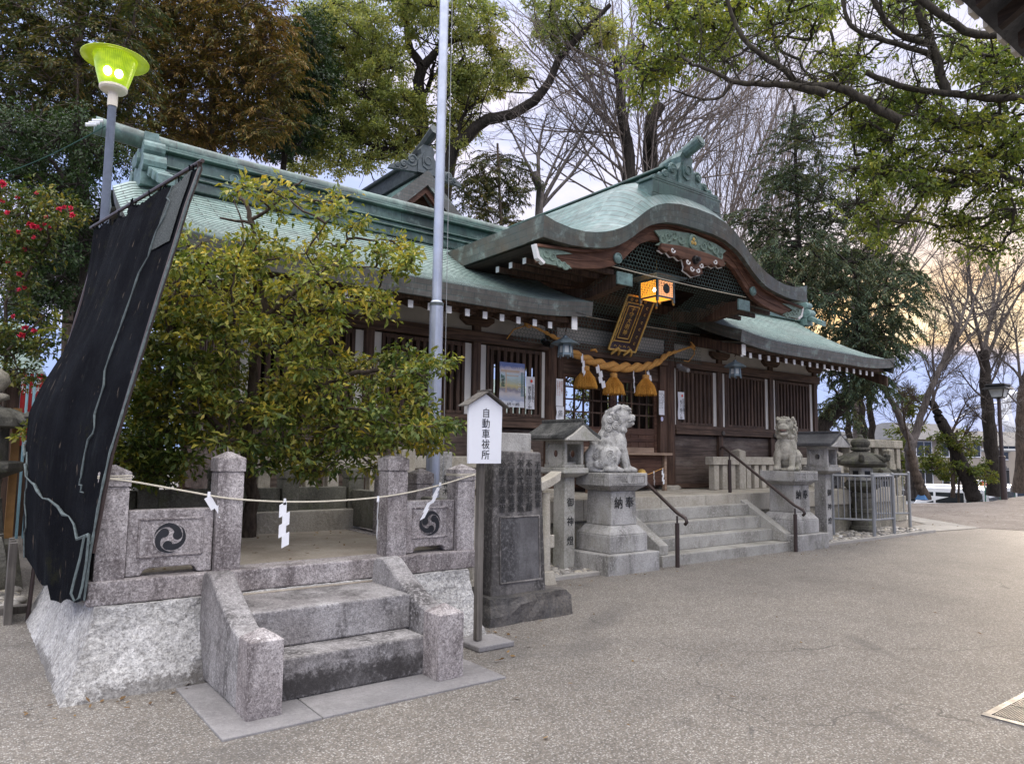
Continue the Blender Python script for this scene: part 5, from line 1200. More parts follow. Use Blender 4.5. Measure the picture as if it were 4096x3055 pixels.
q.tube([(.70, 5.50, 1.02), (.685, 5.50, .88), (.66, 5.49, .75), (.645, 5.48, .66), (.665, 5.47, .615), (.69, 5.47, .63), (.705, 5.48, .70), (.72, 5.49, .85), (.725, 5.50, 1.02)], .008, 6)
q.build('hem_cord', M_hem, tp_)
q = MB(); q.tube([(near[0][1]+.025, near[0][0]+.03, .9)]+[(x+.035, y+.03, z) for y, x, z in near[2:]]+[(1.285, 5.56, 3.72)], .018, 8); q.build('front_pole', M_rail, tp_)
q = MB(); q.tube([(1.30, 5.52, 3.715), (.905, 8.10, 3.75)], .016, 8); q.build('top_pole', M_rail, tp_)
q = MB(); q.tube([(1.0, 8.0, 3.74), (.72, 8.06, 2.2), (.62, 8.08, .0)], .018, 8); q.build('rear_pole', M_rail, tp_)
q = MB(); rr = random.Random(2)
for k in range(60):
    u = rr.random(); p = onnet(u, 1, 0); q.tube([p, p+Vector((rr.uniform(-.02, .02), rr.uniform(-.04, .04), rr.uniform(-.03, .06)))], .006, 4)
q.build('frayed_edge', M_net, tp_)
q = MB()
for k in range(5): q.box(.44+.004*k, .50, 8.02+k*.1, 8.11+k*.1, 0, .72-.02*(k % 2))
tag(q.build('board_fence', M_greywood), 'short grey board fence behind the lower corner of the black net', 'fence')
# ------------------------------------------------------------------ podium fences
def tamagaki(name, label, x0, x1, y, zb, zt, rail0, mat, posts, tall, dx=.265, w_=.075, z1b=None):
    t_ = thing(name, label, 'stone fence', ((x0+x1)/2, y, zb))
    q = MB(); q.box(x0, x1, y-.10, y+.10, rail0, zt); q.build('top_rail', mat, t_, bev=.012)
    n = int((x1-x0-.1)/dx); pr = None
    for k in range(n):
        x = x0+.14+k*dx
        if any(abs(x-p) < .16 for p in posts): continue
        if pr is None: q = MB(); q.box(x-w_, x+w_, y-.07, y+.07, zb, rail0-.002); pr = q.build('baluster', mat, t_, origin=(x, y, zb), bev=.01)
        else: part_copy(pr, (x, y, zb))
    for p in posts:
        q = MB(); q.box(p-.105, p+.105, y-.115, y+.115, zb, tall-.045); q.frus(p, y, tall-.0445, tall, .105, .115, .015, .015); q.build('post', mat, t_, origin=(p, y, zb), bev=.01)
tamagaki('podium_fence', 'low pale stone fence on the deck beside the wooden wall boards, past the stairs', 11.75, 17.0, 9.0, .915, 1.56, 1.40, M_beige, [12.68, 14.6, 16.5], 1.72)
tamagaki('podium_fence', 'low cream stone fence on the podium behind the granite platform', 2.5, 7.0, 8.75, .62, 1.53, 1.36, M_beige, [2.6, 4.85, 6.9], 1.68, dx=.29)
bf = thing('boundary_fence', 'tall weathered stone fence with thick top rail beyond the round lanterns', 'stone fence', (18, 8.9, 0))
q = MB(); q.box(16.6, 19.35, 8.75, 9.05, 1.82, 2.02); q.build('top_rail', M_beigedark, bf, bev=.02)
q = MB(); q.box(16.6, 19.3, 8.70, 9.1, 0, .62); q.build('rubble_base', M_beigedark, bf, bev=.02)
q = MB(); q.box(16.7, 19.2, 8.83, 8.97, 1.28, 1.42); q.build('middle_rail', M_beigedark, bf)
for k, x in enumerate((16.85, 17.25, 17.65, 18.05, 18.45, 18.85, 19.2)):
    q = MB(); q.box(x-.1, x+.1, 8.80, 9.0, .62, 1.815)
    if k in (1, 4): q.box(x-.13, x+.13, 8.62, 8.795, .62, 1.75); q.frus(x, 8.71, 1.751, 1.80, .13, .087, .02, .02)
    q.build('baluster', M_beigedark, bf, bev=.012)
# ------------------------------------------------------------------ stairs to the hall
stp = thing('stone_stairs', 'pale granite stairs of four steps climbing to the shrine deck', 'stairs', (9.7, 7.0, 0))
for k, (y0, z0, z1) in enumerate(((7.0, -.02, .155), (7.3, .156, .345), (7.53, .346, .545), (7.76, .546, .74))):
    q = MB(); q.box(8.06 if k == 0 else 8.26, 11.42 if k == 0 else 11.22, y0, 8.2 if k == 3 else y0+.6, z0, z1); q.build('step', M_step, stp, bev=.01)
for x0, x1 in ((8.07, 8.255), (11.225, 11.41)):
    q = MB(); q.prism([(7.06, .157), (8.1, .157), (8.1, .80), (7.92, .80), (7.06, .29)], 0, x0, x1); q.build('stair_cheek', M_step, stp, bev=.012)
def rail(x, label):
    t_ = thing('handrail', label, 'handrail', (x, 7.5, 0), 'brown handrails of the stairs')
    for y, z0, z1 in ((6.9, 0, .66), (8.19, .91, 1.55)):
        q = MB(); q.tube([(x, y, z0), (x, y, z1-.04)], .032, 12); q.tube([(x, y, z1-.041), (x, y, z1+.06)], .014, 8); q.build('post', M_rail, t_)
    q = MB(); q.tube([(x, 6.76, .61), (x, 6.725, .645), (x, 6.75, .70), (x, 6.9, .765), (x, 8.19, 1.65), (x, 8.32, 1.735), (x, 8.37, 1.735), (x, 8.385, 1.69)], .026, 12); q.build('grip', M_rail, t_, smooth=True)
rail(8.26, 'brown tube handrail rising beside the closed mouthed lion'); rail(11.28, 'brown tube handrail rising beside the open mouthed lion')
# ------------------------------------------------------------------ pedestals and guardian lions
def pedestal(cx, cy, label, mat):
    t_ = thing('lion_pedestal', label, 'pedestal', (cx, cy, 0), 'granite pedestals of the lions')
    q = MB(); q.box(cx-.50, cx+.50, cy-.44, cy+.44, -.02, .262); q.build('base_course', mat, t_, bev=.012)
    q = MB(); q.box(cx-.365, cx+.365, cy-.34, cy+.34, .264, .50); q.frus(cx, cy, .5005, .62, .365, .34, .262, .255); q.build('plinth', mat, t_, bev=.014)
    q = MB(); q.frus(cx, cy, .622, 1.085, .25, .245, .24, .235); q.build('shaft', mat, t_, bev=.01)
    q = MB(); q.frus(cx, cy, 1.0855, 1.155, .25, .245, .365, .325); q.box(cx-.378, cx+.378, cy-.335, cy+.335, 1.156, 1.33); q.build('capital', mat, t_, bev=.012)
    q = MB()
    for a, c in (((cx-.31, 1.19), (cx+.31, 1.19)), ((cx+.31, 1.19), (cx+.31, 1.295)), ((cx+.31, 1.295), (cx-.31, 1.295)), ((cx-.31, 1.295), (cx-.31, 1.19))): q.tube([(a[0], cy-.336, a[1]), (c[0], cy-.336, c[1])], .006, 5)
    q.rings([[(cx+.04*math.cos(k*math.pi/8), cy-.335-d, 1.243+.05*math.sin(k*math.pi/8)) for k in range(16)] for d in (0, .01)]); q.build('carved_frame', mat, t_)
    text('inscription', '奉', .17, M_carve, t_, (cx+.105, cy-.246, 1.0), rot=(math.pi/2, 0, 0), vertical=True, depth=.003, bold=0)
    text('inscription', '納', .17, M_carve, t_, (cx-.105, cy-.246, 1.0), rot=(math.pi/2, 0, 0), vertical=True, depth=.003, bold=0)
    return t_
pedestal(7.35, 7.31, 'granite pedestal under the closed mouthed lion', M_greystone)
pedestal(11.78, 7.31, 'stained granite pedestal under the open mouthed lion', M_greystone)
def lion(label, cx, cy, rot, mat, open_mouth, seed):
    q = MB(); S = lambda x, y, z, r, m_=None: q.sphere((x, y, z), r, 16, 10, m_)
    px = lambda a: (a-690)/965-.36
    pz = lambda a: (1440-a)/965
    ry = lambda a: Matrix.Rotation(a, 4, 'Y')
    # trunk and chest
    S(-.06, 0, .22, (.23, .19, .20)); S(.0, 0, .40, (.18, .165, .24), ry(-.35)); S(.06, 0, .52, (.165, .155, .20)); S(.10, 0, .40, (.15, .14, .20)); S(.13, 0, .31, (.10, .12, .15)); S(-.13, 0, .15, (.17, .17, .14))
    # neck mane
    S(.05, 0, .70, (.165, .165, .19)); S(.03, 0, .60, (.15, .15, .14)); S(.12, 0, .62, (.12, .13, .14))
    # head
    S(.14, 0, .80, (.155, .145, .15)); S(.20, 0, .84, (.10, .115, .09)); S(.265, 0, .765, (.09, .095, .062)); S(.325, 0, .785, (.045, .06, .042)); S(.30, 0, .745, (.07, .085, .035))
    S(.285, 0, .645 if open_mouth else .69, (.075, .075, .032)); S(.20, 0, .68, (.09, .09, .075)); S(.27, 0, .63 if open_mouth else .665, (.05, .05, .03))
    S(.215, 0, .895, (.10, .12, .035), ry(.35))
    for s_ in (1, -1):
        S(.275, s_*.055, .85, (.024, .028, .024)); S(.335, s_*.028, .79, (.02, .024, .02)); S(.26, s_*.075, .895, (.045, .045, .026))
        S(.30, s_*.06, .745, (.045, .03, .03))
        # ears
        for k in range(5): S(.12-.035*k, s_*(.13+.006*k), .925-.012*k-.012*k*k*.6, (.045-.004*k, .03, .036-.002*k))
        # shoulders, legs, paws
        S(.12, s_*.115, .40, (.10, .07, .15)); 
        for k in range(9):
            f = k/8; S(.165+.075*f, s_*(.115+.005*math.sin(f*3)), .36-.30*f, (.066-.012*f, .062-.008*f, .06))
        S(.27, s_*.12, .045, (.095, .07, .048)); 
        for k in (-1, 0, 1): S(.345, s_*.12+k*.036, .036, (.03, .021, .034))
        # haunch and hind foot
        S(-.02, s_*.165, .22, (.155, .075, .155), ry(.4)); S(.05, s_*.17, .27, (.09, .06, .085)); S(.02, s_*.165, .11, (.07, .06, .09)); S(.02, s_*.17, .05, (.135, .065, .052))
        for k in (-1, 0, 1): S(.14, s_*.17+k*.032, .036, (.032, .02, .034))
    # tail: flame plume and side curls
    for k in range(9):
        f = k/8; S(-.24+.03*math.sin(f*4)-.01*f, 0, .26+.28*f, (.095*(1-f*.66), .10*(1-f*.6), .065))
    for s_ in (1, -1):
        S(-.28, s_*.07, .20, (.08, .07, .13)); S(-.25, s_*.10, .09, (.10, .065, .085)); S(-.15, s_*.17, .12, (.10, .035, .06))
        for k in range(3): S(-.25+.03*k, s_*.045, .33+.06*k, (.05, .04, .06))
    base = MB(); base.v = list(q.v); base.f = list(q.f)
    base.sphere((-.02, 0, .02), (.32, .19, .035), 16, 8)
    t_ = thing('guardian_lion', label, 'lion statue', (cx, cy, 1.33))
    o = base.build('body', mat, t_, origin=(0, 0, 0), smooth=True); o.location = (0, 0, 0)
    rm = o.modifiers.new('remesh', 'REMESH'); rm.mode = 'VOXEL'; rm.voxel_size = .011; rm.use_smooth_shade = True
    sm = o.modifiers.new('smooth', 'SMOOTH'); sm.factor = .5; sm.iterations = 2
    tx = bpy.data.textures.new('chips', 'CLOUDS'); tx.noise_scale = .05; dm = o.modifiers.new('chips', 'DISPLACE'); dm.texture = tx; dm.strength = .008; dm.texture_coords = 'LOCAL'
    # carved curls: spiral ridges on mane, haunch and tail
    cq = MB()
    def curl(x, y, z, r, s_, turn=1, tilt=0.0):
        pts = []
        for k in range(20):
            a = k*.62*turn+tilt; rr_ = r*(.12+.88*k/19); pts.append((x+rr_*math.cos(a), y+s_*(.004-.014*(k/19)**2), z+rr_*math.sin(a)))
        cq.tube(pts, [r*.13+.002]*20, 6)
        cq.sphere((x, y-s_*.012, z), (r*.9, .014, r*.9), 12, 8)
    for s_ in (1, -1):
        for x, z, r, y in ((-.01, .74, .055, .165), (-.03, .62, .062, .15), (.08, .78, .05, .165), (.07, .65, .055, .16), (.13, .71, .05, .15), (.0, .85, .05, .15), (.16, .60, .035, .12), (-.06, .54, .045, .145)):
            curl(x, s_*(y+.005), z, r, s_, s_)
        curl(-.02, s_*.236, .255, .055, s_, s_); curl(.04, s_*.228, .20, .05, s_, -s_); curl(-.14, s_*.205, .13, .05, s_, s_); curl(-.20, s_*.165, .22, .055, s_, s_); curl(.06, s_*.225, .06, .035, s_, s_); curl(.14, s_*.18, .33, .035, s_, s_)
        for k in range(4):   # tail grooves
            cq.tube([(-.30+.02*k, s_*(.02+.022*k), .14), (-.305+.025*k, s_*(.03+.022*k), .28), (-.25+.02*k, s_*(.035+.01*k), .40), (-.21, s_*.02, .50)], [.012, .018, .016, .006], 6)
        cq.sphere((.292, s_*.066, .853), (.014, .017, .017), 10, 8)
        cq.tube([(.345, s_*.0, .745), (.34, s_*.045, .742), (.30, s_*.082, .735), (.255, s_*.095, .715)], .011, 6)
        cq.tube([(.24, s_*.04, .905), (.275, s_*.06, .905), (.285, s_*.10, .885)], .016, 6)
    for a in range(-3, 4): cq.sphere((.12+.10*math.cos(a*.55), .125*math.sin(a*.55), .60), (.035, .035, .045), 10, 7)
    for a in range(-2, 3): cq.sphere((.20+.02*abs(a), a*.04, .94-.01*abs(a)), (.034, .026, .026), 8, 6)
    c_ = cq.build('carved_curls', mat, t_, origin=(0, 0, 0), smooth=True); c_.location = (0, 0, 0)
    if open_mouth:
        mq = MB(); mq.sphere((.315, 0, .715), (.045, .062, .026), 12, 8); mo_ = mq.build('mouth', plain('dark_mouth_cavity', (.20, .13, .11), .9), t_, origin=(0, 0, 0), smooth=True); mo_.location = (0, 0, 0)
    tq = MB()
    for k in range(-2, 3): tq.sphere((.345-.012*abs(k), k*.022, .735), (.01, .01, .013), 6, 5)
    to_ = tq.build('teeth', mat, t_, origin=(0, 0, 0)); to_.location = (0, 0, 0)
    t_.rotation_euler = (0, 0, rot)
    return t_
lion('pale stone lion with closed mouth sitting in profile on its pedestal', 7.36, 7.36, math.radians(-38), M_lion, False, 1)
lion('tan stone lion with open mouth facing the path', 11.80, 7.34, math.radians(200), M_liontan, True, 2)
# ------------------------------------------------------------------ square stone lanterns
def square_lantern(x, y, label, word, mat, lettered=True, roofmat=M_blackroof):
    t_ = thing('stone_lantern', label, 'stone lantern', (x, y, 0))
    q = MB(); q.frus(x, y, 0, 1.26, .098, .12, .093, .115); q.build('post', mat, t_, bev=.008)
    q = MB(); q.frus(x, y, 1.261, 1.32, .10, .12, .225, .25); q.box(x-.23, x+.23, y-.255, y+.255, 1.321, 1.395); q.build('tray', mat, t_, bev=.012)
    q = MB(); q.box(x-.185, x+.185, y-.215, y+.215, 1.396, 1.44)
    for sx in (-1, 1):
        for sy in (-1, 1): q.box(x+sx*.15-.025*1, x+sx*.15+.025, y+sy*.175-.03, y+sy*.175+.03, 1.4405, 1.72)
    q.box(x-.174, x+.174, y-.204, y+.204, 1.7205, 1.765); q.build('lantern_frame', mat, t_, bev=.006)
    for sx in (-1, 1):
        q = MB(); n = 20; c0 = [(y+.052*math.cos(k*2*math.pi/n), 1.585+.052*math.sin(k*2*math.pi/n)) for k in range(n)]
        sq = [(y+.145*max(-1, min(1, 1.42*math.cos(k*2*math.pi/n))), 1.58+.139*max(-1, min(1, 1.42*math.sin(k*2*math.pi/n)))) for k in range(n)]
        xa, xb = x+sx*.145, x+sx*.168
        q.add([(xa, *p) for p in c0]+[(xa, *p) for p in sq]+[(xb, *p) for p in c0]+[(xb, *p) for p in sq], [f for k in range(n) for f in ((k, (k+1) % n, n+(k+1) % n, n+k), (2*n+k, 3*n+k, 3*n+(k+1) % n, 2*n+(k+1) % n), (k, 2*n+k, 2*n+(k+1) % n, (k+1) % n))]); q.build('moon_window', mat, t_)
    q = MB(); q.box(x-.124, x+.124, y-.1, y+.1, 1.441, 1.47); q.build('lantern_floor', mat, t_)
    q = MB(); q.prism([(x-.31, 1.765), (x+.31, 1.765), (x+.30, 1.79), (x+.165, 1.86), (x, 1.975), (x-.165, 1.86), (x-.30, 1.79)], 1, y-.40, y+.44); q.build('gable_stone', mat, t_, bev=.008)
    q = MB()
    for s_ in (1, -1):
        q.prism([(x, 1.978), (x+s_*.17, 1.862), (x+s_*.32, 1.79), (x+s_*.36, 1.785), (x+s_*.355, 1.835), (x+s_*.18, 1.925), (x, 2.04)][::s_], 1, y-.37, y+.46)
    q.box(x-.04, x+.04, y-.37, y+.46, 2.02, 2.065); q.build('roof', roofmat, t_, bev=.012)
    if lettered: text('inscription', word, .13, M_carve, t_, (x+.01, y-.122, .98), depth=.002, bold=0, space=2.0)
    return t_
square_lantern(6.74, 7.62, 'square stone lantern with black mossy roof between monument and lion', '御神燈', M_lantern)
square_lantern(12.98, 7.36, 'square stone lantern with grey roof between the open mouthed lion and the steel fence', '御神燈', M_greystone, roofmat=M_tileold)
# ------------------------------------------------------------------ round stone lanterns
def round_lantern(x, y, label, s=1.0, mat=M_oldstone, sq=False):
    t_ = thing('round_stone_lantern', label, 'stone lantern', (x, y, 0)); Z = lambda pr: [(r*s, z*s) for r, z in pr]
    ns = 6 if sq else 24
    q = MB(); q.lathe(x, y, Z([(.25, -.02), (.26, .10), (.235, .16), (.205, .17), (.20, .42), (.225, .44), (.225, .50), (.195, .52), (.19, .74), (.22, .76), (.22, .84), (.19, .86)]), 24); q.build('shaft', mat, t_)
    q = MB(); q.lathe(x, y, Z([(.20, .862), (.36, .95), (.40, .98), (.40, 1.04), (.34, 1.06), (.33, 1.10)]), 6 if not sq else 4, .5); q.build('platform', mat, t_, bev=.012)
    q = MB(); q.lathe(x, y, Z([(.26, 1.101), (.25, 1.365)]), 6, .5); q.build('light_chamber', M_lantern, t_, bev=.008)
    q = MB()
    for k in range(6):
        a = .5+math.pi/6+k*math.pi/3; r_ = .228*s; h_ = .06*s; zz = (1.16*s, 1.30*s)
        q.hexa([(x+rr_*math.cos(a)+hh*-math.sin(a), y+rr_*math.sin(a)+hh*math.cos(a), z) for z in zz for rr_, hh in ((r_*.93, -h_), (r_*.93, h_), (r_, h_), (r_, -h_))])
    q.build_each('window', M_leather, t_)
    q = MB(); q.lathe(x, y, Z([(.22, 1.366), (.46, 1.42), (.50, 1.45), (.49, 1.50), (.40, 1.57), (.30, 1.64), (.17, 1.70), (.12, 1.71)]), 24)
    for k in range(6):
        a = .5+k*math.pi/3; c_, s_ = math.cos(a), math.sin(a)
        q.tube([(x+r*s*c_, y+r*s*s_, z*s) for r, z in ((.20, 1.66), (.36, 1.60), (.50, 1.53), (.57, 1.56), (.585, 1.62), (.54, 1.645), (.51, 1.60))], [.03, .045, .06, .055, .045, .035, .02], 8)
    q.build('curled_roof', mat, t_, smooth=False)
    q = MB(); q.lathe(x, y, Z([(.15, 1.711), (.20, 1.74), (.20, 1.77), (.15, 1.80), (.17, 1.82), (.19, 1.86), (.19, 1.91), (.15, 1.96), (.06, 1.99), (.045, 2.05), (.0, 2.07)]), 18); q.build('finial', mat, t_)
    return t_
round_lantern(15.22, 7.76, 'dark round stone lantern with curled roof inside the steel fence', 1.0)
round_lantern(17.05, 8.25, 'second dark round stone lantern partly hidden behind the fenced one', .80)
# ------------------------------------------------------------------ steel guard fence
gf = thing('steel_fence', 'grey painted steel guard fence around the dark round lantern', 'fence', (15.0, 7.4, 0))
def fpanel(a, c, z0=.36, z1=1.215, n=8):
    a, c = Vector((*a, 0)), Vector((*c, 0)); d = (c-a).normalized()
    q = MB(); q.tube([a+Vector((0, 0, z1)), c+Vector((0, 0, z1))], .022, 6); q.tube([a+Vector((0, 0, z0)), c+Vector((0, 0, z0))], .02, 6); q.build_each('rail', M_steel, gf)
    for k in range(1, n):
        p = a.lerp(c, k/n); q = MB(); q.tube([p+Vector((0, 0, z0)), p+Vector((0, 0, z1))], .011, 6); q.build('bar', M_steel, gf)
FP = [(14.02, 7.75), (14.42, 7.13), (15.22, 7.12), (15.75, 8.15), (16.95, 7.58)]
for a, c, n in ((FP[0], FP[1], 7), (FP[1], FP[2], 8), (FP[0], (14.5, 8.3), 5), ((14.5, 8.3), FP[3], 8), (FP[3], FP[4], 9)): fpanel(a, c, n=n)
for p in FP+[(14.5, 8.3)]:
    q = MB(); q.tube([(*p, 0), (*p, 1.25)], .033, 10); q.sphere((*p, 1.25), .034, 10, 6); q.build('post', M_steel, gf)
# ------------------------------------------------------------------ kerbs and pebbles
q = MB(); q.box(12.35, 16.9, 7.03, 7.12, -.02, .05); struct(q.build('kerb', M_apron, bev=.01))
q = MB(); q.box(5.75, 6.86, 7.02, 7.12, -.02, .05); struct(q.build('kerb', M_apron, bev=.01))
q = MB(); q.box(.10, .78, 8.50, 8.62, -.02, .07); struct(q.build('kerb', M_greywood, bev=.01))
def pebbles(name, regs, seed, n, smin=.035, smax=.075):
    rr = np.random.default_rng(seed); B = MB(); B.sphere((0, 0, 0), 1, 8, 6); bv = np.array(B.v); tri = []
    for f in B.f: tri += [f] if len(f) == 3 else [(f[0], f[1], f[2]), (f[0], f[2], f[3])]
    tri = np.array(tri); V, F = [], []; c = 0
    for x0, x1, y0, y1 in regs:
        for _ in range(int(n*(x1-x0)*(y1-y0))):
            s = rr.uniform(smin, smax); a = rr.uniform(0, 6.28); q_ = bv*np.array([s, s*rr.uniform(.6, .9), s*rr.uniform(.4, .6)])
            q_ = q_@np.array([[math.cos(a), math.sin(a), 0], [-math.sin(a), math.cos(a), 0], [0, 0, 1]])
            V.append(q_+np.array([rr.uniform(x0, x1), rr.uniform(y0, y1), rr.uniform(.005, .04)])); F.append(tri+c); c += len(bv)
    o = bulk(name, np.vstack(V), np.vstack(F), M_pebbleR, smooth=True); o['kind'] = 'stuff'
m, t, b = mat0('mixed_river_pebbles'); r_ = t.n('ShaderNodeNewGeometry').outputs['Random Per Island']
c = t.ramp(r_, [(0, (.12, .115, .11)), (.3, (.22, .20, .18)), (.6, (.33, .31, .28)), (.85, (.42, .37, .29)), (1, (.58, .56, .53))])
t.put(b.inputs['Base Color'], t.mix(1.0, c, t.ramp(t.noise(objvec(t), 30, 4), [(.3, .8), (.7, 1.15)]), 'MULTIPLY')); b.inputs['Roughness'].default_value = .6
M_pebbleR = m
pebbles('river_pebbles', [(12.5, 16.85, 7.14, 8.6)], 1, 330); pebbles('river_pebbles', [(5.9, 6.85, 7.13, 7.95), (6.85, 7.0, 7.5, 7.9)], 2, 330, .03, .075); pebbles('river_pebbles', [(.1, .62, 8.62, 10.2)], 3, 330, .04, .09)
# drain grate
dg = thing('drain_grate', 'metal drain grate with pale frame set in the paving', 'drain grate', (5.9, 1.6, 0))
q = MB()
for x0, x1, y0, y1 in ((5.2, 6.9, 1.905, 1.945), (5.2, 6.9, 1.12, 1.17), (5.2, 5.255, 1.17, 1.905), (6.845, 6.9, 1.17, 1.905)): q.box(x0, x1, y0, y1, -.02, .008)
q.build('frame', M_grating, dg)
q = MB(); q.box(5.256, 6.844, 1.171, 1.904, -.02, .001); q.build('dark_pit', M_gratedark, dg)
q = MB()
for k in range(60): y = 1.18+.0122*k; q.box(5.257, 6.843, y, y+.005, .0015, .011)
for k in range(4): x = 5.55+.36*k; q.box(x, x+.012, 1.172, 1.903, .0112, .0135)
q.build('bars', M_grating, dg)
# ------------------------------------------------------------------ tiled eave overhead
te = thing('tiled_pavilion', 'dark tiled pavilion eave with plastered tile ends jutting into the upper corner', 'pavilion', (9.0, 0, 0))
q = MB(); q.hexa([(5.2, 2.06, 5.02), (13, 2.06, 5.02), (13, -1.2, 6.7), (5.2, -1.2, 6.7), (5.2, 2.03, 5.09), (13, 2.03, 5.09), (13, -1.2, 6.8), (5.2, -1.2, 6.8)]); q.hexa([(5.2, -4.4, 5.02), (13, -4.4, 5.02), (13, -1.21, 6.7), (5.2, -1.21, 6.7), (5.2, -4.4, 5.09), (13, -4.4, 5.09), (13, -1.21, 6.8), (5.2, -1.21, 6.8)]); q.build('roof', M_tileold, te)
q = MB(); 
for k in range(26): q.tube([(5.32+.29*k, 2.10, 5.10), (5.32+.29*k, 1.3, 5.52), (5.32+.29*k, -1.1, 6.80)], .075, 10)
q.build_each('round_tile', M_tileold, te)
q = MB()
for k in range(26): q.box(5.40+.29*k, 5.53+.29*k, 2.062, 2.095, 5.01, 5.085)
q.build_each('plaster_infill', M_eyewhite, te)
q = MB()
for k in range(19): q.hexa([(5.3+.42*k, 1.95, 4.90), (5.38+.42*k, 1.95, 4.90), (5.38+.42*k, -1.2, 6.52), (5.3+.42*k, -1.2, 6.52), (5.3+.42*k, 1.95, 5.01), (5.38+.42*k, 1.95, 5.01), (5.38+.42*k, -1.2, 6.64), (5.3+.42*k, -1.2, 6.64)])
q.box(5.3, 12.9, .55, .75, 4.9, 5.2); q.build('rafters', M_underside, te)
for x in (8.3, 12.5):
    for y in (.65, -3.0):
        q = MB(); q.box(x-.11, x+.11, y-.11, y+.11, 0, 5.2); q.build('post', M_wood, te)
q = MB(); q.sphere((7.0, 1.9, 4.74), (.12, .10, .15), 14, 10); q.tube([(7.0, 1.9, 4.88), (7.0, 1.9, 5.0)], .03, 8); q.build('hanging_fixture', M_steel, te, smooth=True)
# ------------------------------------------------------------------ rear hall beyond the ridge
rh = thing('rear_hall', 'dark rear hall roof with scrolled ridge ornament seen above the front roof', 'shrine', (9.7, 20, 0))
q = MB(); uv = []
A = []
for y in (16.7, 24):
    for dx in (-3.6, -2.6, -1.6, -.8, 0, .8, 1.6, 2.6, 3.6): A.append((9.7+dx, y, 9.22-1.0*abs(dx)+.05*dx*dx)); uv.append((y, abs(dx)))
q.add(A, [(i, i+1, 10+i, 9+i) for i in range(8)]); q.build('roof_slopes', M_kroof, rh, uv=uv)
PB = [(9.7+dx, 9.22-1.0*abs(dx)+.05*dx*dx) for dx in (-3.6, -2.6, -1.6, -.8, 0, .8, 1.6, 2.6, 3.6)]
q = MB(); q.slab([(x, z-.42) for x, z in PB], [(x, z-.0) for x, z in PB], 1, 16.62, 16.75); q.build('gable_fascia', M_fascia, rh, uv=[(p[0], p[2]) for p in q.v])
q = MB(); q.slab([(x, z-.62) for x, z in PB], [(x, z-.425) for x, z in PB], 1, 16.72, 16.82); q.build('gable_board', M_hafu, rh)
q = MB(); q.add([(6.4, 17.2, 5.2), (13, 17.2, 5.2), (9.7, 17.2, 8.9)], [(0, 1, 2)]); q.build('gable_wall', M_hafu, rh)
q = MB(); q.box(6.8, 12.6, 17.5, 23.5, 0, 5.6); q.build('hall_walls', M_wood, rh)
q = MB(); q.box(9.45, 9.95, 16.8, 24, 9.1, 9.5); q.box(9.35, 10.05, 16.8, 24, 9.5, 9.58); q.build('ridge', M_orndark, rh, bev=.02)
onigawara(9.7, 16.72, 9.12, 1.15, M_orndark, rh, 'ridge_end_ornament')
q = MB(); q.tube([(9.7, 17.4, 9.85), (9.7, 16.9, 10.0), (9.7, 16.3, 10.25)], [.13, .14, .15], 8); q.build('ridge_end_tube', M_orndark, rh)
# low side hall glimpsed through the lattice doors
sh = thing('side_hall', 'low hall with pale green roof glimpsed through the lattice doors', 'hall', (9.6, 15, 0))
q = MB(); q.add([(8.0, 14.4, 2.45), (13.0, 14.4, 2.45), (12.6, 16.2, 3.6), (8.2, 16.2, 3.6)], [(0, 1, 2, 3)]); q.build('roof', copper_roof('pale_green_roof', .5, .12, ((.3, .4, .37), (.36, .46, .42))), sh, uv=[(0, 0), (5, 0), (5, 1.8), (0, 1.8)])
q = MB(); q.box(8.3, 12.6, 15, 16.4, 0, 2.5); q.build('walls', M_wood, sh)
# ------------------------------------------------------------------ things at the left edge
ll = thing('round_stone_lantern', 'big mossy stone lantern cut off at the picture edge beyond the black net', 'stone lantern', (.36, 10.38, 0))
q = MB(); q.lathe(.30, 10.38, [(.04, 2.50), (.13, 2.44), (.16, 2.34), (.10, 2.24), (.06, 2.22), (.15, 2.19), (.16, 2.14), (.05, 2.10), (.10, 2.04)], 18); q.build('finial', M_beigedark, ll, smooth=True)
q = MB(); q.lathe(.30, 10.38, [(.10, 2.05), (.25, 2.01), (.36, 1.92), (.38, 1.82), (.30, 1.80)], 18)
for k in range(6): a = .3+k*math.pi/3; q.tube([(.3+r*math.cos(a), 10.38+r*math.sin(a), z) for r, z in ((.2, 2.0), (.34, 1.92), (.44, 1.87), (.47, 1.93), (.43, 1.97))], [.04, .06, .06, .05, .03], 8)
q.build('curled_roof', M_oldstone, ll)
q = MB(); q.lathe(.30, 10.38, [(.19, 1.42), (.18, 1.80)], 6); q.build('light_chamber', M_oldstone, ll)
q = MB(); q.lathe(.30, 10.38, [(.14, 1.22), (.34, 1.30), (.36, 1.34), (.36, 1.40), (.28, 1.42)], 6); q.lathe(.30, 10.38, [(.2, .5), (.15, .6), (.14, 1.22)], 14); q.frus(.2, 10.38, 0, .5, .5, .45, .42, .38); q.build('shaft', M_oldstone, ll, bev=.01)
q = MB(); q.box(.515, .60, 10.6, 10.68, 0, 2.05); tag(q.build('wooden_post', M_orangew), 'orange cedar post behind the cut off stone lantern', 'post')
gb = thing('garden_border', 'rough dark stone border blocks below the cut off lantern', 'stone border', (.2, 9.4, 0))
for k, (x0, x1, y0, y1, z1) in enumerate(((-.3, .36, 8.9, 9.5, .35), (-.2, .5, 9.55, 10.0, .62), (-.5, .52, 10.9, 11.5, .95))):
    q = MB(); rock(q, x0, x1, y0, y1, z1, k*2.3, 7, .05); q.build('stone_block', M_oldstone, gb)
bs = thing('banner_stall', 'red cloth banners with white lettering around a small shrine far at the edge', 'banner stand', (.4, 15.5, 0))
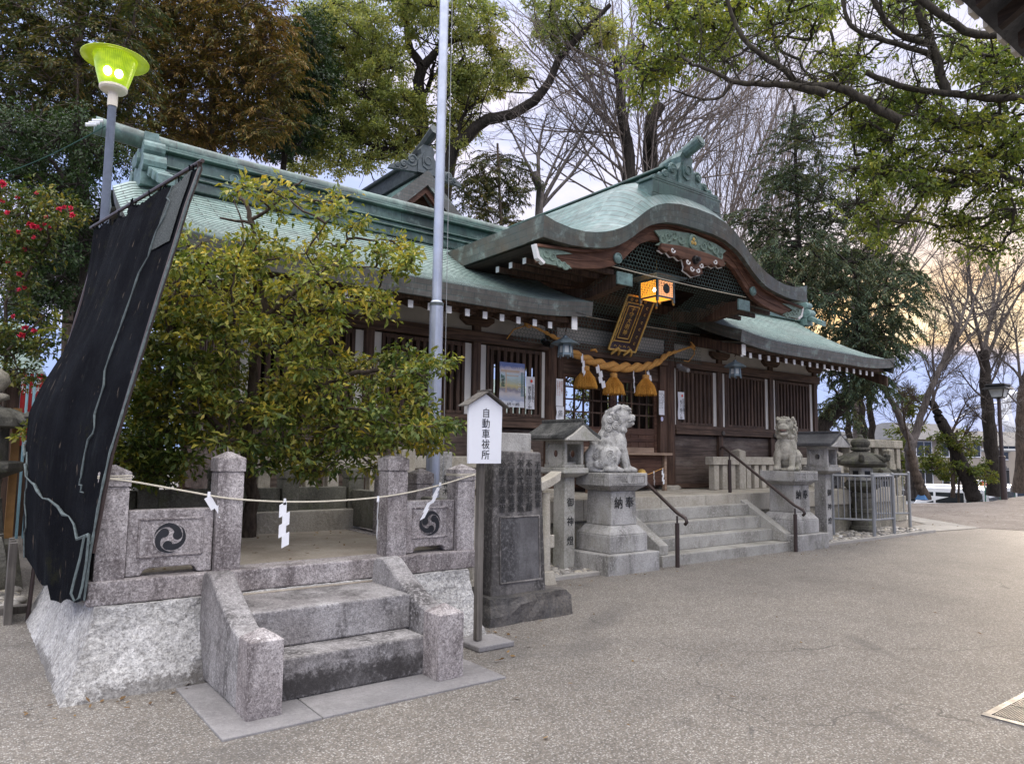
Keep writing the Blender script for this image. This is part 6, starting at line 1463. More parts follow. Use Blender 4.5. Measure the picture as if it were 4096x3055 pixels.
q = MB(); q.box(-1.2, 1.0, 15.6, 15.65, 1.6, 2.9); q.build('red_curtain', M_red, bs)
text('lettering', '子授', .42, M_paper, bs, (.50, 15.59, 2.75), depth=.002)
for k, x in enumerate((.66, .80, .92, 1.02)):
    q = MB(); q.tube([(x, 15.3, 0), (x, 15.3, 3.1)], .022, 8); q.build('banner_pole', M_bluecl, bs)
for x in (.72, .95):
    q = MB(); q.box(x, x+.20, 15.32, 15.33, 1.75, 2.9); q.build('banner', M_red, bs); text('lettering', '奉納', .15, M_paper, bs, (x+.1, 15.315, 2.8), depth=.002)
q = MB(); q.box(-1.5, 1.2, 15.7, 17.5, 0, 2.9); q.build('shrine_wall', M_wood, bs)
sm_ = thing('small_shrine', 'small shrine roof of grey green boards behind the camellia', 'shrine', (.2, 13, 0))
q = MB(); q.add([(-1.5, 12.6, 2.65), (.95, 12.6, 2.65), (.75, 13.6, 3.5), (-1.5, 13.6, 3.5)], [(0, 1, 2, 3)]); q.build('roof', M_roof, sm_, uv=[(0, 0), (2.4, 0), (2.4, 1.3), (0, 1.3)])
q = MB(); q.box(-1.4, .7, 13.1, 14.4, 0, 2.7); q.build('walls', M_wood, sm_)
# ------------------------------------------------------------------ far side: lamp, vans, houses, stadium arch
fl = thing('path_lamp', 'brown lamp post with roofed square lantern at the gravel lot edge', 'street lamp', (32.57, 11.0, 0))
q = MB(); q.tube([(32.57, 11, -.1), (32.57, 11, 1.68), (32.56, 11, 1.70), (32.54, 11, 4.0)], [.115, .11, .075, .065], 14); q.build('pole', M_rail, fl)
q = MB(); q.frus(32.55, 11, 4.0, 4.30, .19, .19, .27, .27); q.build('lantern_glass', M_lattice, fl)
q = MB(); q.frus(32.55, 11, 4.302, 4.45, .46, .44, .34, .30); q.frus(32.55, 11, 4.451, 4.52, .40, .36, .36, .32); q.frus(32.55, 11, 3.95, 3.999, .14, .14, .2, .2)
for sx in (-1, 1):
    for sy in (-1, 1): q.tube([(32.55+sx*.195, 11+sy*.195, 4.0), (32.55+sx*.275, 11+sy*.275, 4.3)], .02, 6)
q.build('lantern_frame', M_leather, fl)
def van(px, d, rot, label, l=3.4, h=1.88):
    p = at(px, 1960, d); x0, y0 = p[0], p[1]; zb = -1.78
    t_ = thing('white_van', label, 'van', (x0, y0, zb), 'white vans in the parking lot'); LB = lambda q, nm, mat, par=t_, **k: q.build(nm, mat, par, origin=(0, 0, 0), **k)
    def L_(q, nm, mat, par=t_, **k):
        o = q.build(nm, mat, par, origin=(0, 0, 0), **k); o.location = (0, 0, 0); WL[o.name] = Vector((0, 0, 0)); return o
    q = MB(); w_ = .73
    prof = [(-l/2, .35), (l/2, .35), (l/2, 1.2), (l/2-.02, h-.12), (l/2-.15, h-.01), (-l/2+.95, h), (-l/2+.75, h-.06), (-l/2+.28, 1.08), (-l/2+.04, .95), (-l/2, .7)]
    n = len(prof); ins = [0 if z < 1.1 else .10 for x, z in prof]
    q.rings([[(x, -w_+i_, z) for (x, z), i_ in zip(prof, ins)], [(x, w_-i_, z) for (x, z), i_ in zip(prof, ins)]]); L_(q, 'body', M_vanwhite, bev=.05, seg=3)
    for s_ in (-1, 1):
        q = MB(); yb, yt = s_*(w_-.008), s_*(w_-.098)
        for a0, a1, b0, b1 in ((-l/2+.45, -l/2+1.15, -l/2+.78, -l/2+1.15), (-l/2+1.25, l/2-.95, -l/2+1.25, l/2-.95), (l/2-.85, l/2-.15, l/2-.85, l/2-.18)):
            y0_, y1_ = s_*(w_-.02+.012), s_*(w_-.085+.012)
            q.hexa([(a0, y0_-.03*s_, 1.14), (a1, y0_-.03*s_, 1.14), (a1, y0_, 1.14), (a0, y0_, 1.14), (b0, y1_-.03*s_, h-.22), (b1, y1_-.03*s_, h-.22), (b1, y1_, h-.22), (b0, y1_, h-.22)])
        L_(q, 'side_window', M_glass)
        for x in (-l/2+.55, l/2-.6):
            q = MB(); q.tube([(x, s_*(w_-.16), .29), (x, s_*(w_+.01), .29)], .29, 18); L_(q, 'wheel', M_tyre)
    q = MB(); q.hexa([(-l/2+.25, -w_+.12, 1.11), (-l/2+.25, w_-.12, 1.11), (-l/2+.30, w_-.12, 1.11), (-l/2+.30, -w_+.12, 1.11), (-l/2+.69, -w_+.18, h-.12), (-l/2+.69, w_-.18, h-.12), (-l/2+.74, w_-.18, h-.12), (-l/2+.74, -w_+.18, h-.12)]); L_(q, 'windscreen', M_glass)
    t_.rotation_euler = (0, 0, rot); return t_
FW = math.atan2(CF[1], CF[0])
van(3790, 36.5, FW-math.pi/2-.65, 'white van with dark side windows behind the dark leaning trunk')
van(3725, 41, FW-math.pi/2-.6, 'white van seen between the forked trunk and the dark leaning trunk, behind another van')
van(3985, 38.5, FW-math.pi/2-.5, 'white van behind the straight thick trunk and the lamp post')
van(4095, 41, FW-math.pi/2-.5, 'white van at the picture edge beyond the lamp post')
van(3615, 38.0, FW-math.pi/2-.6, 'white van glimpsed just beside the steel fence corner')
def house(px0, px1, pz, d, label, h1, eave, roofh, floors=2):
    a, c = at(px0, pz, d), at(px1, pz, d+3); u_ = Vector(c-a); u_.z = 0; w_ = u_.length; ang = math.atan2(u_.y, u_.x)
    t_ = thing('house', label, 'house', (a[0], a[1], -1.78))
    def L_(q, nm, mat, par=None, **k):
        o = q.build(nm, mat, par or t_, origin=(0, 0, 0), **k); o.location = (0, 0, 0); WL[o.name] = Vector((0, 0, 0)); return o
    q = MB(); q.box(0, w_, 0, 8, 0, h1); L_(q, 'walls', M_bldg)
    q = MB(); q.hexa([(-eave, -eave, h1), (w_+eave, -eave, h1), (w_+eave, 8+eave, h1), (-eave, 8+eave, h1), (1.5, 3.5, h1+roofh), (w_-1.5, 3.5, h1+roofh), (w_-1.5, 4.5, h1+roofh), (1.5, 4.5, h1+roofh)]); L_(q, 'roof', M_tile)
    q = MB(); q.box(-.8, w_+.8, -1.1, -.01, h1*.50, h1*.53); L_(q, 'lower_eave', M_tile)
    for fl_ in range(floors):
        for k in range(int(w_/3)):
            q = MB(); z0 = .9+fl_*h1*.52; q.box(.8+3*k, 2.6+3*k, -.04, .02, z0, z0+1.3); o = L_(q, 'window', M_glass)
            q = MB()
            for xx in (.76, 1.68, 2.6): q.box(xx+3*k, xx+.07+3*k, -.07, -.041, z0, z0+1.3)
            q.box(.7+3*k, 2.7+3*k, -.09, -.041, z0-.08, z0-.002); q.box(.7+3*k, 2.7+3*k, -.09, -.041, z0+1.302, z0+1.37); L_(q, 'window_frame', M_white, o)
    t_.rotation_euler = (0, 0, ang); return t_
house(3640, 3960, 1900, 66, 'beige two storey house with grey tiled roof beyond the vans, behind the small evergreen', 5.0, .9, 1.7)
house(3985, 4300, 1900, 72, 'beige house with grey roof behind the lamp post and straight trunk', 4.6, .9, 1.6)
house(3330, 3560, 1900, 78, 'house roof showing low behind the tall stone boundary fence', 4.4, .9, 1.8)
gp_ = thing('gate_frame', 'grey concrete goal shaped frame behind the lamp post', 'frame', tuple(at(4040, 1985, 50)))
p0, p1 = at(3925, 1800, 50), at(4075, 1802, 50)
q = MB(); q.tube([p0, p1], .12, 8); q.build('crossbar', M_steel, gp_)
q = MB(); a = at(4060, 1800, 50); q.box(a[0]-.35, a[0]+.35, a[1]-.3, a[1]+.3, -1.78, a[2]-.1); q.build('pillar', M_bldg, gp_)
sa = thing('stadium_mast', 'huge white curved stadium mast far beyond the trees', 'stadium mast', tuple(at(4058, 1740, 350)))
E2 = lambda x, y, d=350: at(3500+x/1.943, 1200+y/1.943, d)
q = MB(); q.tube([E2(*p) for p in ((1075, 1052), (1040, 975), (985, 895))], 2.2, 10); q.tube([E2(*p) for p in ((1062, 1045), (1035, 940), (1020, 860), (1017, 800), (1035, 748), (1065, 728), (1110, 745), (1160, 800))], [2.4, 2.3, 2.2, 2.1, 2, 1.9, 1.8, 1.7], 10); q.build('curved_mast', M_arch, sa, smooth=True)
q = MB(); q.tube([E2(1017, 790), E2(830, 812), E2(600, 940)], .35, 5); q.build('stay_cable', M_arch, sa)
# chain-link fence and billboard at the lot
cf = thing('chainlink_fence', 'green chain link fence above the low wall in front of the vans', 'fence', (32, 12.4, -1))
q = MB(); a, c = np.array(at(3880, 1990, 33)), np.array(at(4060, 1985, 35)); W_ = np.linalg.norm(c-a)
hexnet(q, lambda u, v: tuple(a+(c-a)*u/W_+np.array([0, 0, v-.35])), W_, 1.0, .06, .006); q.build('wire_mesh', M_steel, cf)
for f in (0, .33, .66, 1):
    p = a+(c-a)*f; q = MB(); q.tube([(p[0], p[1], -1.2), (p[0], p[1], .70)], .03, 8); q.build('post', plain('green_post_paint', (.05, .16, .11), .5), cf)
lw = MB(); a, c = at(3660, 2000, 31.5), at(3985, 2000, 33); lw.hexa([(a[0], a[1], -1.78), (c[0], c[1], -1.78), (c[0]+.1, c[1]+.2, -1.78), (a[0]+.1, a[1]+.2, -1.78), (a[0], a[1], -.40), (c[0], c[1], -.47), (c[0]+.1, c[1]+.2, -.47), (a[0]+.1, a[1]+.2, -.40)])
tag(lw.build('low_wall', M_apron), 'low grey concrete wall at the foot of the leaning trees', 'wall')
bb = at(3930, 1940, 48); q = MB(); q.box(bb[0]-.9, bb[0]+.9, bb[1]-.03, bb[1]+.03, bb[2]-.5, bb[2]+.35)
bo = thing('sale_sign', 'white roadside board with red starburst and yellow lettering above the vans', 'sign', tuple(bb)); q.build('board', M_vanwhite, bo)
q = MB(); q.prism([(bb[0]+(.62 if k % 2 else .5)*math.cos(k*math.pi/12), bb[2]+.03+(.24 if k % 2 else .17)*math.sin(k*math.pi/12)) for k in range(24)], 1, bb[1]-.05, bb[1]-.031); q.build('starburst', plain('sign_red', (.6, .03, .03), .5), bo)
text('lettering', '大好評', .27, plain('sign_yellow', (.8, .6, .05), .5), bo, (bb[0], bb[1]-.055, bb[2]+.03), vertical=False, depth=.001, bold=0)
q = MB()
for dx in (-.8, .8): q.box(bb[0]+dx-.04, bb[0]+dx+.04, bb[1]+.031, bb[1]+.1, -1.78, bb[2]+.3)
q.build_each('leg', M_steel, bo)
p = Vector(at(3695, 2010, 27.5)); q = MB(); q.hexa([(p.x-.30, p.y-.2, 0), (p.x+.26, p.y-.2, 0), (p.x+.26, p.y+.2, 0), (p.x-.30, p.y+.2, 0), (p.x-.05, p.y-.03, .42), (p.x+.03, p.y-.03, .40), (p.x+.03, p.y+.03, .4), (p.x-.05, p.y+.03, .42)])
tag(q.build('blue_tarpaulin', M_tarpblue, bev=.02), 'small blue tarpaulin heaped at the foot of the forked tree', 'tarpaulin')
# ------------------------------------------------------------------ vegetation
def nrm(a): return a/np.maximum(np.linalg.norm(a, axis=-1, keepdims=True), 1e-9)
def tubes(name, polys, mat, parent, sides=5):
    """polys: list of (points k x 3, radii k)"""
    by = {}
    for P_, R_ in polys: by.setdefault(len(P_), []).append((P_, R_))
    V, F, c = [], [], 0
    for k, L_ in by.items():
        P_ = np.array([a for a, _ in L_], float); R_ = np.array([b_ for _, b_ in L_], float); m_ = len(L_)
        T = np.empty_like(P_); T[:, 1:-1] = P_[:, 2:]-P_[:, :-2]; T[:, 0] = P_[:, 1]-P_[:, 0]; T[:, -1] = P_[:, -1]-P_[:, -2]; T = nrm(T)
        ref = np.where(np.abs(T[:, :1, 2:3]) < .9, np.array([0, 0, 1.0]), np.array([1.0, 0, 0])); A = nrm(np.cross(T, np.broadcast_to(ref, T.shape))); B = np.cross(T, A)
        an = np.arange(sides)*2*math.pi/sides
        ring = P_[:, :, None]+R_[:, :, None, None]*(np.cos(an)[:, None]*A[:, :, None]+np.sin(an)[:, None]*B[:, :, None])
        V.append(ring.reshape(-1, 3))
        base = (np.arange(m_)*k*sides)[:, None, None]+(np.arange(k-1)*sides)[None, :, None]; i = np.arange(sides)[None, None, :]; j = (i+1) % sides
        f = np.stack([base+i, base+j, base+sides+j, base+sides+i], -1).reshape(-1, 4); F.append(f+c); c += m_*k*sides
    return bulk(name, np.vstack(V), np.vstack(F), mat, parent, WL[parent.name], smooth=True)
def leaves(name, pos, dirs, up, l, w_, mat, parent, rng, bend=.25):
    """kite shaped leaves"""
    n = len(pos); D_ = nrm(dirs); S_ = nrm(np.cross(D_, up)+1e-6); U_ = np.cross(S_, D_)
    ll = (l*rng.uniform(.5, 1.35, n))[:, None]; ww = (w_*rng.uniform(.7, 1.2, n))[:, None]
    V = np.stack([pos, pos+D_*ll*.5+S_*ww*.5+U_*ww*.15, pos+D_*ll-U_*ll*bend, pos+D_*ll*.5-S_*ww*.5+U_*ww*.15], 1).reshape(-1, 3)
    F = np.arange(4*n).reshape(n, 4)
    return bulk(name, V, F, mat, parent, WL[parent.name])
def wob(a, c, n, amp, rng, sag=0.0):
    a, c = np.array(a, float), np.array(c, float); t_ = np.linspace(0, 1, n)[:, None]
    P_ = a+(c-a)*t_; L_ = np.linalg.norm(c-a); o = rng.normal(0, 1, (n, 3)); o = (o+np.roll(o, 1, 0))*.5
    P_ += o*amp*L_*np.sin(math.pi*t_); P_[:, 2] -= sag*L_*4*(t_*(1-t_))[:, 0]
    return P_
def inpoly(x, y, P_):
    r = False; j = len(P_)-1
    for i in range(len(P_)):
        if (P_[i][1] > y) != (P_[j][1] > y) and x < (P_[j][0]-P_[i][0])*(y-P_[i][1])/(P_[j][1]-P_[i][1])+P_[i][0]: r = not r
        j = i
    return r
def scatter(P_, n, d, dd, rng, sep=60):
    """n crown centres inside a region of the view, spread through the crown's depth"""
    xs = [p[0] for p in P_]; ys = [p[1] for p in P_]; out = []; tries = 0; pts = []
    while len(out) < n and tries < n*60:
        tries += 1; x, y = rng.uniform(min(xs), max(xs)), rng.uniform(min(ys), max(ys))
        if not inpoly(x, y, P_): continue
        z = d+rng.uniform(-dd, dd)
        if any((x-a)**2+(y-b_)**2 < sep*sep and abs(z-c_) < dd*.6 for a, b_, c_ in pts): continue
        pts.append((x, y, z)); out.append(at(x, y, z))
    return np.array(out)
def px(L_, d): return np.array([at(p[0], p[1], p[2] if len(p) > 2 else d) for p in L_])
LR = np.random.default_rng(5)
def limb(P_, r0, r1, n=12, rng=None, amp=.012):
    n = int(n*1.8); Q = np.array([list(v) for v in resample([tuple(p) for p in P_], n)]); Q[1:-1] += LR.normal(0, .10, (n-2, 3))*min(r0, .14)
    if rng is None: return Q, np.linspace(r0, r1, n)*(1+LR.normal(0, .02, n))

    if rng is not None: Q[1:-1] += rng.normal(0, amp, (n-2, 3))*np.linalg.norm(Q[-1]-Q[0])
    return Q, np.linspace(r0, r1, n)
def connect(skel, centres, rng, r0=.05, r1=.012, n=6, amp=.06, sag=-.02):
    """a limb from the nearest woody point to every crown centre"""
    sk = [np.array(p) for P_, _ in skel for p in P_]; polys = []
    order = np.argsort([min(np.linalg.norm(c-s_) for s_ in sk) for c in centres])
    S_ = np.array(sk)
    for i in order:
        c = centres[i]; dist = np.linalg.norm(S_-c, axis=1)+np.maximum(0, S_[:, 2]-c[2])*.8; k = int(np.argmin(dist))
        P_ = wob(S_[k], c, n, amp, rng, sag); L_ = np.linalg.norm(c-S_[k])
        polys.append((P_, np.linspace(min(r0, .02+L_*.02), r1, n))); S_ = np.vstack([S_, P_[2:]])
    return polys
def crown(centres, R_, rng, tufts, per, l, w_, flat=.7, droop=.2, shell=.55, tr=.28):
    """leaf positions, directions and up vectors for tufted crowns; also twigs"""
    pos, dr, up, tw = [], [], [], []
    for c in centres:
        R = R_*rng.uniform(.7, 1.25); m_ = max(3, int(tufts*rng.uniform(.7, 1.3)))
        v = nrm(rng.normal(0, 1, (m_, 3))); v[:, 2] *= flat; rad = R*rng.uniform(shell, 1, m_)[:, None]; tc = c+v*rad
        for q_, o in zip(tc, v):
            k = max(4, int(per*rng.uniform(.6, 1.4))); off = rng.normal(0, 1, (k, 3)); off = nrm(off)*rng.uniform(.1, 1, k)[:, None]**.6*R*tr; off[:, 2] *= .75
            p = q_+off; d = nrm(off+o*R*.15+rng.normal(0, .5, (k, 3))*R*tr); d[:, 2] -= droop
            u_ = nrm(np.array([0, 0, .8])+o*.6+rng.normal(0, .45, (k, 3)))
            pos.append(p); dr.append(d); up.append(u_)
            tw.append((np.array([c, c+(q_-c)*.5+rng.normal(0, .03, 3)*R, q_+o*R*.1]), np.array([.012, .008, .004])))
    return np.vstack(pos), np.vstack(dr), np.vstack(up), tw
def sprays(centres, R_, rng, nb, per, l, w_, droop=.35, flat=.35):
    """conifer foliage: flat drooping sprays of narrow leaflets"""
    pos, dr, up, tw = [], [], [], []
    for c in centres:
        R = R_*rng.uniform(.65, 1.35)
        for b_ in range(max(3, int(nb*rng.uniform(.7, 1.3)))):
            a = rng.uniform(0, 2*math.pi); e = rng.uniform(-.15, .55)
            d0 = np.array([math.cos(a), math.sin(a), e]); n = 7; P_ = [c+rng.normal(0, .12, 3)*R]
            for i in range(n-1): d0 = nrm(d0+np.array([0, 0, -droop*.35])+rng.normal(0, .10, 3)); P_.append(P_[-1]+d0*R/(n-1))
            P_ = np.array(P_); tw.append((P_, np.linspace(.012, .004, n)))
            t_ = rng.uniform(.12, 1, per); i0 = np.minimum((t_*(n-1)).astype(int), n-2); f = (t_*(n-1)-i0)[:, None]
            p = P_[i0]*(1-f)+P_[i0+1]*f; ax = nrm(P_[i0+1]-P_[i0]); sd = nrm(np.cross(ax, [0, 0, 1])+1e-6)*rng.choice([-1, 1], per)[:, None]
            d = nrm(ax*.75+sd*rng.uniform(.2, 1.0, per)[:, None]+rng.normal(0, .25, (per, 3))); d[:, 2] -= droop*.5
            pos.append(p+rng.normal(0, .02, (per, 3))); dr.append(d); up.append(nrm(np.array([0, 0, 1.0])+rng.normal(0, .4, (per, 3))))
    return np.vstack(pos), np.vstack(dr), np.vstack(up), tw
def grow(rng, p, d, L_, r, lvl, out, nch=(7, 5, 4), ratio=.55, ang=(.35, .9), wobb=.10, trop=.06, seg=5, rmin=.006):
    P_ = [np.array(p, float)]; d = nrm(np.array(d, float)); ds = [d]
    for i in range(seg):
        d = nrm(d+rng.normal(0, wobb, 3)+np.array([0, 0, trop])); P_.append(P_[-1]+d*L_/seg); ds.append(d)
    P_ = np.array(P_); r1 = max(rmin*.6, r*.30); out.append((P_, np.linspace(r, r1, seg+1)))
    if lvl <= 0: return
    k = nch[min(len(nch)-1, lvl-1)]; k = max(2, int(round(k*rng.uniform(.75, 1.25))))
    for i in range(k):
        t_ = (i+rng.uniform(.3, 1))/k*.82+.18; s_ = t_*seg; j = min(int(s_), seg-1); f = s_-j
        q_ = P_[j]*(1-f)+P_[j+1]*f; ax = nrm(np.cross(ds[j], rng.normal(0, 1, 3))); a = rng.uniform(*ang)
        dd = ds[j]*math.cos(a)+ax*math.sin(a)
        grow(rng, q_, dd, L_*ratio*rng.uniform(.7, 1.2)*(1.15-.5*t_), max(rmin, (r+(r1-r)*t_)*.62), lvl-1, out, nch, ratio, ang, wobb*1.1, trop, max(3, seg-1), rmin)
def plant(name, label, cat, base, group=None): return thing(name, label, cat, tuple(base), group)
def ground_under(p): return np.array([p[0], p[1], 0.0])

# --- bronzed and dark cedars behind the hall on the left
def cedar(label, base, top, region, n, d, dd, mat, seed, R_=.62, nb=9, per=26, sep=55, l=.15, w_=.035, droop=.45, barkm=B_brown, tr=.26):
    rng = np.random.default_rng(seed); t_ = plant('cedar_tree', label, 'tree', base)
    tk = limb([base, base*.6+top*.4+rng.normal(0, .1, 3)*[1, 1, 0], top], tr, .04, 14)
    C_ = np.vstack([scatter(g_, k_, d, dd, rng, sep) for g_, k_ in zip(region, n)])
    con = connect([tk], C_, rng, .06, .012, 6, .05, .03)
    tubes('trunk', [tk], barkm, t_, 10)
    pos, dr, up, tw = sprays(C_, R_, rng, nb, per, l, w_, droop); tubes('branches', con+tw, barkm, t_, 4)
    leaves('foliage', pos, dr, up, l, w_, mat, t_, rng, .12)
b1 = ground_under(at(880, 900, 21)); cedar('tall cedar with bronzed orange brown foliage behind the hall ridge', b1, at(870, -250, 21), [[(500, 0), (1050, 0), (1190, 150), (1180, 330), (1130, 500), (1000, 560), (900, 620), (760, 640), (620, 610), (560, 400), (470, 180)], [(480, -160), (1100, -160), (1080, 0), (500, 0)]], (190, 25), 21, 2.2, L_cedar, 11, .78, 10, 32, 50, .16, .042)
b1 = ground_under(at(356, 900, 16)); cedar('dark green cedar with sparse bronze tips above the lime lamp', b1, at(330, -300, 16.5), [[(-80, -60), (560, -60), (590, 200), (560, 520), (420, 620), (250, 560), (-80, 540)]], (150,), 17, 1.8, L_cedardark, 12, .66, 8, 30, 48, .15, .04)
b1 = ground_under(at(1990, 900, 25)); cedar('small loose cedar between the flagpole and the bare tree', b1, at(1990, 575, 25), [[(1890, 640), (1990, 590), (2080, 660), (2110, 760), (2150, 830), (2100, 890), (1960, 900), (1860, 860), (1830, 760)]], (34,), 25, .9, L_cedar if False else L_cedardark, 13, .85, 8, 34, 40, .17, .035, .55, B_brown, .10)
b1 = ground_under(at(3192, 1500, 25)); cedar('blue green cypress with open layered branches behind the curved gable', b1, at(3175, 420, 25), [[(3175, 430), (3260, 500), (3300, 640), (3360, 740), (3200, 800), (3090, 780), (3120, 600)], [(3090, 780), (3400, 760), (3500, 900), (3560, 1010), (3480, 1120), (3300, 1180), (3080, 1080), (2930, 900)]], (26, 62), 25, 1.8, L_cypress, 14, .9, 10, 36, 45, .13, .042, .35, B_dark, .13)
b1 = ground_under(at(3292, 1760, 23)); rng = np.random.default_rng(15)
t_ = plant('drooping_conifer', 'dark drooping conifer with curved trunk at the far roof corner', 'tree', b1)
tk = limb([b1]+list(px([(3288, 1720), (3305, 1670), (3360, 1620), (3430, 1560), (3460, 1420), (3430, 1250), (3420, 1050)], 23)), .36, .05, 16, rng, .004)
C_ = np.vstack([scatter([(3020, 960), (3250, 960), (3600, 1000), (3690, 1150), (3620, 1300), (3500, 1350), (3350, 1330), (3250, 1240), (3100, 1150)], 66, 23, 1.9, rng, 50), scatter([(3350, 1320), (3610, 1290), (3570, 1420), (3490, 1560), (3400, 1660), (3300, 1640), (3280, 1500)], 34, 23, 1.4, rng, 40)])
con = connect([tk], C_, rng, .07, .012); tubes('trunk', [tk], B_dark, t_, 10); pos, dr, up, tw = sprays(C_, .85, rng, 10, 40, .13, .04, .7); tubes('branches', con+tw, B_dark, t_, 4); leaves('foliage', pos, dr, up, .14, .042, L_cypress, t_, rng, .12)
# --- broadleaf evergreens
def broadleaf(name, label, trunks, regions, n, d, dd, mat, seed, R_=.6, tufts=12, per=30, l=.10, w_=.045, sep=60, barkm=B_dark, flat=.7, tr=.30, droop=.2, limbs=(), r0=.07, base=None, shell=.55):
    rng = np.random.default_rng(seed); t_ = plant(name, label, 'tree', base if base is not None else ground_under(trunks[0][0][0]))
    C_ = np.vstack([scatter(g_, k_, d, dd, rng, sep) for g_, k_ in zip(regions, n)])
    con = connect(list(trunks)+list(limbs), C_, rng, r0, .014); tubes('trunk', list(trunks), barkm, t_, 12)
    if limbs: 
        tubes('limbs', list(limbs), barkm, t_, 9); tg_ = []
        for Pq, Rq in limbs:
            for k in range(3, len(Pq)-1):
                if rng.random() < .75: grow(rng, Pq[k], rng.normal(0, 1, 3)+[0, 0, .25], rng.uniform(.6, 1.5)*d/11*.6, min(Rq[k]*.4, .014*d/11), 1, tg_, (4,), .5, (.3, .9), .14, .02, 5, .004)
        tubes('twigs', tg_, barkm, t_, 4)
    pos, dr, up, tw = crown(C_, R_, rng, tufts, per, l, w_, flat, droop, shell, tr); tubes('branches', con+tw, barkm, t_, 4)
    leaves('foliage', pos, dr, up, l, w_, mat, t_, rng); return t_
b1 = ground_under(at(1150, 900, 24)); broadleaf('evergreen_tree', 'dark evergreen between the bronzed cedar and the yellow green camphor', [limb([b1, at(1140, 500, 24), at(1180, 100, 24)], .2, .05)], [[(1160, 120), (1260, 60), (1290, 250), (1270, 480), (1180, 620), (1060, 600), (1000, 520), (1130, 420), (1180, 280)]], (60,), 24.5, 1.3, L_dark, 21, .75, 13, 34, .13, .055, 40)
b1 = ground_under(at(330, 1000, 13)); broadleaf('evergreen_tree', 'shadowy evergreen with bare pale lower boughs beyond the camellia', [limb([b1, at(345, 900, 13), at(300, 500, 13)], .13, .04), limb(px([(345, 1000), (200, 760), (60, 640), (-60, 580)], 12.6), .05, .015), limb(px([(340, 900), (240, 690), (120, 560), (0, 500)], 12.8), .05, .015), limb(px([(345, 820), (330, 640), (200, 500), (40, 420)], 12.8), .04, .012)], [[(-60, 430), (330, 470), (480, 620), (440, 760), (410, 880), (330, 960), (240, 900), (100, 760), (-60, 740)], [(100, 900), (420, 860), (390, 1050), (250, 1180), (120, 1300), (40, 1200)]], (70, 62), 13.5, 1.3, L_dark, 22, .45, 10, 30, .075, .035, 40)
# camphor with forked dark trunk and a long bare limb
b1 = ground_under(at(1700, 1000, 27)); T1 = limb([b1]+list(px([(1690, 700), (1688, 520), (1682, 420), (1675, 330), (1690, 265)], 27)), .42, .20, 16)
LB = [limb(px([(1690, 265), (1650, 215), (1635, 170), (1620, 60), (1600, -60)], 27), .17, .06), limb(px([(1690, 265), (1735, 220), (1770, 180), (1850, 155), (1960, 145)], 26.5), .17, .05), limb(px([(1690, 400), (1720, 330), (1735, 250)], 27.5), .12, .05), limb(px([(1688, 500), (1600, 440), (1480, 400), (1360, 330)], 26), .13, .04), limb(px([(1688, 560), (1560, 600), (1420, 560), (1300, 560)], 26.5), .13, .04),
      limb(px([(1770, 180), (1800, 90), (1830, -40)], 27), .11, .05), limb([b1*.4+np.array(at(1740, 760, 26))*.6]+list(px([(1800, 640), (1860, 560), (1930, 490), (2080, 440), (2190, 340), (2240, 230), (2330, 130), (2440, 20)], 26)), .36, .08, 18), limb(px([(1850, 570), (1840, 500), (1870, 440), (1930, 400)], 26), .10, .04), limb(px([(1770, 420), (1830, 280), (1860, 220)], 26), .11, .05)]
broadleaf('camphor_tree', 'yellow green camphor with forked dark trunk and long sweeping limb', [T1], [[(1180, 60), (1400, -40), (1500, 40), (1540, 150), (1600, 220), (1640, 350), (1700, 420), (1690, 560), (1620, 640), (1500, 600), (1440, 700), (1300, 660), (1210, 720), (1180, 540), (1240, 430), (1170, 300), (1270, 230)], [(1780, 40), (1880, -20), (1990, 60), (2000, 130), (1930, 170), (1830, 160)], [(1790, 200), (1930, 260), (1950, 330), (1880, 420), (1800, 440), (1770, 330)], [(2000, 170), (2080, 260), (2050, 360), (1960, 340)], [(1560, -40), (1760, -40), (1740, 120), (1640, 130), (1540, 60)], [(2080, -30), (2300, -30), (2450, 100), (2400, 260), (2280, 200), (2120, 110)], [(1780, 430), (1880, 470), (1850, 600), (1760, 640)]], (120, 14, 16, 8, 16, 22, 8), 27, 1.9, L_camphor, 23, .72, 14, 34, .13, .055, 44, B_dark, .75, .30, .2, LB, .06, shell=.45)
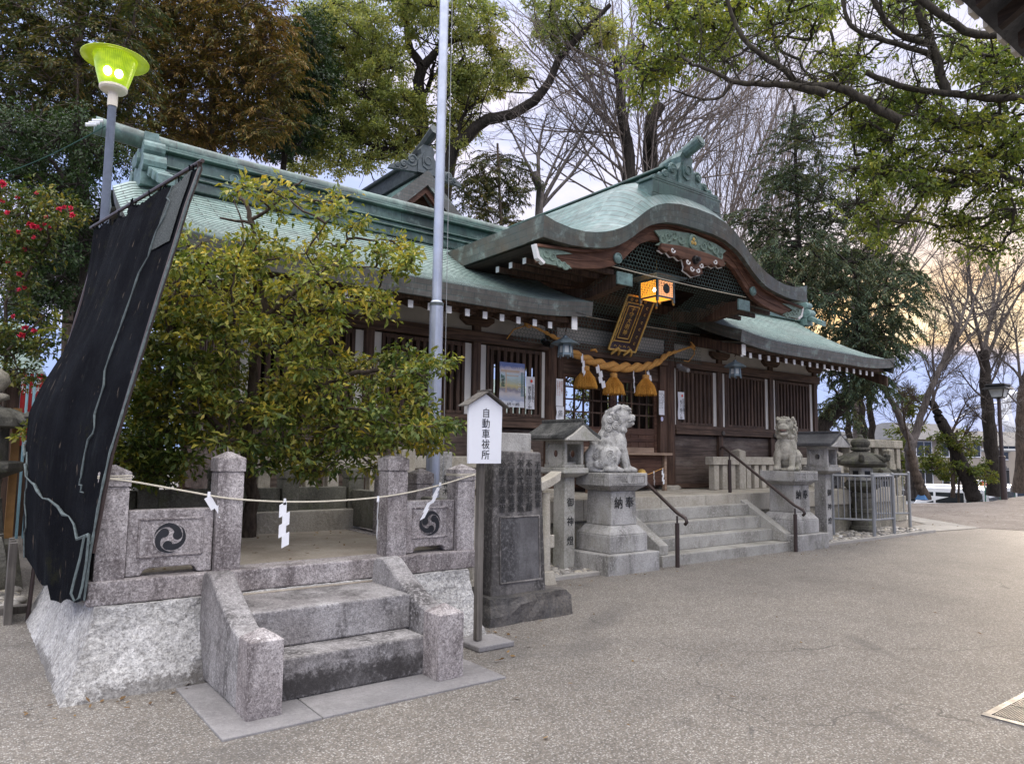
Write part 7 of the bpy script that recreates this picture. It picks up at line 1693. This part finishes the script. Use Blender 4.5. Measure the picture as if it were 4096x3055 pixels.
# big camphor overhead on the right, trunk outside the picture
b1 = ground_under(at(4560, 1600, 11.5)); T1 = limb([b1]+list(px([(4520, 1300), (4460, 900), (4400, 500), (4380, 100)], 11.5)), .45, .28, 14)
D_ = 10.3
LB = [limb(px([(4460, 700, 11.5), (4250, 480), (4090, 400), (3950, 392), (3840, 380), (3700, 365), (3600, 345), (3520, 318), (3465, 290)], D_), .078, .038, 18),
      limb(px([(4400, 500, 11.5), (4250, 230), (4100, 145), (4020, 140), (3900, 138), (3830, 105), (3740, 45), (3650, -30)], 9.9), .07, .05, 16),
      limb(px([(4460, 900, 11.5), (4200, 780), (4090, 735), (4000, 700), (3880, 705), (3770, 680)], 11), .085, .042, 14),
      limb(px([(3600, 480), (3520, 440), (3440, 390), (3370, 355), (3290, 345), (3200, 335), (3120, 270), (3040, 215), (2970, 150), (2930, 60), (2900, -30)], 10.1), .068, .024, 22),
      limb(px([(3300, 375), (3220, 355), (3150, 340), (3000, 335), (2920, 325), (2850, 285), (2760, 255)], 10.0), .06, .02, 16), limb(px([(2930, 330), (2880, 390), (2800, 395), (2690, 360)], 10.0), .025, .012, 10),
      limb(px([(3790, 380), (3768, 330), (3750, 254), (3713, 140), (3680, 60), (3655, -30)], 10.4), .072, .055, 14), limb(px([(3730, 180), (3600, 140), (3520, 50), (3480, -40)], 10.2), .05, .03, 12), limb(px([(3715, 215), (3560, 170), (3440, 130), (3390, 80), (3370, -20)], 10.2), .04, .025, 12), limb(px([(3450, 135), (3430, 200), (3445, 260)], 11), .035, .015, 8),
      limb(px([(3420, 620), (3400, 400), (3420, 290)], 11.4), .02, .012, 8), limb(px([(3880, 705), (3760, 740), (3640, 690), (3560, 600), (3480, 480)], 11.6), .05, .02, 12), limb(px([(3880, 500), (3950, 430), (4000, 420)], 11.4), .03, .02, 8), limb(px([(3990, 740), (3900, 790), (3840, 870), (3880, 950)], 11.8), .03, .012, 10), limb(px([(3600, 660), (3520, 720), (3480, 800), (3470, 880)], 11.4), .02, .01, 10), limb(px([(3200, 240), (3110, 190), (3080, 60)], 10.8), .022, .012, 8), limb(px([(3280, 345), (3200, 250), (3260, 130)], 11), .02, .01, 8)]
broadleaf('camphor_tree', 'overhanging camphor with dark limbs reaching in from beyond the picture edge', [T1], [[(2540, -30), (2900, -30), (2960, 130), (2900, 250), (2780, 270), (2660, 400), (2560, 410), (2520, 290), (2570, 150)], [(2900, -40), (3380, -40), (3320, 120), (3140, 170), (3000, 230)], [(3270, 190), (3480, 210), (3420, 330), (3350, 380), (3320, 600), (3280, 440)], [(3400, 420), (3640, 400), (3900, 440), (4130, 470), (4130, 700), (3850, 760), (3640, 770), (3480, 700), (3400, 560)], [(3780, 140), (4130, 200), (4130, 400), (3880, 340)], [(3380, 640), (3560, 700), (3520, 860), (3400, 880)], [(3770, 860), (4080, 870), (4040, 960), (3960, 1080), (3860, 1010), (3740, 920)], [(3460, 860), (3640, 840), (3600, 980), (3430, 990)], [(3550, 330), (3760, 330), (3700, 420), (3480, 470)], [(3480, -20), (3800, -20), (3700, 110), (3560, 120)], [(3940, 740), (4120, 740), (4120, 860), (3980, 880)]], (58, 24, 13, 82, 30, 8, 13, 7, 8, 9, 7), 11.3, 1.0, L_camphor2, 24, .31, 9, 16, .085, .036, 44, B_moss, .7, .36, .35, LB, .03, base=b1)
# --- yellow green shrub growing inside the platform
b1 = np.array([2.48, 7.75, .68]); rng = np.random.default_rng(31); t_ = plant('garden_shrub', 'broad yellow green shrub growing inside the granite platform', 'shrub', b1)
tk = [limb([b1]+list(px([(1010, 1950, 7.6), (990, 1800, 7.5), (1010, 1500, 7.3), (1060, 1200, 7.2), (1010, 900, 7.1)], 7.4)), .075, .02, 14, rng, .004), limb(px([(990, 1800, 7.5), (830, 1650, 7.0), (700, 1400, 6.8), (680, 1150, 6.8)], 7), .045, .012, 12, rng, .006), limb(px([(1000, 1700, 7.5), (1250, 1560, 7.2), (1480, 1480, 7.0), (1700, 1480, 6.9)], 7), .045, .012, 12, rng, .006), limb(px([(1040, 1300, 7.2), (1200, 1150, 7.0), (1420, 1000, 7.0)], 7), .03, .01, 10, rng, .006), limb(px([(1010, 900, 7.1), (985, 820, 7.1), (960, 790, 7.1), (950, 760, 7.1)], 7), .028, .012, 8, rng, .01), limb(px([(1000, 880, 7.1), (1080, 830, 7), (1150, 770, 7), (1210, 720, 7)], 7), .02, .008, 8, rng, .01), limb(px([(1000, 890, 7.1), (920, 880, 7), (880, 870, 7)], 7), .016, .008, 8, rng, .01)]
regs = [([(680, 960), (900, 930), (1150, 960), (1500, 1000), (1640, 1060), (1560, 1200), (1500, 1300), (1400, 1380), (1150, 1350), (800, 1300), (640, 1250), (660, 1100)], 70), ([(620, 1240), (1000, 1300), (1400, 1380), (1600, 1400), (1800, 1450), (1820, 1560), (1700, 1640), (1500, 1650), (1200, 1600), (800, 1560), (560, 1500)], 80), ([(520, 1480), (900, 1560), (1300, 1620), (1650, 1640), (1800, 1700), (1760, 1760), (1500, 1830), (1300, 1800), (1100, 1830), (800, 1760), (560, 1700), (490, 1600)], 84), ([(1060, 760), (1180, 690), (1280, 740), (1450, 800), (1500, 860), (1350, 930), (1150, 900)], 7), ([(470, 1760), (620, 1740), (740, 1850), (680, 1900), (500, 1900)], 24), ([(980, 840), (900, 760), (1030, 720)], 2), ([(1560, 960), (1660, 1000), (1640, 1060)], 4), ([(900, 1820), (1300, 1810), (1560, 1850), (1500, 1880), (1000, 1890)], 12), ([(700, 960), (800, 960), (760, 1300), (700, 1600), (650, 1880), (450, 1900), (490, 1740), (570, 1480), (650, 1180)], 40)]
CL_ = [scatter(g_, k_, 7.05, .75, rng, 46) for g_, k_ in regs]; C_ = np.vstack(CL_)
con = connect(tk, C_, rng, .014, .005, 6, .07); tubes('stems', tk, B_grey if False else B_brown, t_, 9)
upper = np.vstack([CL_[0], CL_[1][::2], CL_[3], CL_[5], CL_[6], CL_[2][::4]]); lower = np.vstack([CL_[2], CL_[4], CL_[7], CL_[1][1::2], CL_[8]]); tws = []
for nm_, cc_, m_ in (('upper_foliage', upper, L_shrub), ('lower_foliage', lower, L_shrub2)):
    pos, dr, up, tw = crown(cc_, .20, rng, 8, 12, .072, .033, .42, .12, .35, .48); tws += tw
    leaves(nm_, pos, dr, up, .072, .033, m_, t_, rng)
tubes('branches', con+[(a, b_*.35) for a, b_ in tws], B_brown, t_, 4)
# small weed sprigs poking through the net and beside the stone lantern
for (x, y, d, lab) in ((215, 1310, 8.0, 'leafy sprig poking out above the shoulder of the black net'), (95, 1745, 7.6, 'pale leafy twig reaching in front of the cut off stone lantern')):
    rng = np.random.default_rng(int(x)); p = at(x-60, y+10, d+.25); t_ = plant('leafy_sprig', lab, 'plant', p, None)
    st = [limb([p, at(x, y, d), at(x+45, y+25, d)], .006, .003, 8), limb([at(x, y, d), at(x+10, y-60, d)], .004, .002, 6)]
    tubes('stem', st, B_grey, t_, 5); P_ = np.vstack([s_[0][2:] for s_ in st]); P_ = np.repeat(P_, 3, 0); leaves('foliage', P_, rng.normal(0, 1, P_.shape)+[.3, 0, -.1], nrm(rng.normal(0, .5, P_.shape)+[0, 0, 1]), .085, .034, L_small, t_, rng)
# --- camellia with crimson flowers
rng = np.random.default_rng(41); b1 = ground_under(at(40, 1300, 9.6)); t_ = plant('camellia_bush', 'camellia bush with crimson flowers at the picture edge', 'shrub', b1)
tk = [limb([b1]+list(px([(20, 1500), (40, 1200), (60, 900), (120, 800)], 9.6)), .04, .012, 12, rng, .006), limb(px([(40, 1200), (140, 1050), (240, 900), (300, 850)], 9.4), .025, .008, 10, rng, .006), limb(px([(30, 1400), (120, 1320), (180, 1260)], 9.2), .02, .008, 8)]
C_ = np.vstack([scatter(g_, k_, 9.5, .5, rng, 38) for g_, k_ in (([(-60, 740), (140, 760), (330, 830), (300, 900), (200, 960), (150, 1040), (-60, 1060)], 52), ([(-60, 1040), (140, 1040), (120, 1160), (-60, 1120)], 12), ([(-60, 1220), (130, 1230), (220, 1330), (150, 1480), (60, 1520), (-60, 1400)], 26))])
con = connect(tk, C_, rng, .012, .005); tubes('stems', tk, B_brown, t_, 8); pos, dr, up, tw = crown(C_, .22, rng, 9, 11, .07, .035, .8, .2, .3, .45); tubes('branches', con+[(a, b_*.4) for a, b_ in tw], B_brown, t_, 4); leaves('foliage', pos, dr, up, .07, .035, L_camellia, t_, rng)
fl0 = None
for k, (x, y, s_) in enumerate(((12, 738, 1.5), (4, 728, 1.2), (70, 792, 1.2), (30, 850, 1.1), (10, 805, .9), (145, 772, .9), (236, 838, 1.2), (256, 828, 1.1), (282, 834, 1.1), (287, 860, 1.3), (186, 868, 1.0), (178, 900, 1.1), (130, 905, 1.6), (152, 912, 1.3), (116, 896, 1.0), (72, 928, 1.0), (133, 950, 1.0), (96, 998, 1.1), (32, 1046, 1.0), (75, 1096, 1.2), (98, 1152, 1.0), (76, 1160, .9), (53, 1265, .9), (100, 1312, 1.3), (88, 1342, 1.6), (137, 1322, 1.1), (196, 908, .9))):
    p = at(x, y, 8.95+.1*(k % 3)); m_ = 22; v_ = nrm(rng.normal(0, 1, (m_, 3))); v_ = nrm(v_+np.array([0, -.7, .1]))
    leaves('flower', np.repeat(p[None], m_, 0)+v_*.004, v_, nrm(rng.normal(0, 1, (m_, 3))), .029*s_, .027*s_, M_petal, t_, rng, .3)
# --- light bushes behind the hall, seen through the slats
for k, (x, y, lab) in enumerate(((4.5, 16.5, 'leafy bush seen through the slats beside the big poster'), (14.0, 15.5, 'leafy bush seen through the slats past the entrance'), (18.0, 17.5, 'leafy bush behind the far end of the hall'))):
    rng = np.random.default_rng(50+k); b1 = np.array([x, y, 0.0]); t_ = plant('leafy_bush', lab, 'bush', b1); C_ = b1+np.array([0, 0, 2.2])+rng.normal(0, 1, (64, 3))*[1.7, .8, 1.1]; C_[:, 2] = np.maximum(C_[:, 2], .4)
    tk = [limb([b1, b1+[0, 0, 1.2], b1+[.1, .1, 2.6]], .09, .03)]; tubes('stems', tk, B_dark, t_, 8); pos, dr, up, tw = crown(C_, .45, rng, 10, 24, .1, .045); tubes('branches', connect(tk, C_, rng)+tw, B_dark, t_, 4); leaves('foliage', pos, dr, up, .1, .045, L_dark if k != 1 else L_small, t_, rng)
# --- small light evergreen by the vans
b1 = ground_under(at(3812, 2000, 29.5)); broadleaf('evergreen_tree', 'small light green evergreen behind the dark leaning trunk', [limb([b1]+list(px([(3812, 1900), (3805, 1800), (3830, 1720)], 29.5)), .09, .04), limb(px([(3835, 2010), (3836, 1930), (3850, 1850)], 29.5), .05, .03)], [[(3680, 1800), (3760, 1730), (3840, 1700), (3900, 1740), (3950, 1850), (3950, 1930), (3860, 1950), (3760, 1930), (3690, 1880)]], (24,), 29.5, .9, L_small, 61, .36, 10, 22, .13, .06, 22, B_brown)
b1 = ground_under(at(3600, 1990, 33)); broadleaf('evergreen_tree', 'light green leafy tree between the boundary fence and the forked trunk', [limb([b1]+list(px([(3600, 1850), (3605, 1750)], 33)), .1, .04)], [[(3570, 1700), (3660, 1690), (3650, 1900), (3590, 1930)], [(3600, 1560), (3700, 1580), (3660, 1660), (3560, 1640)]], (14, 8), 33, .8, L_small, 62, .45, 9, 20, .14, .06, 22, B_brown)
# --- bare trees
def bare(label, trunks, starts, seed, mat, nch=(5, 5, 4), lvl=2, kw={}, name='bare_tree', tmat=None, sides=10):
    """starts: (point, direction, length, radius)"""
    rng = np.random.default_rng(seed); t_ = plant(name, label, 'tree', ground_under(trunks[0][0][0])); out = []
    for p, d, L_, r in starts: grow(rng, p, d, L_, r, lvl, out, nch, **kw)
    tubes('trunk', list(trunks), tmat or mat, t_, sides); big = [o for o in out if o[1][0] > .03]; small = [o for o in out if o[1][0] <= .03]
    if big: tubes('boughs', big, mat, t_, 6)
    if small: tubes('twigs', small, mat, t_, 3)
    return t_
def aim(a, c): a, c = np.array(a), np.array(c); return c-a, np.linalg.norm(c-a)
def along(tr, f): P_ = tr[0]; s_ = f*(len(P_)-1); i = min(int(s_), len(P_)-2); return P_[i]+(P_[i+1]-P_[i])*(s_-i)
# ginkgo with two dark pollarded trunks and a great fan of pale whips
rng = np.random.default_rng(70); b1 = ground_under(at(2530, 1000, 27)); b2 = ground_under(at(2605, 1000, 27.6))
T1 = limb([b1]+list(px([(2515, 700), (2500, 560), (2488, 460), (2480, 330), (2470, 230)], 27)), .46, .16, 16); T2 = limb([b2]+list(px([(2600, 700), (2600, 580), (2605, 480), (2640, 420)], 27.6)), .46, .25, 14)
ST = []
for k in range(74):
    tr_ = T1 if k % 2 else T2; p = along(tr_, rng.uniform(.58, 1)); tx_ = rng.uniform(1850, 2650) if k % 2 else rng.uniform(2450, 3330); ty_ = rng.uniform(-350, 300) if abs(tx_-2540) < 350 else rng.uniform(-150, 620)
    d, L_ = aim(p, at(tx_, ty_, 27+rng.uniform(-3, 3))); d = d/L_; d[2] -= .12; ST.append((p, d, L_*rng.uniform(.7, 1.05), rng.uniform(.03, .055)))
bare('bare ginkgo with two dark trunks and a wide fan of pale whips', [T1, T2], ST, 71, B_twig, (6, 9), 2, dict(ratio=.36, ang=(.3, .8), wobb=.05, trop=.05, seg=6), 'ginkgo_tree', B_dark, 12)
# slender forked bare tree left of it
b1 = ground_under(at(2165, 1000, 25)); T1 = limb([b1]+list(px([(2160, 830), (2155, 760), (2135, 690)], 25)), .20, .13, 12); ST = []
for q_, r_ in (((2060, 540), .07), ((2150, 480), .08), ((2300, 520), .085), ((2420, 560), .07), ((2240, 420), .06)):
    p = along(T1, .93 if q_[0] < 2200 else .86); d, L_ = aim(p, at(*q_, 25+r_*10)); ST.append((p, d, L_*1.25, r_))
bare('slender bare tree forking behind the main roof ridge', [T1], ST, 72, B_grey, (6, 7, 7), 3, dict(ratio=.52, ang=(.35, .95), wobb=.09, trop=.03, seg=6))
# tall pale bare trees fanning up behind the gable
for k, (x, d, sx, lab, n_) in enumerate(((2830, 31, 60, 'tall pink grey bare tree fanning up directly behind the gable ornament', 22), (3080, 33, 180, 'pink grey bare tree between the gable and the cypress', 22), (3420, 36, 330, 'bare tree with leaning pale boughs behind the cypress', 20))):
    rng = np.random.default_rng(80+k); b1 = ground_under(at(x, 1500, d)); T1 = limb([b1, at(x, 1250, d), at(x+10, 1050, d)], .24, .14, 12); ST = []
    for i in range(n_):
        p = along(T1, rng.uniform(.5, 1)); q_ = at(x+sx+rng.uniform(-350, 420), rng.uniform(150, 750), d+rng.uniform(-3, 3)); dd, L_ = aim(p, q_); ST.append((p, dd/L_-np.array([0, 0, .1]), L_, rng.uniform(.035, .065)))
    bare(lab, [T1], ST, 84+k, B_twig, (7, 10), 2, dict(ratio=.42, ang=(.25, .75), wobb=.05, trop=.05, seg=6), tmat=B_grey)
# trees along the edge of the gravel lot
def lot_tree(label, pts, d, r0, r1, boughs, seed, mat=B_grey, tm=None, lvl=3, nch=(6, 8, 8), extra=()):
    base = pts[0]; b1 = ground_under(at(base[0], base[1], d)); T1 = limb([b1]+[at(x, y, d) for x, y in pts[1:]], r0, r1, 14); TR = [T1]+[limb([at(x, y, d) for x, y in e], a, c, 12) for e, a, c in extra]; ST = []; rng = np.random.default_rng(seed)
    for (sx, sy, ex, ey, r) in boughs:
        p = at(sx, sy, d); dd, L_ = aim(p, at(ex, ey, d+rng.uniform(-2.5, 2.5))); ST.append((p, dd, L_, r))
    return bare(label, TR, ST, seed, mat, nch, lvl, dict(ratio=.56, ang=(.3, .85), wobb=.08, trop=.02, seg=6), tmat=tm or mat)
lot_tree('grey bare tree with forked trunk at the gravel edge behind the steel fence', [(3640, 1995), (3648, 1900), (3642, 1800), (3650, 1765)], 28, .25, .20,
  [(3545, 1570, 3500, 1380, .09), (3580, 1640, 3450, 1450, .05), (3800, 1400, 3900, 1100, .09), (3760, 1480, 3960, 1250, .07), (3830, 1350, 4050, 1080, .07), (3700, 1620, 3800, 1330, .06), (3740, 1510, 3700, 1250, .05), (3830, 1350, 3780, 1050, .05), (3690, 1700, 3780, 1560, .04)], 91,
  extra=(([(3650, 1770), (3620, 1720), (3590, 1650), (3545, 1570)], .16, .09), ([(3650, 1770), (3668, 1720), (3690, 1650), (3740, 1510), (3800, 1400), (3830, 1350)], .16, .07), ([(3740, 1515), (3775, 1440), (3800, 1370), (3830, 1290)], .10, .06)))
lot_tree('thick brown trunk leaning over at the foot of the forked grey tree', [(3705, 2012), (3680, 1940), (3655, 1870), (3640, 1800)], 27.5, .20, .14, [(3640, 1800, 3600, 1560, .05)], 92, B_brown)
lot_tree('dark leaning trunk in front of the small light evergreen', [(3895, 2006), (3870, 1920), (3835, 1830), (3795, 1740), (3760, 1680)], 29.3, .30, .20,
  [(3735, 1620, 3700, 1440, .06), (3800, 1740, 3860, 1600, .06), (3820, 1790, 3900, 1680, .05), (3750, 1650, 3640, 1560, .04), (3725, 1605, 3800, 1450, .04)], 93, B_brown, B_dark, extra=(([(3760, 1680), (3745, 1640), (3725, 1605)], .19, .13), ([(3835, 1830), (3842, 1790), (3838, 1780)], .12, .10)))
lot_tree('straight thick dark trunk of a bare tree beside the lamp post', [(3976, 2003), (3978, 1900), (3962, 1760), (3948, 1600), (3940, 1480), (3930, 1400)], 31.2, .32, .20,
  [(3940, 1440, 3850, 1000, .09), (3935, 1420, 3960, 950, .10), (3938, 1460, 4080, 1050, .09), (3942, 1500, 3820, 1250, .06), (3945, 1560, 4090, 1380, .06), (3950, 1600, 3830, 1500, .05), (3945, 1520, 4060, 1300, .05), (3935, 1410, 3900, 900, .08), (3955, 1700, 3860, 1620, .04), (3960, 1740, 4040, 1640, .03)], 94, B_grey, B_dark)
lot_tree('bare trunk at the picture edge past the lamp post', [(4070, 1985), (4085, 1850), (4082, 1700), (4090, 1560), (4110, 1480)], 35, .30, .16,
  [(4090, 1580, 4020, 1200, .08), (4100, 1500, 4130, 1100, .08), (4085, 1640, 4000, 1480, .05), (4095, 1540, 3980, 1330, .06)], 95, B_grey, B_brown)
for k, (x, y0, y1, d, lab) in enumerate(((3455, 1790, 1500, 29, 'dark trunk directly above the round lantern finial'), (3490, 1790, 1480, 31, 'dark upright trunk between the round lantern finial and the boundary rail end'), (3400, 1790, 1560, 33, 'slim dark trunk nearest the curved conifer trunk'))):
    rng = np.random.default_rng(100+k); b1 = ground_under(at(x, y0, d)); T1 = limb([b1, at(x-5, y0-80, d), at(x-18, y1, d), at(x-25, y1-280, d)], .17, .07, 12, rng, .004)
    bare(lab, [T1], [(along(T1, f), rng.normal(0, 1, 3)*[1, 1, .4]+[0, 0, .5], rng.uniform(1.5, 3.5), .035) for f in np.linspace(.35, 1, 10)], 104+k, B_brown, (5, 5), 2, dict(ratio=.5, ang=(.3, .9), wobb=.1, trop=.02, seg=5), tmat=B_dark)

# --- fallen leaves and grit gathered along edges
rng = np.random.default_rng(200); P_ = []
for x0, x1, y0, y1, n in ((.4, 1.4, 5.05, 5.4, 26), (1.0, 3.6, 5.9, 7.8, 60), (3.0, 4.1, 4.6, 5.6, 26), (5.0, 8.0, 6.5, 7.0, 30), (8.0, 12.5, 6.2, 6.95, 30), (12.5, 17, 6.6, 7.0, 30), (2.5, 9, 2.5, 5.5, 26), (18, 26, 7, 11, 160)):
    q_ = np.stack([rng.uniform(x0, x1, n), rng.uniform(y0, y1, n), np.full(n, .689 if (y0 > 5.85 and x1 < 4) else .012)], 1); P_.append(q_)
P_ = np.vstack(P_); d_ = rng.normal(0, 1, P_.shape)*[1, 1, .12]; pa = struct(bpy.data.objects.new('fallen_leaves_origin', None)) if False else None
V_ = nrm(rng.normal(0, .25, P_.shape)+[0, 0, 1]); D_ = nrm(d_); S_ = nrm(np.cross(D_, V_)); l_ = rng.uniform(.025, .06, len(P_))[:, None]
vv = np.stack([P_, P_+D_*l_*.5+S_*l_*.22+[0, 0, .004], P_+D_*l_+[0, 0, .003], P_+D_*l_*.5-S_*l_*.22], 1).reshape(-1, 3)
bulk('fallen_leaves', vv, np.arange(4*len(P_)).reshape(-1, 4), leaf('dry_brown_leaves', [(.06, .035, .02), (.12, .07, .03), (.2, .13, .05)], .2, .8))['kind'] = 'stuff'
